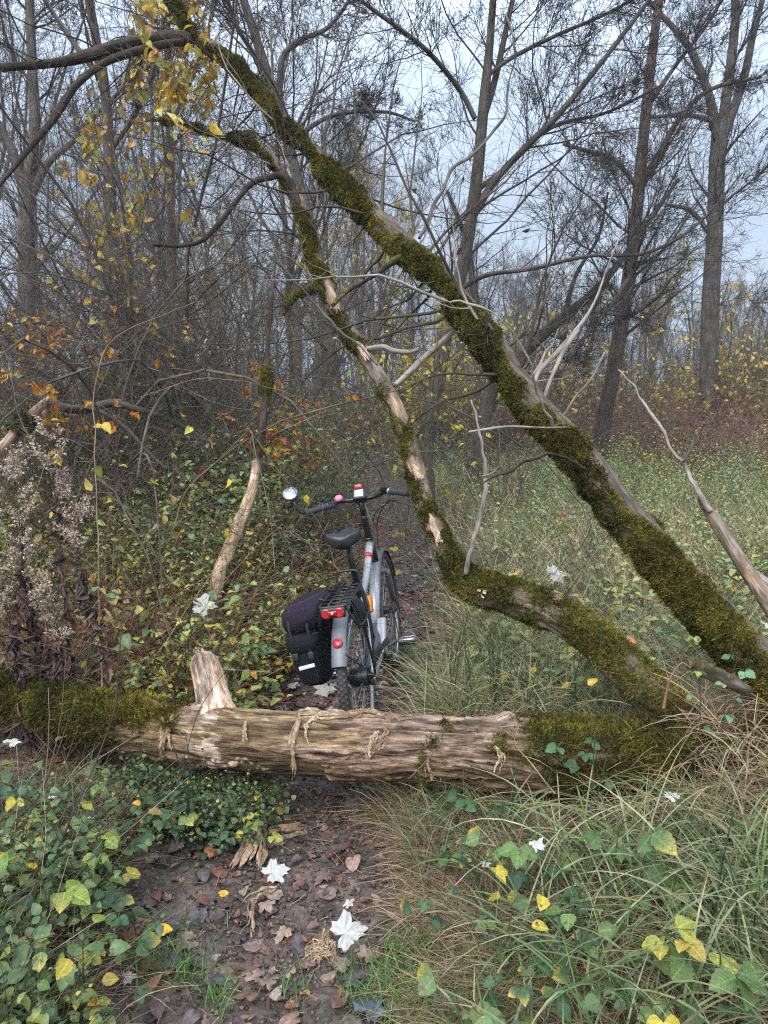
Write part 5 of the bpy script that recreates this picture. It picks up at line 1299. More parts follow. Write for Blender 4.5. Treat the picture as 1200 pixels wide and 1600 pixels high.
a = spawn(P, R, 3, tr=(0.3, 1), ang=(25, 60), ln=(0.2, 0.5), nseg=4, rmin=0.0009); g.add(*tubes(a[0], a[1], 3, np.array(DRY[1])))
P, R, q = stalks(1800, 3.6, 13, xc, lambda y: 0.66 * y, (0.4, 1.1), (0.001, 0.003), np.vstack([DRY, STRAW[[0, 3]]])); g.add(*q)
P, R, q = stalks(190, 1.5, 2.7, lambda y: -0.78 * y, lambda y: xc(y) - 0.34 * y, (0.25, 0.7), (0.001, 0.002), DRY, edge=0.15); g.add(*q)
o = g.build('dry_stalks', M_twig); tag(o, 'thin dry stalks woven through the undergrowth', 'dry stalks', kind='stuff')
g = Geo()   # bleached straw and fine grass threaded through the left bank
x, y = tuftpos(420, 18, 3.3, 9, lambda y: -0.66 * y, xc, sig=0.10, edge=0.28)
g.add(*blades(0, x, y, U(0.3, 0.8, len(x)), U(0.0022, 0.0045, len(x)), lean=(0.1, 1.0), bend=(0.3, 1.6), pal=np.vstack([STRAW, GRASS[:3], RUS[[2]]])))
x, y = tuftpos(150, 50, 2.3, 2.72, lambda y: xl2(y) + 0.02, lambda y: xl2(y) + 0.55, sig=0.05, edge=0.05)
g.add(*blades(0, x, y, U(0.08, 0.26, len(x)), U(0.0016, 0.003, len(x)), lean=(0.8, 1.6), bend=(0.1, 1.8), pal=STRAW[[1, 2, 4, 5]], jit=0.3))
x, y = tuftpos(90, 50, 1.7, 2.4, lambda y: xl2(y) + 0.05, lambda y: xl2(y) + 0.45, sig=0.05, edge=0.05)
g.add(*blades(0, x, y, U(0.08, 0.24, len(x)), U(0.0016, 0.003, len(x)), lean=(0.9, 1.6), bend=(0.1, 1.6), pal=STRAW[[1, 1, 2, 5]] * 0.9, jit=0.35))
o = g.build('dry_straw', M_grass); tag(o, 'bleached flattened straw threaded through the plants on both sides of the path', 'straw', kind='stuff')
# withered brown leaves caught in the left bank
g = Geo(); n = 3800
x, y = field(n, 3.3, 8, lambda y: -0.64 * y, xc, edge=0.05); n = len(x)
p = np.stack([x, y, gz(x, y) + U(0.02, 0.55, n) * near_path(x, y)], 1)
M = frames(rng.normal(size=(n, 3)), rng.normal(size=(n, 3)) + np.array([0, 0, 1.0])) * U(0.03, 0.075, n)[:, None, None]
V, F = bake(*leaf_tpl(4, 0.55, 0.4, 0.5, 0.9, seed=8), M, p); pal = np.vstack([RUS, RUS * 1.3, YEL[[4, 1]], STRAW[[1, 2]]])
g.add(V, F, np.repeat(pal[rng.integers(0, len(pal), n)], 15, 0))
o = g.build('withered_leaves', M_litter); tag(o, 'withered brown leaves caught among the nettles', 'withered leaves', kind='stuff')

# --- leaf litter on the path and under the plants
def litter(g, x, y, size, pal, flat=0.25, lift=0.006):
    tp = [lobed_tpl(ROUNDISH, 0.35, 0.15, 1), leaf_tpl(5, 0.62, 0.42, 0.3, 0.25, seed=11), lobed_tpl(MAPLE, 0.3, 0.2, 2), leaf_tpl(5, 0.8, 0.4, -0.25, -0.3, seed=12), leaf_tpl(4, 0.4, 0.45, 0.6, 0.5, seed=13)]
    w = rng.choice(5, len(x), p=[0.3, 0.25, 0.1, 0.2, 0.15])
    for k in range(5):
        s = w == k; n = int(s.sum()); a = U(0, 6.28, n)
        if n == 0: continue
        z = norm(np.stack([rng.normal(size=n) * flat, rng.normal(size=n) * flat, np.where(rng.random(n) < 0.5, 1, -1) * np.ones(n)], 1))
        M = frames(np.stack([np.cos(a), np.sin(a), rng.normal(size=n) * flat * 0.6], 1), z) * size[s][:, None, None] * np.stack([np.ones(n), U(0.7, 1.1, n), U(0.4, 1.3, n)], 1)[:, None, :]
        V, F = bake(tp[k][0], tp[k][1], M, np.stack([x[s], y[s], gz(x[s], y[s]) + lift + size[s] * 0.10], 1))
        V[:, 2] = np.maximum(V[:, 2], gz(V[:, 0], V[:, 1]) + 0.002)
        g.add(V, F, np.repeat(pal[rng.integers(0, len(pal), n)] * U(0.7, 1.25, (n, 1)), len(tp[k][0]), 0))
LIT = np.array([lin((96, 80, 78)), lin((118, 98, 92)), lin((84, 70, 70)), lin((134, 110, 98)), lin((74, 66, 72)), lin((112, 84, 74)), lin((92, 84, 84)), lin((146, 128, 116)), lin((66, 56, 58))])
g = Geo()
n = 1500; y = U(1.25, 3.4, n); x = xc(y) + rng.normal(size=n) * 0.40; litter(g, x, y, U(0.012, 0.045, n) * U(0.5, 1.1, n), LIT * np.array([0.66, 0.58, 0.52]))
n = 2400; y = 3.2 * (13 / 3.2) ** rng.random(n); x = xc(y) + rng.normal(size=n) * 0.24; litter(g, x, y, U(0.02, 0.05, n), np.vstack([LIT * 0.9, LIT * 1.35]))
n = 2500; y = U(1.25, 6, n); x = U(-0.75, 0.75, n) * y; litter(g, x, y, U(0.02, 0.06, n), np.vstack([LIT * 0.8, RUS]))
o = g.build('leaf_litter', M_litter); tag(o, 'trodden grey brown leaf litter covering the muddy path', 'leaf litter', kind='stuff')
# crumbs: bast splinters, bits of twig and clods
g = Geo()
n = 1500; y = U(1.3, 3.1, n); x = xc(y) + rng.normal(size=n) * 0.28; a = U(0, 6.28, n); L = U(0.01, 0.07, n)
d = np.stack([np.cos(a), np.sin(a), rng.normal(size=n) * 0.12], 1); p = np.stack([x, y, gz(x, y) + 0.008], 1)
P = np.stack([p, p + d * L[:, None] * 0.5 + rng.normal(size=(n, 3)) * 0.002, p + d * L[:, None]], 1)
V, F, C, T = tubes(P, np.repeat(U(0.0005, 0.0015, n)[:, None], 3, 1), 3, np.array([BAST[0], BAST[2], (0.10, 0.07, 0.055), (0.16, 0.12, 0.1), (0.1, 0.08, 0.07)])[rng.integers(0, 5, n)]); g.add(V, F, C)
o = g.build('wood_splinters', M_strand); tag(o, 'small splinters of bast and twig strewn over the mud', 'debris', kind='stuff')

g = Geo(); n = 5200; y = U(1.25, 3.4, n); x = xc(y) + rng.normal(size=n) * 0.34
ico = np.array([(1, 0, 0), (-0.8, 0.3, 0), (0, 1, 0), (0.1, -0.9, 0), (0.1, 0, 0.8), (0, 0.1, -0.8)]); icf = np.array([(0, 2, 4), (2, 1, 4), (1, 3, 4), (3, 0, 4), (2, 0, 5), (1, 2, 5), (3, 1, 5), (0, 3, 5)])
M = frames(rng.normal(size=(n, 3)), rng.normal(size=(n, 3))) * (U(0.12, 1, n) ** 2 * 0.010 + 0.0015)[:, None, None]
V, F = bake(ico, icf, M, np.stack([x, y, gz(x, y) + 0.005], 1)); g.add(V, F, np.repeat(np.array([(0.055, 0.04, 0.03), (0.09, 0.066, 0.05), (0.035, 0.026, 0.02), (0.13, 0.10, 0.08)])[rng.integers(0, 4, n)], 6, 0))
o = g.build('soil_crumbs', M_litter); tag(o, 'loose crumbs of dark soil scattered over the trodden path', 'soil crumbs', kind='stuff')

# ------------------------------------------------------------------ the bicycle and its pannier
M_silver = mat_plain('silver_grey_paint', (0.36, 0.365, 0.37), rough=0.32, metal=0.35, coat=0.3, nscale=120, namp=0.06)
M_flap = mat_plain('grey_plastic_flap', (0.12, 0.125, 0.135), rough=0.45, nscale=60, namp=0.15)
M_gunm = mat_plain('dark_grey_casing', (0.085, 0.088, 0.092), rough=0.4, metal=0.2, nscale=80, namp=0.1)
M_blackm = mat_plain('black_metal', (0.018, 0.018, 0.020), rough=0.35, metal=0.2, nscale=60, namp=0.3)
M_rubber = mat_plain('tyre_rubber', (0.022, 0.021, 0.021), rough=0.75, nscale=90, namp=0.5, bump=0.3)
M_mud = mat_plain('dusty_tread', (0.060, 0.052, 0.046), rough=0.9, nscale=70, namp=0.6, bump=0.5)
M_alu = mat_plain('bare_aluminium', (0.45, 0.45, 0.46), rough=0.35, metal=0.8, nscale=50)
M_plastic = mat_plain('black_plastic', (0.016, 0.016, 0.018), rough=0.5, nscale=70, namp=0.2, bump=0.1)
M_saddle = mat_plain('saddle_vinyl', (0.020, 0.020, 0.023), rough=0.38, nscale=160, namp=0.15, bump=0.25)
M_grip = mat_plain('grip_rubber', (0.030, 0.032, 0.036), rough=0.7, nscale=220, namp=0.3, bump=0.5)
M_red = mat_plain('red_lens', (0.34, 0.006, 0.012), rough=0.22, nscale=40, coat=0.5)
M_orange = mat_plain('orange_plastic', (0.85, 0.26, 0.015), rough=0.35, nscale=40)
M_pink = mat_plain('pink_bell_shell', (0.75, 0.20, 0.33), rough=0.3, nscale=30, coat=0.3)
M_glass = mat_plain('mirror_glass', (0.42, 0.46, 0.46), rough=0.14, metal=0.9, nscale=90, namp=0.45)
M_screen = mat_plain('display_glass', (0.40, 0.50, 0.47), rough=0.15, nscale=30, namp=0.1)
M_bag = mat_plain('black_canvas', (0.008, 0.008, 0.011), rough=0.9, spec=0.2, nscale=260, namp=0.35, bump=0.5)
M_baglid = mat_plain('faded_purple_black_canvas', (0.016, 0.012, 0.020), rough=0.9, spec=0.2, nscale=260, namp=0.3, bump=0.5)
M_reflect = mat_plain('reflective_tape', (0.62, 0.63, 0.64), rough=0.35, nscale=60)
M_darkred = mat_plain('dark_red_print', (0.40, 0.03, 0.04), rough=0.4)

def pipe(g, pts, r, n=16, sides=12, smooth=True, cap=True):
    pts = np.array(pts, float)
    rr = np.full(len(pts), r) if np.isscalar(r) else np.array(r, float)
    if smooth and len(pts) > 2: C = crom(np.column_stack([pts, rr]), n); P, R = C[:, :3], C[:, 3]
    else: P, R = pts, rr
    V, F, C_, T = tubes(P, R, sides, np.array([1.0, 1, 1]), cap=cap); g.add(V, F)

def lathe(g, prof, centre, axis=(0, 1, 0), n=32):
    """prof: (radius, offset along the axis)"""
    ax = norm(np.array(axis, float)); ref = np.array([1.0, 0, 0]) if abs(ax[0]) < 0.9 else np.array([0, 0, 1.0])
    u = norm(np.cross(ax, ref)); w = np.cross(ax, u); a = np.linspace(0, 2 * math.pi, n, endpoint=False)
    V = []
    for r, o in prof: V.append(np.array(centre) + ax * o + r * (np.cos(a)[:, None] * u + np.sin(a)[:, None] * w))
    V = np.vstack(V); k = len(prof); i = np.arange(k - 1)[:, None] * n; j = np.arange(n)[None]; q = (j + 1) % n
    g.add(V, np.stack([i + j, i + q, i + n + q, i + n + j], -1).reshape(-1, 4))

def ring_sec(g, R0, sec, centre=(0, 0, 0), n=72, a0=0.0, a1=2 * math.pi):
    """sweep a closed section [(radial, y)] round the wheel axis (y)"""
    full = abs(a1 - a0 - 2 * math.pi) < 1e-6
    a = np.linspace(a0, a1, n, endpoint=not full); sec = np.array(sec, float); k = len(sec)
    V = np.stack([np.stack([(R0 + s[0]) * np.cos(a), np.full(n, s[1]), (R0 + s[0]) * np.sin(a)], 1) for s in sec], 1) + np.array(centre)
    m = n if full else n - 1
    i = np.arange(m)[:, None]; j = np.arange(k)[None]; q = (j + 1) % k; i2 = (i + 1) % n
    g.add(V.reshape(-1, 3), np.stack([i * k + j, i2 * k + j, i2 * k + q, i * k + q], -1).reshape(-1, 4))

def rbox(g, size, loc, rot=(0, 0, 0), bev=0.006, taper=None, seg=2):
    bm = bmesh.new(); bmesh.ops.create_cube(bm, size=1.0)
    for v in bm.verts:
        v.co = Vector((v.co.x * size[0], v.co.y * size[1], v.co.z * size[2]))
        if taper and v.co.z < 0: v.co.x *= taper[0]; v.co.y *= taper[1]
    if bev: bmesh.ops.bevel(bm, geom=bm.edges[:], offset=bev, segments=seg, profile=0.6, affect='EDGES')
    bmesh.ops.triangulate(bm, faces=bm.faces[:])
    M = Matrix.Translation(Vector(loc)) @ Euler(rot).to_matrix().to_4x4()
    V = np.array([tuple(M @ v.co) for v in bm.verts]); F = np.array([[v.index for v in f.verts] for f in bm.faces]); bm.free()
    g.add(V, F)

def part(name, mat, parent, fn, smooth=True):
    g = Geo(); fn(g); return g.build(name, mat, parent, smooth=smooth)

rear_c, front_c = gnd(579, 1166), gnd(620, 1036)
head = math.atan2(front_c[1] - rear_c[1], front_c[0] - rear_c[0])
LEANB = math.radians(9.0)
bike = empty('bicycle', (rear_c[0], rear_c[1], float(gz(rear_c[0], rear_c[1])) - 0.004), (-LEANB, 0, head))
tag(bike, 'silver grey trekking bicycle with black handlebar leaning on its stand behind the log', 'bicycle')
WR = 0.352; HB = (1.10, 0, WR)

def wheel(name, cx, rear, steer=0.0):
    C0 = np.array([cx, 0, WR]); 
    def tyre(g):
        a = np.linspace(0, 2 * math.pi, 14, endpoint=False); ring_sec(g, WR - 0.024, [(0.023 * math.cos(t), 0.024 * math.sin(t)) for t in a], C0, 96)
    tr = part('tyre', M_rubber, None, tyre)
    def tread(g):
        for k in range(92):
            t = 2 * math.pi * k / 92
            for s in (-1, 0, 1):
                y = 0.013 * s; rad = WR - 0.0015 - 0.0045 * abs(s); tt = t + (0.034 if s == 0 else 0)
                c, sn = math.cos(tt), math.sin(tt)
                rbox(g, (0.010, 0.012 if s else 0.013, 0.006), C0 + np.array([rad * c, y, rad * sn]), (s * 0.5 * 0, math.pi / 2 - tt, 0), bev=0)
    td = part('tread', M_mud, None, tread, smooth=False); td.parent = tr
    rm = part('rim', M_alu if not rear else M_alu, None, lambda g: ring_sec(g, WR - 0.055, [(0.012, 0.011), (0.012, -0.011), (-0.006, -0.012), (-0.014, -0.004), (-0.014, 0.004), (-0.006, 0.012)], C0, 80))
    def spokes(g):
        for k in range(32):
            a = 2 * math.pi * k / 32; b = a + (0.35 if k % 4 < 2 else -0.35); s = 0.028 if k % 2 else -0.028
            pipe(g, [C0 + np.array([0.028 * math.cos(b), s, 0.028 * math.sin(b)]), C0 + np.array([(WR - 0.068) * math.cos(a), s * 0.1, (WR - 0.068) * math.sin(a)])], 0.0011, sides=4, smooth=False, cap=False)
    sp_ = part('spokes', M_alu, None, spokes)
    def hub(g):
        if rear: lathe(g, [(0, -0.07), (0.012, -0.07), (0.014, -0.055), (0.040, -0.05), (0.043, -0.045), (0.043, 0.03), (0.038, 0.035), (0.020, 0.04), (0.012, 0.07), (0, 0.07)], C0)
        else: lathe(g, [(0, -0.055), (0.01, -0.055), (0.030, -0.035), (0.030, -0.03), (0.024, -0.02), (0.024, 0.02), (0.030, 0.03), (0.030, 0.035), (0.01, 0.055), (0, 0.055)], C0)
    hb = part('hub', M_blackm, None, hub)
    w = part(name, M_blackm, bike, lambda g: pipe(g, [C0 + np.array([0, -0.075, 0]), C0 + np.array([0, 0.075, 0])], 0.005, smooth=False))
    for o in (tr, rm, sp_, hb): o.parent = w
    # the tread stays a direct piece of the wheel
    td.parent = w
    return w
wheel('rear_wheel', 0.0, True)
fw = wheel('front_wheel', 1.10, False)
# frame
HT, HBm = np.array([0.845, 0, 0.845]), np.array([0.905, 0, 0.665])
BB = np.array([0.475, 0, 0.285]); ST = np.array([0.335, 0, 0.62])
def f_frame(g):
    pipe(g, [HBm + (HT - HBm) * 0.12, BB + np.array([0.09, 0, 0.10])], 0.031, smooth=False, sides=18)       # down tube
    pipe(g, [HT - (HT - HBm) * 0.15, (HT + ST) / 2 + np.array([0, 0, -0.045]), ST + np.array([0.01, 0, 0.0])], [0.024, 0.020, 0.017], n=10)   # top tube
    pipe(g, [BB + np.array([-0.02, 0, 0.07]), ST + np.array([-0.012, 0, 0.05])], 0.018, smooth=False)
    for s in (-1, 1):
        pipe(g, [ST + np.array([-0.005, s * 0.014, -0.01]), (0.20, s * 0.045, 0.52), (0.0, s * 0.068, WR + 0.01)], 0.009, n=10)
        pipe(g, [BB + np.array([-0.04, s * 0.045, 0.02]), (0.22, s * 0.055, 0.32), (0.0, s * 0.068, WR - 0.01)], 0.011, n=10)
part('frame', M_silver, bike, f_frame)
part('head_tube', M_blackm, bike, lambda g: (pipe(g, [HBm, HT], 0.027, smooth=False, sides=18), pipe(g, [HT, HT + (HT - HBm) * 0.05], 0.029, smooth=False, sides=18)))
def f_motor(g):
    rbox(g, (0.24, 0.085, 0.15), BB + np.array([0.03, 0, 0.045]), (0, -0.35, 0), bev=0.03, seg=3)
    lathe(g, [(0, -0.058), (0.05, -0.058), (0.062, -0.050), (0.062, 0.048), (0.05, 0.056), (0, 0.056)], BB)
part('motor_casing', M_gunm, bike, f_motor)
part('motor_casing_panel', M_silver, bike, lambda g: (rbox(g, (0.21, 0.05, 0.055), BB + np.array([0.035, -0.045, 0.085]), (0, -0.80, 0), bev=0.010), rbox(g, (0.15, 0.045, 0.045), BB + np.array([0.125, -0.045, 0.070]), (0, 0.95, 0), bev=0.010)))
def glyphs(g):
    d = norm(BB + np.array([0.09, 0, 0.10]) - HBm); base = HBm + d * 0.20; up = np.cross(d, [0, 1, 0])
    for k in range(5):
        c = base + d * (0.034 * k) + np.array([0, -0.0315, 0]); R_ = 0.010 if k else 0.016
        a = np.linspace(0.4, 2 * math.pi - (0.4 if k % 2 == 0 else 0), 14)
        pipe(g, [c + d * R_ * math.cos(t) + up * R_ * math.sin(t) * 0.8 for t in a], 0.0022, n=16, sides=5)
part('frame_lettering', M_blackm, bike, glyphs)
part('red_decal', M_darkred, bike, lambda g: pipe(g, [HT * 0.80 + ST * 0.20 + np.array([0, 0, -0.030]), HT * 0.76 + ST * 0.24 + np.array([0, 0, -0.035])], 0.0245, smooth=False))
part('seat_post', M_blackm, bike, lambda g: (pipe(g, [ST + np.array([-0.012, 0, 0.03]), (0.255, 0, 0.93)], 0.0145, smooth=False), pipe(g, [ST + np.array([-0.013, 0, 0.045]), ST + np.array([-0.018, 0, 0.075])], 0.021, smooth=False)))
def f_saddle(g):
    # outline half-width and height along the saddle, back to nose
    xs = np.linspace(0, 1, 22); V = []
    m = 22
    for s in xs:
        X = 0.145 - 0.0 + (s) * 0.27 - 0.02
        hw = np.interp(s, [0, .06, .2, .4, .6, .8, .95, 1], [.044, .076, .090, .074, .045, .028, .021, .004])
        zt = 0.978 + np.interp(s, [0, .15, .5, .85, 1], [.004, .020, .002, .012, -.004])
        th = np.interp(s, [0, .2, .6, 1], [.045, .055, .038, .02])
        for a in np.linspace(0, 2 * math.pi, m, endpoint=False):
            y = hw * np.sign(math.cos(a)) * abs(math.cos(a)) ** 0.75; z = math.sin(a)
            zz = zt + (0.004 + 0.014 * (abs(y) / max(hw, .01)) ** 2 * (1 - s) - 0.016 * math.exp(-(y / 0.012) ** 2) * (s < .75)) if z > 0 else zt
            zz = zz - (0.010 * (1 - z)) if z > 0 else zt - 0.01 + z * th
            V.append((X, y, zz))
    V = np.array(V); n = len(xs); i = np.arange(n - 1)[:, None] * m; j = np.arange(m)[None]; q = (j + 1) % m
    nv = len(V); V = np.vstack([V, V[:m].mean(0), V[-m:].mean(0)]); j1 = np.arange(m); q1 = (j1 + 1) % m
    g.add(V, [np.stack([i + j, i + m + j, i + m + q, i + q], -1).reshape(-1, 4), np.vstack([np.stack([j1, q1, np.full(m, nv)], 1), np.stack([(n - 1) * m + q1, (n - 1) * m + j1, np.full(m, nv + 1)], 1)])])
sd = part('saddle', M_saddle, bike, f_saddle)
part('saddle_rail', M_blackm, bike, lambda g: [pipe(g, [(0.17, s * 0.022, 0.958), (0.23, s * 0.022, 0.938), (0.31, s * 0.022, 0.938), (0.37, s * 0.012, 0.963)], 0.004, n=10) for s in (-1, 1)])
# steering
SA = norm(HT - HBm); TOP = HT + SA * 0.03
STEMT = np.array([0.785, 0, 1.075])
part('stem', M_blackm, bike, lambda g: (pipe(g, [HT, HT + SA * 0.07, HT + SA * 0.145], [0.020, 0.018, 0.019], n=8), pipe(g, [HT + SA * 0.12, STEMT], 0.017, smooth=False), pipe(g, [STEMT + np.array([0, -0.028, 0]), STEMT + np.array([0, 0.028, 0])], 0.022, smooth=False)))
BAR = [(0.640, 0.278, 1.058), (0.690, 0.205, 1.066), (0.745, 0.145, 1.080), (0.780, 0.09, 1.078), (0.785, 0.035, 1.075), (0.785, -0.035, 1.075), (0.780, -0.09, 1.082), (0.745, -0.145, 1.100), (0.690, -0.205, 1.100), (0.640, -0.278, 1.088)]
part('handlebar', M_blackm, bike, lambda g: pipe(g, BAR, 0.0125, n=40))
for s in (1, -1):
    e0 = np.array(BAR[0] if s > 0 else BAR[-1]); e1 = np.array(BAR[1] if s > 0 else BAR[-2]); dd = norm(e1 - e0)
    part('grip', M_grip, bike, lambda g: (pipe(g, [e0 - dd * 0.004, e0 + dd * 0.012, e0 + dd * 0.06, e0 + dd * 0.11, e0 + dd * 0.118], [0.018, 0.0195, 0.0165, 0.0175, 0.019], n=14, sides=16)))
    part('grip_clamp', M_alu if s < 0 else mat_plain('blue_clamp', (0.03, 0.05, 0.16), rough=0.4), bike, lambda g: pipe(g, [e0 + dd * 0.119, e0 + dd * 0.131], 0.0195, smooth=False, sides=16))
    br = part('brake_lever', M_blackm, bike, lambda g: (pipe(g, [e0 + dd * 0.175 + [0.02, 0, 0.0], e0 + dd * 0.13 + [0.05, 0, -0.010], e0 + dd * 0.06 + [0.052, 0, -0.016], e0 + dd * 0.0 + [0.045, 0, -0.016]], [0.010, 0.006, 0.005, 0.005], n=12), rbox(g, (0.035, 0.035, 0.022), e0 + dd * 0.165 + np.array([0.012, 0, 0.004]), (0, 0, math.atan2(dd[1], dd[0])), bev=0.006)))
    part('shifter', M_plastic, bike, lambda g: rbox(g, (0.045, 0.030, 0.026), e0 + dd * 0.150 + np.array([0.0, 0, 0.016 if s < 0 else -0.006]), (0, 0, math.atan2(dd[1], dd[0])), bev=0.008))
part('bell', M_pink, bike, lambda g: lathe(g, [(0, 0.020), (0.012, 0.019), (0.020, 0.013), (0.023, 0.004), (0.023, 0.0), (0, 0.0)], np.array([0.760, 0.115, 1.096]), axis=(-0.5, 0, 0.8), n=24))
dsp = part('display', M_plastic, bike, lambda g: rbox(g, (0.066, 0.072, 0.018), (0.765, 0.0, 1.106), (0, -0.85, 0), bev=0.006))
part('screen', M_screen, dsp, lambda g: rbox(g, (0.044, 0.048, 0.003), (0.765 - 0.0105 * 0.75, 0.0, 1.106 + 0.0105 * 0.66), (0, -0.85, 0), bev=0.001))
part('front_light', M_red, bike, lambda g: rbox(g, (0.030, 0.044, 0.026), (0.797, 0.004, 1.142), (0, 0.3, 0), bev=0.005))
mir = part('mirror', M_plastic, bike, lambda g: (pipe(g, [np.array(BAR[0]) + [-0.012, 0.010, 0], (0.612, 0.305, 1.075), (0.612, 0.322, 1.115), (0.622, 0.330, 1.135)], 0.008, n=12),
    lathe(g, [(0, 0.014), (0.030, 0.012), (0.042, 0.004), (0.045, -0.004), (0.044, -0.007), (0, -0.007)], (0.634, 0.345, 1.172), axis=(0.70, 0.12, -0.62))))
part('mirror_glass', M_glass, mir, lambda g: lathe(g, [(0, -0.0095), (0.038, -0.0095), (0.041, -0.006)], (0.634, 0.345, 1.172), axis=(0.70, 0.12, -0.62)))
# cables looping ahead of the bar
part('cables', M_plastic, bike, lambda g: [pipe(g, c, 0.0028, n=24, sides=6) for c in (
    [(0.72, -0.20, 1.05), (0.86, -0.13, 1.03), (0.93, -0.05, 0.92), (0.92, -0.03, 0.76)], [(0.72, 0.20, 1.03), (0.86, 0.10, 1.01), (0.90, 0.03, 0.90), (0.88, 0.02, 0.78)], [(0.74, -0.17, 1.05), (0.84, -0.06, 0.98), (0.85, -0.035, 0.90), (0.80, -0.03, 0.80)])])
# fork, front mudguard
def f_fork(g):
    pipe(g, [HBm + [0.0, 0, 0.01], HBm + [0.012, 0, -0.035]], 0.026, smooth=False)
    pipe(g, [HBm + [0.01, -0.062, -0.035], HBm + [0.01, 0.062, -0.035]], 0.018, smooth=False)
    for s in (-1, 1): pipe(g, [HBm + [0.012, s * 0.060, -0.03], (0.96, s * 0.060, 0.50), (1.085, s * 0.062, WR)], [0.017, 0.015, 0.009], n=12)
part('fork', M_gunm, bike, f_fork)
def guard(g, cx, a0, a1, w=0.031, r=WR + 0.016):
    sec = [(0.006 * math.cos(t) - 0.010 * abs(math.sin(t)) ** 3, w * math.sin(t)) for t in np.linspace(-math.pi / 2, math.pi / 2, 9)]
    sec = sec + [(q - 0.0025, y * 0.96) for q, y in reversed(sec)]
    ring_sec(g, r, sec, (cx, 0, WR), 40, a0, a1)
part('front_mudguard', M_gunm, bike, lambda g: (guard(g, 1.10, math.radians(20), math.radians(205)), [pipe(g, [(1.10, s * 0.066, WR), (1.10 - 0.36 * math.cos(0.3), s * 0.034, WR - 0.36 * math.sin(0.30))], 0.0025, smooth=False, sides=6) for s in (-1, 1)]))
part('rear_mudguard', M_gunm, bike, lambda g: guard(g, 0.0, math.radians(25), math.radians(151)))
part('mudguard_flap', M_flap, bike, lambda g: guard(g, 0.0, math.radians(108), math.radians(152), w=0.033, r=WR + 0.019))
part('mudguard_stay', M_blackm, bike, lambda g: [pipe(g, [(0.0, s * 0.070, WR + 0.01), (-0.37 * math.cos(0.62), s * 0.030, WR + 0.37 * math.sin(0.62))], 0.003, smooth=False, sides=6) for s in (-1, 1)])
# round red reflector on the mudguard
ra = math.radians(137)
part('reflector', M_red, bike, lambda g: lathe(g, [(0, 0.012), (0.018, 0.011), (0.022, 0.006), (0.022, 0.0), (0, 0.0)], np.array([(WR + 0.024) * math.cos(ra), 0.0, WR + (WR + 0.024) * math.sin(ra)]), axis=(math.cos(ra), 0, math.sin(ra))))
# rack
RZ = 0.762
def f_rack(g):
    pipe(g, [(0.13, 0.055, RZ + 0.01), (0.10, 0.060, RZ), (-0.22, 0.062, RZ), (-0.255, 0.045, RZ), (-0.258, 0, RZ), (-0.255, -0.045, RZ), (-0.22, -0.062, RZ), (0.10, -0.060, RZ), (0.13, -0.055, RZ + 0.01)], 0.0065, n=60)
    for X in (0.10, 0.04, -0.02, -0.08, -0.14, -0.20): pipe(g, [(X, -0.060, RZ), (X, 0.060, RZ)], 0.0042, smooth=False)
    for y in (-0.02, 0.02): pipe(g, [(0.12, y, RZ + 0.004), (-0.25, y, RZ + 0.004)], 0.0042, smooth=False)
    pipe(g, [(0.13, 0.055, RZ + 0.005), (0.135, 0.045, RZ + 0.055), (0.135, 0.0, RZ + 0.062), (0.135, -0.045, RZ + 0.055), (0.13, -0.055, RZ + 0.005)], 0.006, n=24)
    for s in (-1, 1):
        pipe(g, [(-0.16, s * 0.062, RZ), (-0.10, s * 0.085, 0.62), (-0.02, s * 0.085, WR + 0.05), (0.0, s * 0.075, WR)], 0.006, n=20)
        pipe(g, [(0.06, s * 0.062, RZ), (0.05, s * 0.085, 0.60), (0.01, s * 0.082, WR + 0.04)], 0.006, n=16)
        pipe(g, [(-0.25, s * 0.050, RZ), (-0.20, s * 0.088, 0.655), (0.06, s * 0.088, 0.655), (0.12, s * 0.055, RZ)], 0.006, n=24)
        pipe(g, [(0.12, s * 0.04, RZ), (0.22, s * 0.02, 0.66), (0.31, s * 0.016, 0.60)], 0.006, n=10)
part('rack', M_blackm, bike, f_rack)
tl = part('tail_light', M_plastic, bike, lambda g: rbox(g, (0.022, 0.110, 0.046), (-0.268, 0, RZ - 0.022), (0, -0.15, 0), bev=0.012, seg=3))
def f_lens(g):
    for s in (-1, 1): lathe(g, [(0, 0.005), (0.006, 0.007), (0.010, 0.0055), (0.014, 0.0075), (0.018, 0.0065), (0.0215, 0.004), (0.0222, 0.0), (0, 0.0)], (-0.276, s * 0.028, RZ - 0.022), axis=(-1, 0, 0.12))
    rbox(g, (0.014, 0.04, 0.022), (-0.281, 0, RZ - 0.022), (0, -0.15, 0), bev=0.005)
part('lens', M_red, tl, f_lens)
part('lens_centre', M_reflect, tl, lambda g: lathe(g, [(0, 0.0035), (0.004, 0.003), (0.005, 0)], (-0.289, 0, RZ - 0.020), axis=(-1, 0, 0.12), n=14))
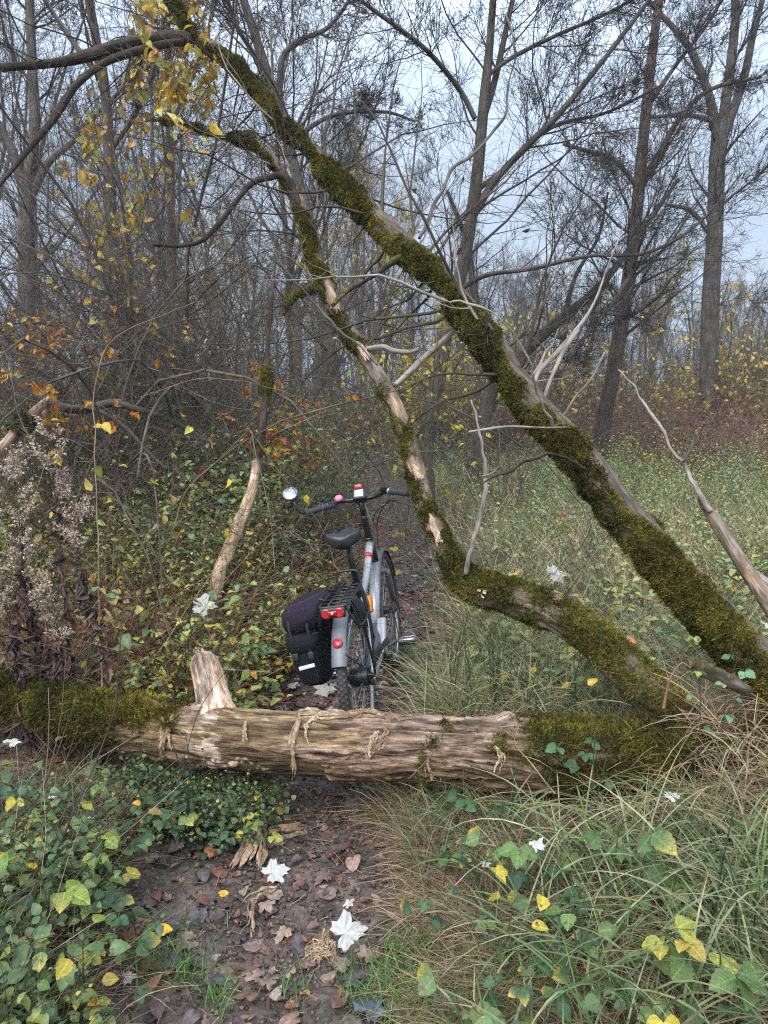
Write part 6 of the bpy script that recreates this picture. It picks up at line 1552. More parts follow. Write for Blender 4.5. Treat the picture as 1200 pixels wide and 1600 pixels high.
# drive train on the right
def f_crank(s):
    def f(g):
        a = math.radians(4 if s < 0 else 184)
        e = BB + np.array([0.170 * math.cos(a), s * 0.088, 0.170 * math.sin(a)])
        pipe(g, [BB + [0, s * 0.055, 0], BB + [0, s * 0.078, 0]], 0.014, smooth=False); pipe(g, [BB + [0, s * 0.078, 0], (BB + e) / 2 + [0, s * 0.0, 0], e], [0.014, 0.010, 0.011], n=8)
    return f
for s in (-1, 1):
    part('crank', M_gunm, bike, f_crank(s))
    a = math.radians(4 if s < 0 else 184); e = BB + np.array([0.170 * math.cos(a), s * 0.100, 0.170 * math.sin(a)])
    def f_ped(g, e=e, s=s):
        pipe(g, [e, e + [0, s * 0.10, 0]], 0.006, smooth=False)
        for X in (-0.042, 0.042): rbox(g, (0.008, 0.085, 0.018), e + np.array([X, s * 0.055, 0]), bev=0.002)
        for q in (0.016, 0.094): rbox(g, (0.085, 0.008, 0.020), e + np.array([0, s * q, 0]), bev=0.002)
        rbox(g, (0.024, 0.080, 0.020), e + np.array([0, s * 0.055, 0]), bev=0.006)
    pd = part('pedal', M_alu, bike, f_ped)
    def f_grit(g, e=e, s=s):
        for X in (-0.048, 0.048): rbox(g, (0.010, 0.090, 0.022), e + np.array([X, s * 0.055, 0]), bev=0.003)
    part('pedal_edge', M_plastic, pd, f_grit)
def f_chain(g):
    for (cx, cy, cz, r, n) in ((BB[0], -0.066, BB[2], 0.075, 40), (0, -0.058, WR, 0.040, 18)):
        lathe(g, [(r * 0.55, -0.001), (r, -0.0015), (r, 0.0015), (r * 0.55, 0.001)], (cx, cy, cz), n=n * 2)
    for z1, z2 in ((0.074, 0.040), (-0.074, -0.040)): pipe(g, [(BB[0], -0.066, BB[2] + z1), (0, -0.058, WR + z2)], 0.005, smooth=False, sides=6)
part('chain', M_blackm, bike, f_chain)
part('chain_guard', M_plastic, bike, lambda g: rbox(g, (0.40, 0.006, 0.035), ((BB[0]) / 2 + 0.03, -0.078, (BB[2] + WR) / 2 + 0.075), (0, 0.13, 0), bev=0.003))
# rear derailleur arm and the stand
part('derailleur', M_alu, bike, lambda g: (pipe(g, [(0.0, -0.070, WR - 0.005), (0.02, -0.074, WR - 0.05), (0.055, -0.074, WR - 0.105), (0.13, -0.074, WR - 0.13)], 0.006, n=12), lathe(g, [(0, -0.004), (0.018, -0.004), (0.018, 0.004), (0, 0.004)], (0.055, -0.066, WR - 0.11), n=18)))
part('kickstand', M_blackm, bike, lambda g: (pipe(g, [(0.03, 0.070, WR - 0.02), (0.00, 0.11, 0.20), (-0.03, 0.165, 0.052)], [0.010, 0.009, 0.008], n=8), pipe(g, [(-0.03, 0.165, 0.054), (-0.033, 0.170, 0.034)], 0.011, smooth=False)))
part('bottle', M_orange, bike, lambda g: (rbox(g, (0.055, 0.030, 0.085), (0.395, -0.030, 0.585), (0, 0.35, 0), bev=0.012, seg=3)))
part('pump_bracket', M_blackm, bike, lambda g: pipe(g, [(0.42, -0.012, 0.40), (0.375, -0.014, 0.60)], 0.014, smooth=False))
part('side_skirt', M_plastic, bike, lambda g: [ring_sec(g, WR - 0.05, [(0.055, s * 0.040), (0.057, s * 0.038), (-0.06, s * 0.050), (-0.062, s * 0.052)], (0, 0, WR), 24, math.radians(48), math.radians(100)) for s in (-1,)])

# pannier hanging on the left of the rack
bag = empty('pannier_bag', bike.location[:], bike.rotation_euler[:])
KZ = lambda z: 0.775 - (0.775 - z) * 0.84
tag(bag, 'bulging black canvas pannier with a pale reflective strip hanging on the bicycle rack', 'bag')
def bagmesh(g, x0, x1, y0, y1, zt, zb, wob=0.012, top=0.0, seed=0, nu=40, nv=30, bulge=0.02, tap=0.86):
    # superellipse prism with a soft bulging skin
    a = np.linspace(0, 2 * math.pi, nu, endpoint=False); v = np.linspace(0, 1, nv)
    A, Vv = np.meshgrid(a, v)
    cx, cy = (x0 + x1) / 2, (y0 + y1) / 2; hx, hy = (x1 - x0) / 2, (y1 - y0) / 2
    sq = lambda q: np.sign(q) * np.abs(q) ** 0.45
    cap_ = np.minimum(1, np.minimum(np.clip(Vv / 0.07, 0, 1), np.clip((1 - Vv) / 0.06, 0, 1))) ; cap_ = np.sqrt(np.clip(1 - (1 - cap_) ** 2, 0, 1)) * 0.16 + 0.84
    cap_[0] = 0.0; cap_[-1] = 0.0
    k = cap_ * (tap + (1 - tap) * np.sin(np.pi * (0.15 + 0.75 * (1 - Vv)))) 
    X = cx + hx * sq(np.cos(A)) * k; Yb = cy + hy * sq(np.sin(A)) * k
    Z = zb + (zt - zb) * Vv + top * (Yb - cy) 
    P = np.stack([X, Yb, Z], -1); nrm = np.stack([np.cos(A), np.sin(A), 0 * A], -1)
    P = P + nrm * ((fbm(P * 9 + seed, 3, seed) - 0.5) * wob * 2 + (1 - np.abs(2 * fbm(P * np.array([14, 14, 7]) + seed, 3, seed + 1) - 1) ** 0.5) * wob * 0.9 + bulge * np.sin(np.pi * Vv) * 0.5)[..., None] * (cap_ > 0.1)[..., None]
    P[..., 1] = np.where(P[..., 1] > 0.09, 0.09 + (P[..., 1] - 0.09) * (1 - 1.15 * np.clip(0.72 - P[..., 2], 0, 1)), P[..., 1])
    m = nu; i = np.arange(nv - 1)[:, None] * m; j = np.arange(m)[None]; q = (j + 1) % m
    g.add(P.reshape(-1, 3), np.stack([i + j, i + q, i + m + q, i + m + j], -1).reshape(-1, 4))
part('bag_body', M_bag, bag, lambda g: bagmesh(g, -0.22, 0.10, 0.095, 0.235, 0.72, KZ(0.335), seed=1, nu=80, nv=60, wob=0.010))
part('lid', M_baglid, bag, lambda g: bagmesh(g, -0.235, 0.11, 0.075, 0.240, 0.762, KZ(0.635), seed=5, nu=80, nv=30, wob=0.012, tap=0.90, top=-0.22))
pk = part('pocket', M_bag, bag, lambda g: bagmesh(g, -0.270, -0.19, 0.105, 0.225, KZ(0.615), KZ(0.375), seed=9, nu=60, nv=40, wob=0.008))
part('pocket_flap', M_bag, pk, lambda g: bagmesh(g, -0.282, -0.20, 0.102, 0.228, KZ(0.635), KZ(0.545), seed=12, nu=50, nv=20, wob=0.008))
part('reflective_strip', M_reflect, pk, lambda g: rbox(g, (0.006, 0.070, 0.016), (-0.288, 0.145, KZ(0.480)), (-0.15, 0, 0), bev=0.002))
M_web = mat_plain('worn_webbing', (0.016, 0.016, 0.019), rough=0.8, nscale=300, namp=0.4, bump=0.4)
for y in (0.125, 0.205):
    st_ = part('strap', M_web, bag, lambda g: pipe(g, [(-0.205, y, 0.755), (-0.250, y, 0.70), (-0.258, 0.09 + (y - 0.09) * 0.93, 0.64), (-0.284, 0.09 + (y - 0.09) * 0.85, 0.590), (-0.286, 0.09 + (y - 0.09) * 0.80, 0.545)], 0.0055, n=16, sides=6))
    part('buckle', M_plastic, st_, lambda g: rbox(g, (0.010, 0.024, 0.030), (-0.290, 0.09 + (y - 0.09) * 0.83, 0.575), (0, 0.1, 0), bev=0.003))
part('piping', M_web, bag, lambda g: pipe(g, [(-0.236, 0.088, 0.655), (-0.246, 0.16, 0.645), (-0.236, 0.232, 0.640), (-0.06, 0.246, 0.642), (0.10, 0.235, 0.645)], 0.0032, n=30, sides=6))
part('seam', M_web, bag, lambda g: pipe(g, [(-0.272, 0.108, 0.47), (-0.277, 0.112, 0.505), (-0.279, 0.147, 0.515), (-0.277, 0.182, 0.505), (-0.272, 0.180, 0.47)], 0.0022, n=30, sides=5))
part('hook', M_blackm, bag, lambda g: [pipe(g, [(X, 0.085, 0.70), (X, 0.080, RZ + 0.012), (X, 0.062, RZ + 0.014), (X, 0.050, RZ + 0.002)], 0.005, n=12) for X in (0.0, -0.17)][:0] or pipe(g, [(0.0, 0.085, 0.70), (0.0, 0.080, RZ + 0.012), (0.0, 0.062, RZ + 0.014), (0.0, 0.050, RZ + 0.002)], 0.005, n=12))

# ------------------------------------------------------------------ single plants, fallen leaves and small things
BR_LEAF = leaf_tpl(10, 0.80, 0.42, 0.16, 0.22, serr=0.07, seed=21)
BR_LEAF2 = leaf_tpl(10, 0.95, 0.45, 0.12, 0.30, serr=0.08, seed=22)
WOOD_MAPLE = lobed_tpl(MAPLE, 0.18, 0.10, 31)

def leaf_obj(name, tpl, loc, size, col, mat, up=(0, 0, 1), az=0.0, label=None, cat='leaf', group=None, stalk=True, seed=0, dry=0.06, squash=1.0):
    r = np.random.default_rng(seed + 100)
    V, F = tpl; V = V.copy(); V[:, 2] += r.normal(size=len(V)) * dry * 0.5; V[:, 1] *= squash
    # bend along and across as it dried
    V[:, 2] += dry * 2.2 * np.sin(V[:, 0] * 3 + r.uniform(0, 6)) * V[:, 1] * 2
    M = frames(np.array([math.cos(az), math.sin(az), 0.0]), np.array(up, float)) * size
    W = V @ M.T
    if loc is not None and stalk is not None and up[2] > 0.6: pass
    g = Geo(); c = np.array(col) * (0.88 + 0.24 * r.random((len(V), 1))); g.add(W, F, c)
    if stalk:
        st = np.array([[0, 0, 0], [-0.18, 0.02, 0.01], [-0.42, 0.09, 0.02]]) @ M.T
        Vt, Ft, Ct, _ = tubes(crom(st, 8), np.full(8, size * 0.014), 5, np.array(col) * 0.55); g.add(Vt, Ft, Ct)
    o = g.build(name, mat); o.location = tuple(loc); tag(o, label, cat, group)
    return o
WH = lin((172, 171, 164))
def fallen(px, py, s_px, az, label, col=WH, mat=None, h=0.012, tpl=None, up=None, Y=None, name='fallen_leaf', squash=1.0, seed=None, stalk=True, cat='leaf', group=None):
    if Y is None:
        p = gnd(px, py, 0.03); p[2] = float(gz(p[0], p[1])) + h + 0.004
    else: p = at(px, py, Y)
    d = ray(px, py); size = s_px / FPX * p[1] / d[1]
    up = (rng.normal() * 0.12, -0.15 + rng.normal() * 0.1, 1.0) if up is None else up
    return leaf_obj(name, WOOD_MAPLE if tpl is None else tpl, p, size, col, M_white if mat is None else mat, up=up, az=az, label=label, cat=cat, group=group, seed=int(px) if seed is None else seed, squash=squash, stalk=stalk)
fallen(425, 1358, 30, 0.6, 'small white lobed leaf lying on the mud in front of the log', h=0.02, up=(0, -0.45, 1))
fallen(538, 1450, 40, 0.5, 'largest white lobed leaf lying at the grassy edge of the path', h=0.025, up=(0.1, -0.5, 1))
fallen(543, 1402, 20, 1.0, 'narrow curled white leaf standing above the largest white leaf', h=0.02, squash=0.4)
fallen(838, 1325, 22, 1.9, 'white lobed leaf caught in the straw above the yellow bramble leaves', Y=2.05, up=(0, -0.8, 0.6))
fallen(757, 1350, 13, 0.3, 'crumpled little white leaf in the flattened dry grass', Y=2.1, squash=0.7)
fallen(866, 896, 24, 0.2, 'white leaf lying in the long grass between the two mossy trunks', Y=4.6, up=(0, -0.5, 1))
fallen(312, 945, 26, 0.1, 'white leaf resting on the nettles above the pale branch stub', Y=3.6, up=(0, -0.6, 1))
fallen(318, 537, 15, 1.8, 'white leaf hanging in the dark tangled thicket', Y=5.0, up=(0, -1, 0.2))
fallen(500, 1072, 26, 0.2, 'white leaf lying on the mud under the black pannier', h=0.02, up=(0, -0.4, 1))
fallen(460, 1066, 15, 2.5, 'small white leaf on the mud left of the bicycle stand', h=0.02)
fallen(625, 975, 12, 1.5, 'small white leaf on the path beside the silver pedal', h=0.02)
fallen(12, 1385, 22, 1.2, 'white leaf lying flat among the low nettles', Y=1.95, up=(0, -0.7, 0.8))
fallen(16, 1160, 18, 1.4, 'white leaf caught on stems below the mossy end of the log', Y=2.7, up=(0, -0.8, 0.5))
fallen(80, 1245, 10, 0.4, 'tiny white leaf scrap among the nettles in front of the log', Y=2.35, squash=0.6)
fallen(140, 1278, 12, 0.9, 'curled white leaf scrap beside a rusty leaf in the nettles', Y=2.3, squash=0.5)
fallen(662, 812, 12, 0.9, 'white leaf on the path far beyond the bicycle', h=0.02)
fallen(1195, 975, 16, 0.9, 'white leaf behind the foot of the big leaning trunk', Y=3.6, up=(0, -0.7, 0.8))
fallen(330, 1082, 19, 0.1, 'white leaf stuck flat to the foot of the pale branch stub', Y=2.83, up=(0.1, -0.8, 0.7))
fallen(1052, 1245, 24, 1.8, 'greyish white leaf half buried in the sedge', Y=2.2, squash=0.5, up=(0, -0.8, 0.6))
fallen(505, 1062, 10, 0.9, 'tiny white scrap of leaf behind the largest leaf near the pannier', h=0.02, squash=0.6)
PINK = lin((165, 110, 100)); BRN = lin((124, 82, 66)); OCH = lin((214, 160, 50))
fallen(252, 1441, 17, 0.2, 'bright orange yellow leaf lying alone on the mud', col=lin((225, 165, 30)), mat=M_litter, tpl=lobed_tpl(ROUNDISH, 0.2, 0.1, 41), h=0.015)
fallen(120, 1570, 30, 1.9, 'dusky pink lobed leaf in the low green nettles', col=PINK * 0.7, mat=M_litter, h=0.05)
fallen(650, 1562, 24, 0.1, 'reddish brown oval leaf lying on the bright short grass', col=BRN * 0.9, mat=M_litter, tpl=leaf_tpl(8, 0.85, 0.45, 0.15, 0.2, seed=42), h=0.05)
fallen(425, 1047, 22, 0.3, 'pinkish lobed leaf beside the path left of the pannier', col=PINK * 1.1, mat=M_litter, h=0.03)
fallen(935, 958, 12, 1.5, 'dark red rounded leaf caught on a stalk behind the bent snag', col=lin((110, 40, 35)), mat=M_litter, tpl=lobed_tpl(ROUNDISH, 0.2, 0.1, 43), Y=3.4, up=(0, -0.9, 0.3))
fallen(985, 1000, 15, 0.2, 'curled orange leaf in the long grass behind the bent snag', col=lin((205, 110, 60)), mat=M_litter, tpl=lobed_tpl(ROUNDISH, 0.5, 0.4, 44), Y=3.4)
fallen(882, 806, 14, 1.2, 'crimson leaf among the pale herbs under the big leaning trunk', col=lin((170, 35, 45)), mat=M_leaf, Y=5.5, up=(0, -0.9, 0.4))
fallen(198, 1525, 16, 0.4, 'pale grey crumpled leaf at the left edge of the mud', col=lin((160, 145, 138)), mat=M_litter, h=0.03)
fallen(575, 1570, 36, 0.9, 'dark blue grey curled leaf at the bottom edge of the path', col=lin((70, 72, 82)), mat=M_litter, h=0.03)
fallen(762, 1490, 20, 2.2, 'slim silvery leaf standing on edge in the short grass', col=lin((140, 140, 155)), mat=M_litter, tpl=leaf_tpl(6, 0.3, 0.45, 0.3, 0.1, seed=45), h=0.05, up=(0.3, -1, 0.2))
fallen(345, 1388, 12, 0.5, 'little ochre leaf on the mud left of the splintered bast', col=OCH * 0.8, mat=M_litter, h=0.015, tpl=lobed_tpl(ROUNDISH, 0.2, 0.1, 46))
k_ = 0
for (px, py, s) in ((290, 1455, 26), (300, 1300, 22), (480, 1500, 24), (330, 1520, 22), (395, 1560, 26), (262, 1490, 24), (440, 1440, 22), (350, 1420, 20), (225, 1410, 24), (505, 1350, 22), (470, 1330, 18), (545, 1330, 24), (560, 1520, 26), (515, 1570, 30), (300, 1580, 26), (420, 1520, 20), (615, 1500, 24), (240, 1560, 24), (575, 1480, 22), (360, 1590, 24), (460, 1585, 26), (380, 1460, 18), (500, 1430, 20), (320, 1360, 18), (410, 1400, 18)):
    k_ += 1
    fallen(px + U(-6, 6), py + U(-6, 6), s, U(0, 6.28), 'large dead grey brown leaf lying flat on the muddy path', col=LIT[k_ % len(LIT)] * U(0.6, 1.0) * np.array([1, .92, .86]), mat=M_litter, name='dead_leaf', cat='dead leaf', group='large dead leaves on the mud in front of the log',
           tpl=[lobed_tpl(ROUNDISH, 0.3, 0.2, k_), lobed_tpl(MAPLE, 0.3, 0.15, k_), leaf_tpl(7, 0.8, 0.42, 0.25, 0.2, seed=k_)][k_ % 3], h=0.018, seed=k_, stalk=(k_ % 3 == 0))

# splintered bast lying on the mud
def bast(label, strands, w, seed):
    e = empty('bark_splinter', tuple(strands[0][0])); tag(e, label, 'bark')
    g = Geo()
    for k, s in enumerate(strands): ribbon(g, s, w, BAST[(k + seed) % 3], seed=seed * 7 + k, n=18, fray=3)
    g.build('strands', M_strand, e, origin=strands[0][0])
def gp(px, py, h=0.02): p = gnd(px, py, 0.02); return np.array([p[0], p[1], float(gz(p[0], p[1])) + h])
bast('fan of splintered tan bark lying on the mud below the log', [[gp(402, 1290, .05), gp(395, 1320, .04), gp(375, 1350, .02)], [gp(408, 1292, .045), gp(408, 1325, .03), gp(402, 1352, .015)], [gp(398, 1295, .05), gp(382, 1330, .03), gp(365, 1356, .015)], [gp(405, 1285, .04), gp(412, 1310, .05), gp(400, 1340, .03)], [gp(418, 1300, .03), gp(445, 1297, .03), gp(475, 1288, .025)]], 0.011, 1)
bast('thin curved splinters pressed into the mud beside the large lobed leaf', [[gp(432, 1382), gp(400, 1400, .025), gp(388, 1440, .02)], [gp(395, 1400), gp(392, 1425, .02), gp(390, 1455)], [gp(430, 1385), gp(410, 1392, .02), gp(380, 1410)]], 0.005, 2)
bast('matted tuft of shredded bast in the middle of the path', [[gp(500 + U(-25, 25), 1480 + U(-25, 25), .012), gp(500 + U(-25, 25), 1470 + U(-25, 25), .025), gp(500 + U(-30, 30), 1475 + U(-25, 25), .012)] for _ in range(16)], 0.0022, 3)

# bramble shoots with big toothed leaves
def bramble(label, px, py, Y, h, n, size, cols, seed, spread=1.0, group=None, name='bramble', cat='bramble', lean=None, spiral=False, tilt=0.35, tri=True, aim=True):
    r = np.random.default_rng(seed)
    top = at(px, py, Y); a = r.uniform(0, 6.28)
    base = np.array([top[0] + math.cos(a) * h * 0.3, top[1] + abs(math.sin(a)) * h * 0.3 * 0.5, 0]); base[2] = float(gz(base[0], base[1])) - 0.01
    e = empty(name, tuple(base)); tag(e, label, cat, group)
    g = Geo(); gl = Geo()
    C = crom(np.array([base, base * 0.5 + top * 0.5 + np.array([0.0, 0, 0.25 * (top[2] - base[2])]), top + np.array([-math.cos(a) * h * 0.25, -0.04, 0.0])]), 18)
    V, F, Cc, T = tubes(C, np.linspace(0.0026, 0.0012, 18), 6, np.array([0.10, 0.07, 0.03])); g.add(V, F, Cc, T)
    for k in range(n):
        s = 0.35 + 0.65 * (k + 0.5) / n; q = np.array([np.interp(s, np.linspace(0, 1, 18), C[:, j]) for j in range(3)])
        aa = k * 2.4 + r.uniform(-.5, .5); L = size * r.uniform(0.75, 1.15)
        pd = np.array([math.cos(aa) * 0.8, math.sin(aa) * 0.6 - 0.25, r.uniform(0.0, 0.45)]); pe = q + norm(pd) * L * r.uniform(0.8, 1.3)
        V, F, Cc, T = tubes(crom(np.array([q, (q + pe) / 2 + np.array([0, 0, 0.01]), pe]), 6), np.full(6, 0.0009), 4, np.array([0.12, 0.10, 0.04])); g.add(V, F, Cc, T)
        c = np.array(cols[r.integers(0, len(cols))]) * r.uniform(0.85, 1.15)
        zup = norm(np.array([r.normal() * tilt, -0.55 + r.normal() * tilt, 1.0]))
        for b in ((0, 1.0), (1.25, 0.85), (-1.25, 0.85)) if tri else ((0, 1.0),):
            x = np.array([math.cos(aa + b[0]), math.sin(aa + b[0]), -0.15 + r.normal() * 0.15])
            M = frames(x, zup + r.normal(size=3) * 0.15) * (L * b[1])
            tv, tf = (BR_LEAF, BR_LEAF2)[k % 2]; W = tv @ M.T + pe + norm(x) * 0.003; TT = tv * np.array([1, 1, 0])
            cc = np.repeat(c[None] * r.uniform(0.85, 1.1), len(tv), 0)
            if r.random() < 0.18: q_ = sm(tv[:, 0] + 0.5 * np.abs(tv[:, 1]), 0.45, 1.0)[:, None]; cc = cc * (1 - q_) + lin((178, 158, 70)) * q_
            cc = cc * 0.92
            gl.add(W, tf, cc, TT)
    g.build('stem', M_twig, e, origin=base); gl.build('leaves', M_leafbig, e, origin=base)
G1 = [lin((94, 120, 62)), lin((106, 130, 70)), lin((84, 108, 60))]; YG = [lin((138, 152, 68)), lin((160, 162, 76)), lin((112, 136, 68))]; BY = [lin((192, 174, 62)), lin((176, 156, 66))]; DG = [lin((66, 96, 60)), lin((80, 110, 70)), lin((58, 86, 56))]
bramble('bramble shoot with one half yellow leaf just below the mossy log end', 790, 1290, 1.94, 0.3, 3, 0.058, G1 + BY[:1], 1)
bramble('large green toothed bramble leaves hanging below the leafy bank', 975, 1265, 1.94, 0.35, 3, 0.072, G1, 2)
bramble('chain of round green bramble leaves in the middle of the dry grass', 880, 1390, 1.75, 0.3, 5, 0.048, G1, 3, tri=False)
bramble('yellow green bramble shoot with one bright yellow leaf at its tip', 1045, 1440, 1.62, 0.3, 4, 0.055, YG + BY, 4)
bramble('wide green bramble leaves near the lower right corner', 1125, 1470, 1.57, 0.3, 3, 0.068, G1, 5)
bramble('golden yellow bramble leaf cluster under the white leaf', 830, 1370, 1.78, 0.25, 3, 0.050, BY, 6, tri=False)
bramble('small bramble sprig with bright green rounded leaves in flattened straw', 675, 1380, 1.89, 0.2, 4, 0.034, DG, 7)
bramble('green seedling with small paired leaves at the grassy path edge', 810, 1505, 1.57, 0.16, 4, 0.035, DG, 8)
bramble('pale green drooping leaf pair in the short grass', 705, 1520, 1.53, 0.14, 2, 0.055, [lin((110, 135, 85))], 9)
bramble('low bramble with deep green leaves under the log beside the straw', 725, 1240, 2.45, 0.25, 3, 0.05, DG, 10)
bramble('bramble with dark shining leaves climbing the mossy log end', 905, 1150, 2.42, 0.45, 5, 0.045, DG, 11)
bramble('leafy sprig of small green leaves lying over the foot of the big leaning trunk', 1150, 1015, 2.50, 0.5, 7, 0.035, [lin((110, 150, 110)), lin((90, 130, 90))], 12)
bramble('pale green sprig with yellow tips in front of the leaning trunk', 1085, 985, 2.50, 0.4, 4, 0.032, YG, 13)
bramble('large yellowing bramble leaf at the left edge below the log', 25, 1285, 1.80, 0.4, 3, 0.07, YG + BY, 14)
bramble('three yellowing bramble leaves over the dark nettles', 130, 1445, 1.62, 0.25, 4, 0.045, YG + BY, 15, tri=False)
bramble('bramble sprig with yellow leaves over the straw in front of the nettles', 60, 1440, 1.57, 0.25, 3, 0.04, YG + BY, 16, tri=False)
bramble('yellow green bramble runner in front of the log hollow', 400, 1270, 2.35, 0.2, 3, 0.038, YG, 17)
bramble('trailing bramble with mixed yellow and green leaves under the log', 270, 1265, 2.35, 0.3, 6, 0.042, YG + DG, 18)
bramble('bramble spray with pale yellow leaves over the mossy log end', 200, 1035, 3.20, 0.5, 8, 0.026, YG + BY, 19)
bramble('upright sprig of pointed yellow green leaves beside the branch stub', 265, 990, 3.30, 0.5, 9, 0.03, YG, 20, tri=False)
bramble('green bramble spray behind the mossy log end', 130, 1010, 3.40, 0.5, 7, 0.032, DG + YG[:1], 21)
bramble('bramble with pale leaves arching behind the branch stub', 350, 960, 3.70, 0.5, 7, 0.032, YG + G1, 22)
bramble('leafy green bush of rounded leaves left of the pannier', 390, 900, 4.40, 0.6, 12, 0.038, G1 + YG, 23)
bramble('yellow leaves hanging by the path beyond the handlebar', 617, 835, 5.60, 0.35, 4, 0.05, BY, 24)
bramble('green bramble in the grass right of the pedal', 720, 1120, 2.95, 0.2, 4, 0.04, DG, 25)
bramble('bramble leaves at the lower edge of the sedge', 990, 1545, 1.44, 0.2, 3, 0.045, G1 + BY[:1], 26)
for k, (px, py, Y) in enumerate([(160, 980, 3.5), (230, 1050, 3.15), (290, 930, 3.7), (110, 1060, 3.3), (240, 900, 3.9), (180, 920, 3.8), (380, 1010, 3.6), (330, 880, 4.2), (430, 870, 4.6), (470, 900, 4.6), (300, 1020, 3.4), (200, 860, 4.2)]):
    bramble('pale yellow green bramble spray on the leafy bank behind the log', px, py, Y, 0.5, 10, U(0.022, 0.032), YG + G1 + BY[:1], 200 + k, group='yellow green bramble sprays behind the log')
for k in range(64):
    side = k % 2; px = U(700, 1190) if side else U(20, 200); py = U(1300, 1590) if side else U(1180, 1560)
    Yb = float(np.interp(py, [1180, 1590], [2.42, 1.52])); bramble('small bramble sprig half hidden in the foreground tangle', px, py, Yb, U(0.15, 0.30), int(rng.integers(2, 5)), U(0.026, 0.054), DG + G1 + (YG + BY[:1] if k % 4 == 0 else []), 60 + k, group='small bramble sprigs in the foreground tangle')

# dead goldenrod with fluffy seed heads
def goldenrod(label, px, py, Y, hbase, seed, heads=3, group=None, w=1.0):
    r = np.random.default_rng(seed)
    top = at(px, py, Y); b = np.array([top[0] + r.normal() * 0.10, top[1] + r.normal() * 0.05, 0.0]); b[2] = float(gz(b[0], b[1])) - 0.02
    e = empty('dead_goldenrod', tuple(b)); tag(e, label, 'dead plant', group)
    C = crom(np.array([b, b * 0.6 + top * 0.4 + r.normal(size=3) * 0.02, b * 0.25 + top * 0.75 + r.normal(size=3) * 0.02, top]), 26)
    g = Geo(); V, F, Cc, T = tubes(C, np.linspace(0.0045, 0.0016, 26), 6, np.array([0.055, 0.035, 0.03])); g.add(V, F, Cc, T)
    H = top[2] - b[2]
    # side shoots in the panicle
    n = 16; P, R = spawn(C[None], np.linspace(0.0045, 0.0016, 26)[None], n, tr=(0.78, 0.99), ang=(30, 75), absl=(0.05 * w, 0.13 * w), nseg=6, wander=0.10, up=0.10, rf=0.5, rmin=0.0012)
    g.add(*tubes(P, R, 4, np.array([0.09, 0.06, 0.045]))); g.build('stem', M_twig, e, origin=b)
    gf = Geo(); m = 34
    i = np.repeat(np.arange(n), m); t = U(0.15, 1.0, n * m) * 6; a = np.clip(t.astype(int), 0, 5); f = (t - a)[:, None]
    p = P[i, a] * (1 - f) + P[i, a + 1] * f + rng.normal(size=(n * m, 3)) * 0.009 + np.array([0, 0, 0.006])
    # each tuft is a little burst of hairs
    K = 7; d = norm(rng.normal(size=(n * m, K, 3)) + np.array([0, 0, 0.4])); L = U(0.004, 0.009, (n * m, K, 1)); s = norm(np.cross(d, rng.normal(size=d.shape))) * 0.0011
    V = np.stack([p[:, None] - s, p[:, None] + s, p[:, None] + d * L + s * 0.8, p[:, None] + d * L - s * 0.8], 2).reshape(-1, 3)
    F = np.arange(len(V)).reshape(-1, 4); c = np.array([lin((196, 178, 158)), lin((168, 146, 128)), lin((134, 108, 94)), lin((216, 204, 188))])[rng.integers(0, 4, n * m)]
    gf.add(V, F, np.repeat(c, K * 4, 0)); gf.build('seed_head', M_strand, e, origin=b)
    gl = Geo(); k = 70; s_ = U(0.12, 0.80, k); q = np.stack([np.interp(s_, np.linspace(0, 1, 26), C[:, j]) for j in range(3)], 1)
    x = norm(np.stack([rng.normal(size=k), rng.normal(size=k), -1.1 + 0 * s_], 1)); M = frames(x, rng.normal(size=(k, 3))) * U(0.03, 0.075, k)[:, None, None]
    V, F = bake(*leaf_tpl(6, 0.26, 0.4, 1.2, 0.8, seed=seed), M, q); gl.add(V, F, np.repeat(np.array([lin((70, 54, 52)), lin((50, 38, 38)), lin((92, 68, 60))])[rng.integers(0, 3, k)], 21, 0)); gl.build('leaves', M_litter, e, origin=b)
GR = 'withered goldenrod stems with fluffy seed heads'
goldenrod('tallest withered goldenrod with a fluffy grey seed head', 75, 685, 3.12, 0, 1, w=1.3)
goldenrod('withered goldenrod with a broad pale seed head at the left edge', 18, 722, 3.08, 0, 2, w=1.2)
goldenrod('withered goldenrod with a drooping seed head beside the tallest one', 112, 768, 3.15, 0, 3, w=1.2)
for k, (px, py, Y) in enumerate([(-20, 770, 3.1), (30, 815, 3.05), (62, 900, 3.05), (-10, 900, 3.05), (80, 960, 3.1), (-60, 700, 3.2)]):
    goldenrod('withered goldenrod standing in the dense clump behind the mossy log end', px, py, Y, 0, 10 + k, group=GR)

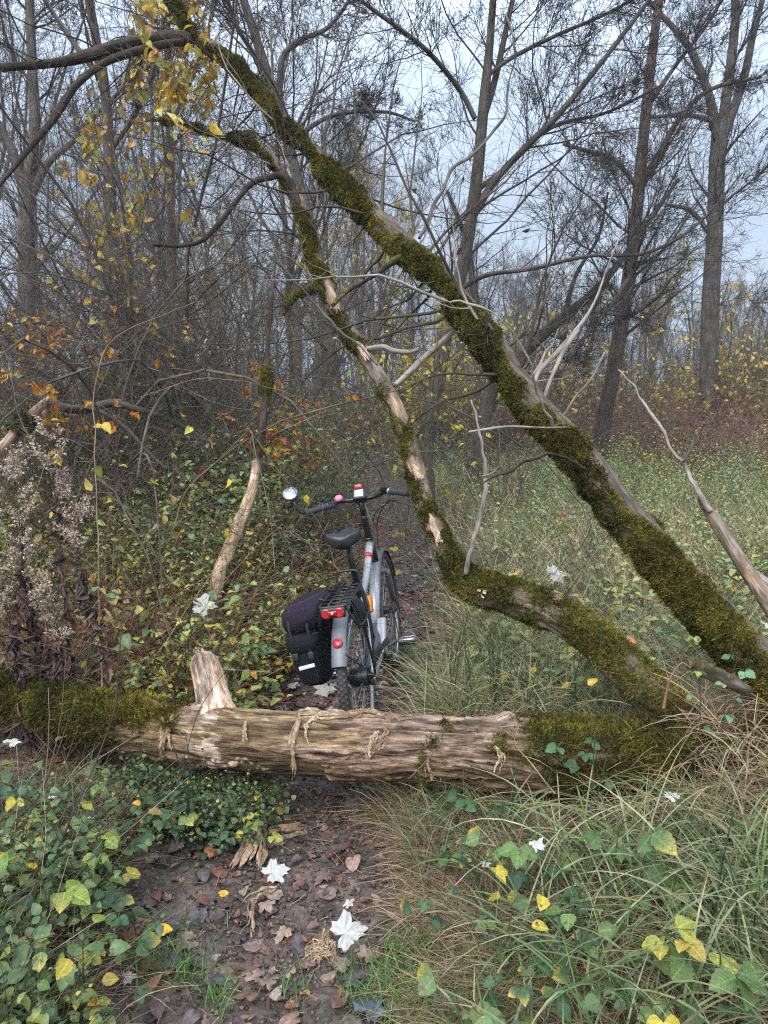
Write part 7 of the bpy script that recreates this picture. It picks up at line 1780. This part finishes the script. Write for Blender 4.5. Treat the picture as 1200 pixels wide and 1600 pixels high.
# green horsetail rods
def rods(label, px, Y, n, py_top, seed, group=None, spread=0.05):
    r = np.random.default_rng(seed)
    c = at(px, py_top, Y); b = np.array([c[0], c[1], float(gz(c[0], c[1])) - 0.01]); e = empty('horsetail', tuple(b)); tag(e, label, 'horsetail', group)
    for k in range(n):
        o = np.array([r.normal() * spread, r.normal() * spread * 0.7, 0]); h = (c[2] - b[2]) * r.uniform(0.6, 1.05); l = r.normal(size=2) * 0.06
        P = b + o + np.stack([l[0] * np.linspace(0, 1, 12) ** 2 * h * 2, l[1] * np.linspace(0, 1, 12) ** 2 * h * 2, np.linspace(0, 1, 12) * h], 1)
        P[:, 2] += float(gz(b[0] + o[0], b[1] + o[1])) - 0.01 - b[2]
        g = Geo(); rr = np.full(12, 0.0028 * r.uniform(.8, 1.2)) * np.linspace(1, 0.6, 12); V, F, C, T = tubes(P, rr, 6, np.array([0.035, 0.060, 0.030])); g.add(V, F, C, T)
        for j in range(1, 11, 2): 
            V, F, C, T = tubes(np.stack([P[j] - [0, 0, .003], P[j] + [0, 0, .003]]), np.array([rr[j], rr[j]]) * 1.25, 6, np.array([0.012, 0.014, 0.010])); g.add(V, F, C, T)
        g.build('rod', M_twig, e, origin=b)
rods('tight bundle of dark green rods behind the log right of the bicycle', 785, 3.15, 12, 985, 1)
rods('dark green rods in front of the bent snag', 835, 3.0, 9, 1010, 2)
rods('dark green rods under the arch of the bent snag', 910, 2.95, 9, 1020, 3)
rods('thin green rods beside the path behind the log', 715, 3.2, 7, 960, 4)
rods('pair of long green rods crossing the mossy log end', 955, 2.35, 2, 905, 5, spread=0.06)
rods('green rods rising in front of the log from the sedge', 795, 2.4, 3, 1175, 6, spread=0.03)
rods('green rods in the nettles before the log', 290, 2.45, 5, 1155, 7, spread=0.07)
rods('dark green rods at the left edge near the bottom', 25, 1.75, 8, 1400, 8)
rods('dark green rods at the lower right edge', 1170, 1.75, 7, 1320, 9, spread=0.08)

# long bare canes crossing the view
def cane(label, pts, r=0.003, col=STRAW[2], name='dry_cane'):
    e_p = np.array([at(a, b, c) for a, b, c in pts]); C = crom(e_p, 40) ; C = C + (fbm(C * 5, 2, int(pts[0][0]) % 50)[:, None] - 0.5) * 0.03
    g = Geo(); V, F, Cc, T = tubes(C, np.linspace(r, r * 0.4, 40), 6, col); g.add(V, F, Cc, T); o = g.build(name, M_twig, origin=C[0]); o.location = tuple(C[0]); tag(o, label, 'cane'); return o
cane('long thin pale cane rising from the nettles across the dark thicket', [(160, 1120, 3.0), (150, 700, 3.6), (165, 545, 3.9), (260, 490, 4.1), (310, 470, 4.2)], 0.004)
cane('straw coloured cane arching low over the nettles', [(220, 620, 4.2), (330, 590, 4.3), (430, 610, 4.3), (520, 640, 4.4)], 0.003)
cane('pale thin cane slanting up past the broken sapling', [(265, 850, 4.1), (290, 770, 4.1), (340, 720, 4.1), (390, 670, 4.1)], 0.004)
cane('grey twig slanting over the red leaved shrub', [(425, 680, 4.4), (480, 655, 4.4), (545, 628, 4.4)], 0.004)
cane('bare pale stick leaning over the low nettles near the left edge', [(-20, 1440, 2.0), (60, 1290, 2.3), (115, 1215, 2.5), (210, 1150, 2.55)], 0.003)
cane('dark thin bent stem in front of the mossy log end', [(20, 1320, 2.1), (90, 1180, 2.2), (130, 1050, 2.3), (150, 960, 2.4)], 0.003, np.array([0.05, 0.035, 0.03]))
cane('second dark stem crossing in front of the mossy log end', [(80, 1350, 2.0), (165, 1150, 2.2), (185, 1040, 2.3), (190, 930, 2.4)], 0.0035, np.array([0.05, 0.035, 0.03]))
cane('thin forked twig leaning on the bark of the log', [(640, 1215, 2.4), (665, 1190, 2.45), (690, 1160, 2.5), (700, 1148, 2.52)], 0.0025, np.array([0.10, 0.075, 0.06]))
cane('dry reed stem bent down over the log near its mossy end', [(868, 1240, 2.3), (830, 1190, 2.38), (805, 1160, 2.42), (812, 1130, 2.45)], 0.003)
cane('brown curled reed blade hanging before the foot of the leaning trunk', [(1035, 1110, 2.4), (1045, 1065, 2.4), (1065, 1035, 2.4), (1080, 1042, 2.4)], 0.005, np.array([0.30, 0.16, 0.10]))
cane('dark green curved stem leaning over the log on the left', [(245, 1250, 2.3), (290, 1180, 2.35), (310, 1110, 2.4), (350, 1050, 2.5)], 0.0022, np.array([0.03, 0.04, 0.02]))

# ------------------------------------------------------------------ damp air between the trees
bm = bmesh.new(); bmesh.ops.create_cube(bm, size=1.0)
for v in bm.verts: v.co = Vector((v.co.x * 400, v.co.y * 380 + 120, 17 if v.co.z > 0 else -4))
me = bpy.data.meshes.new('haze'); bm.to_mesh(me); bm.free()
hz = bpy.data.objects.new('haze', me); COL.objects.link(hz)
m = bpy.data.materials.new('damp_air'); m.use_nodes = True; nt = m.node_tree; nt.nodes.clear()
vo_ = nt.nodes.new('ShaderNodeVolumePrincipled'); vo_.inputs['Color'].default_value = (0.85, 0.91, 1.0, 1); vo_.inputs['Density'].default_value = 0.0018; vo_.inputs['Anisotropy'].default_value = 0.2
ou = nt.nodes.new('ShaderNodeOutputMaterial'); nt.links.new(vo_.outputs[0], ou.inputs['Volume']); me.materials.append(m)
tag(hz, 'thin bluish damp haze hanging between the far trees', 'haze', kind='stuff')
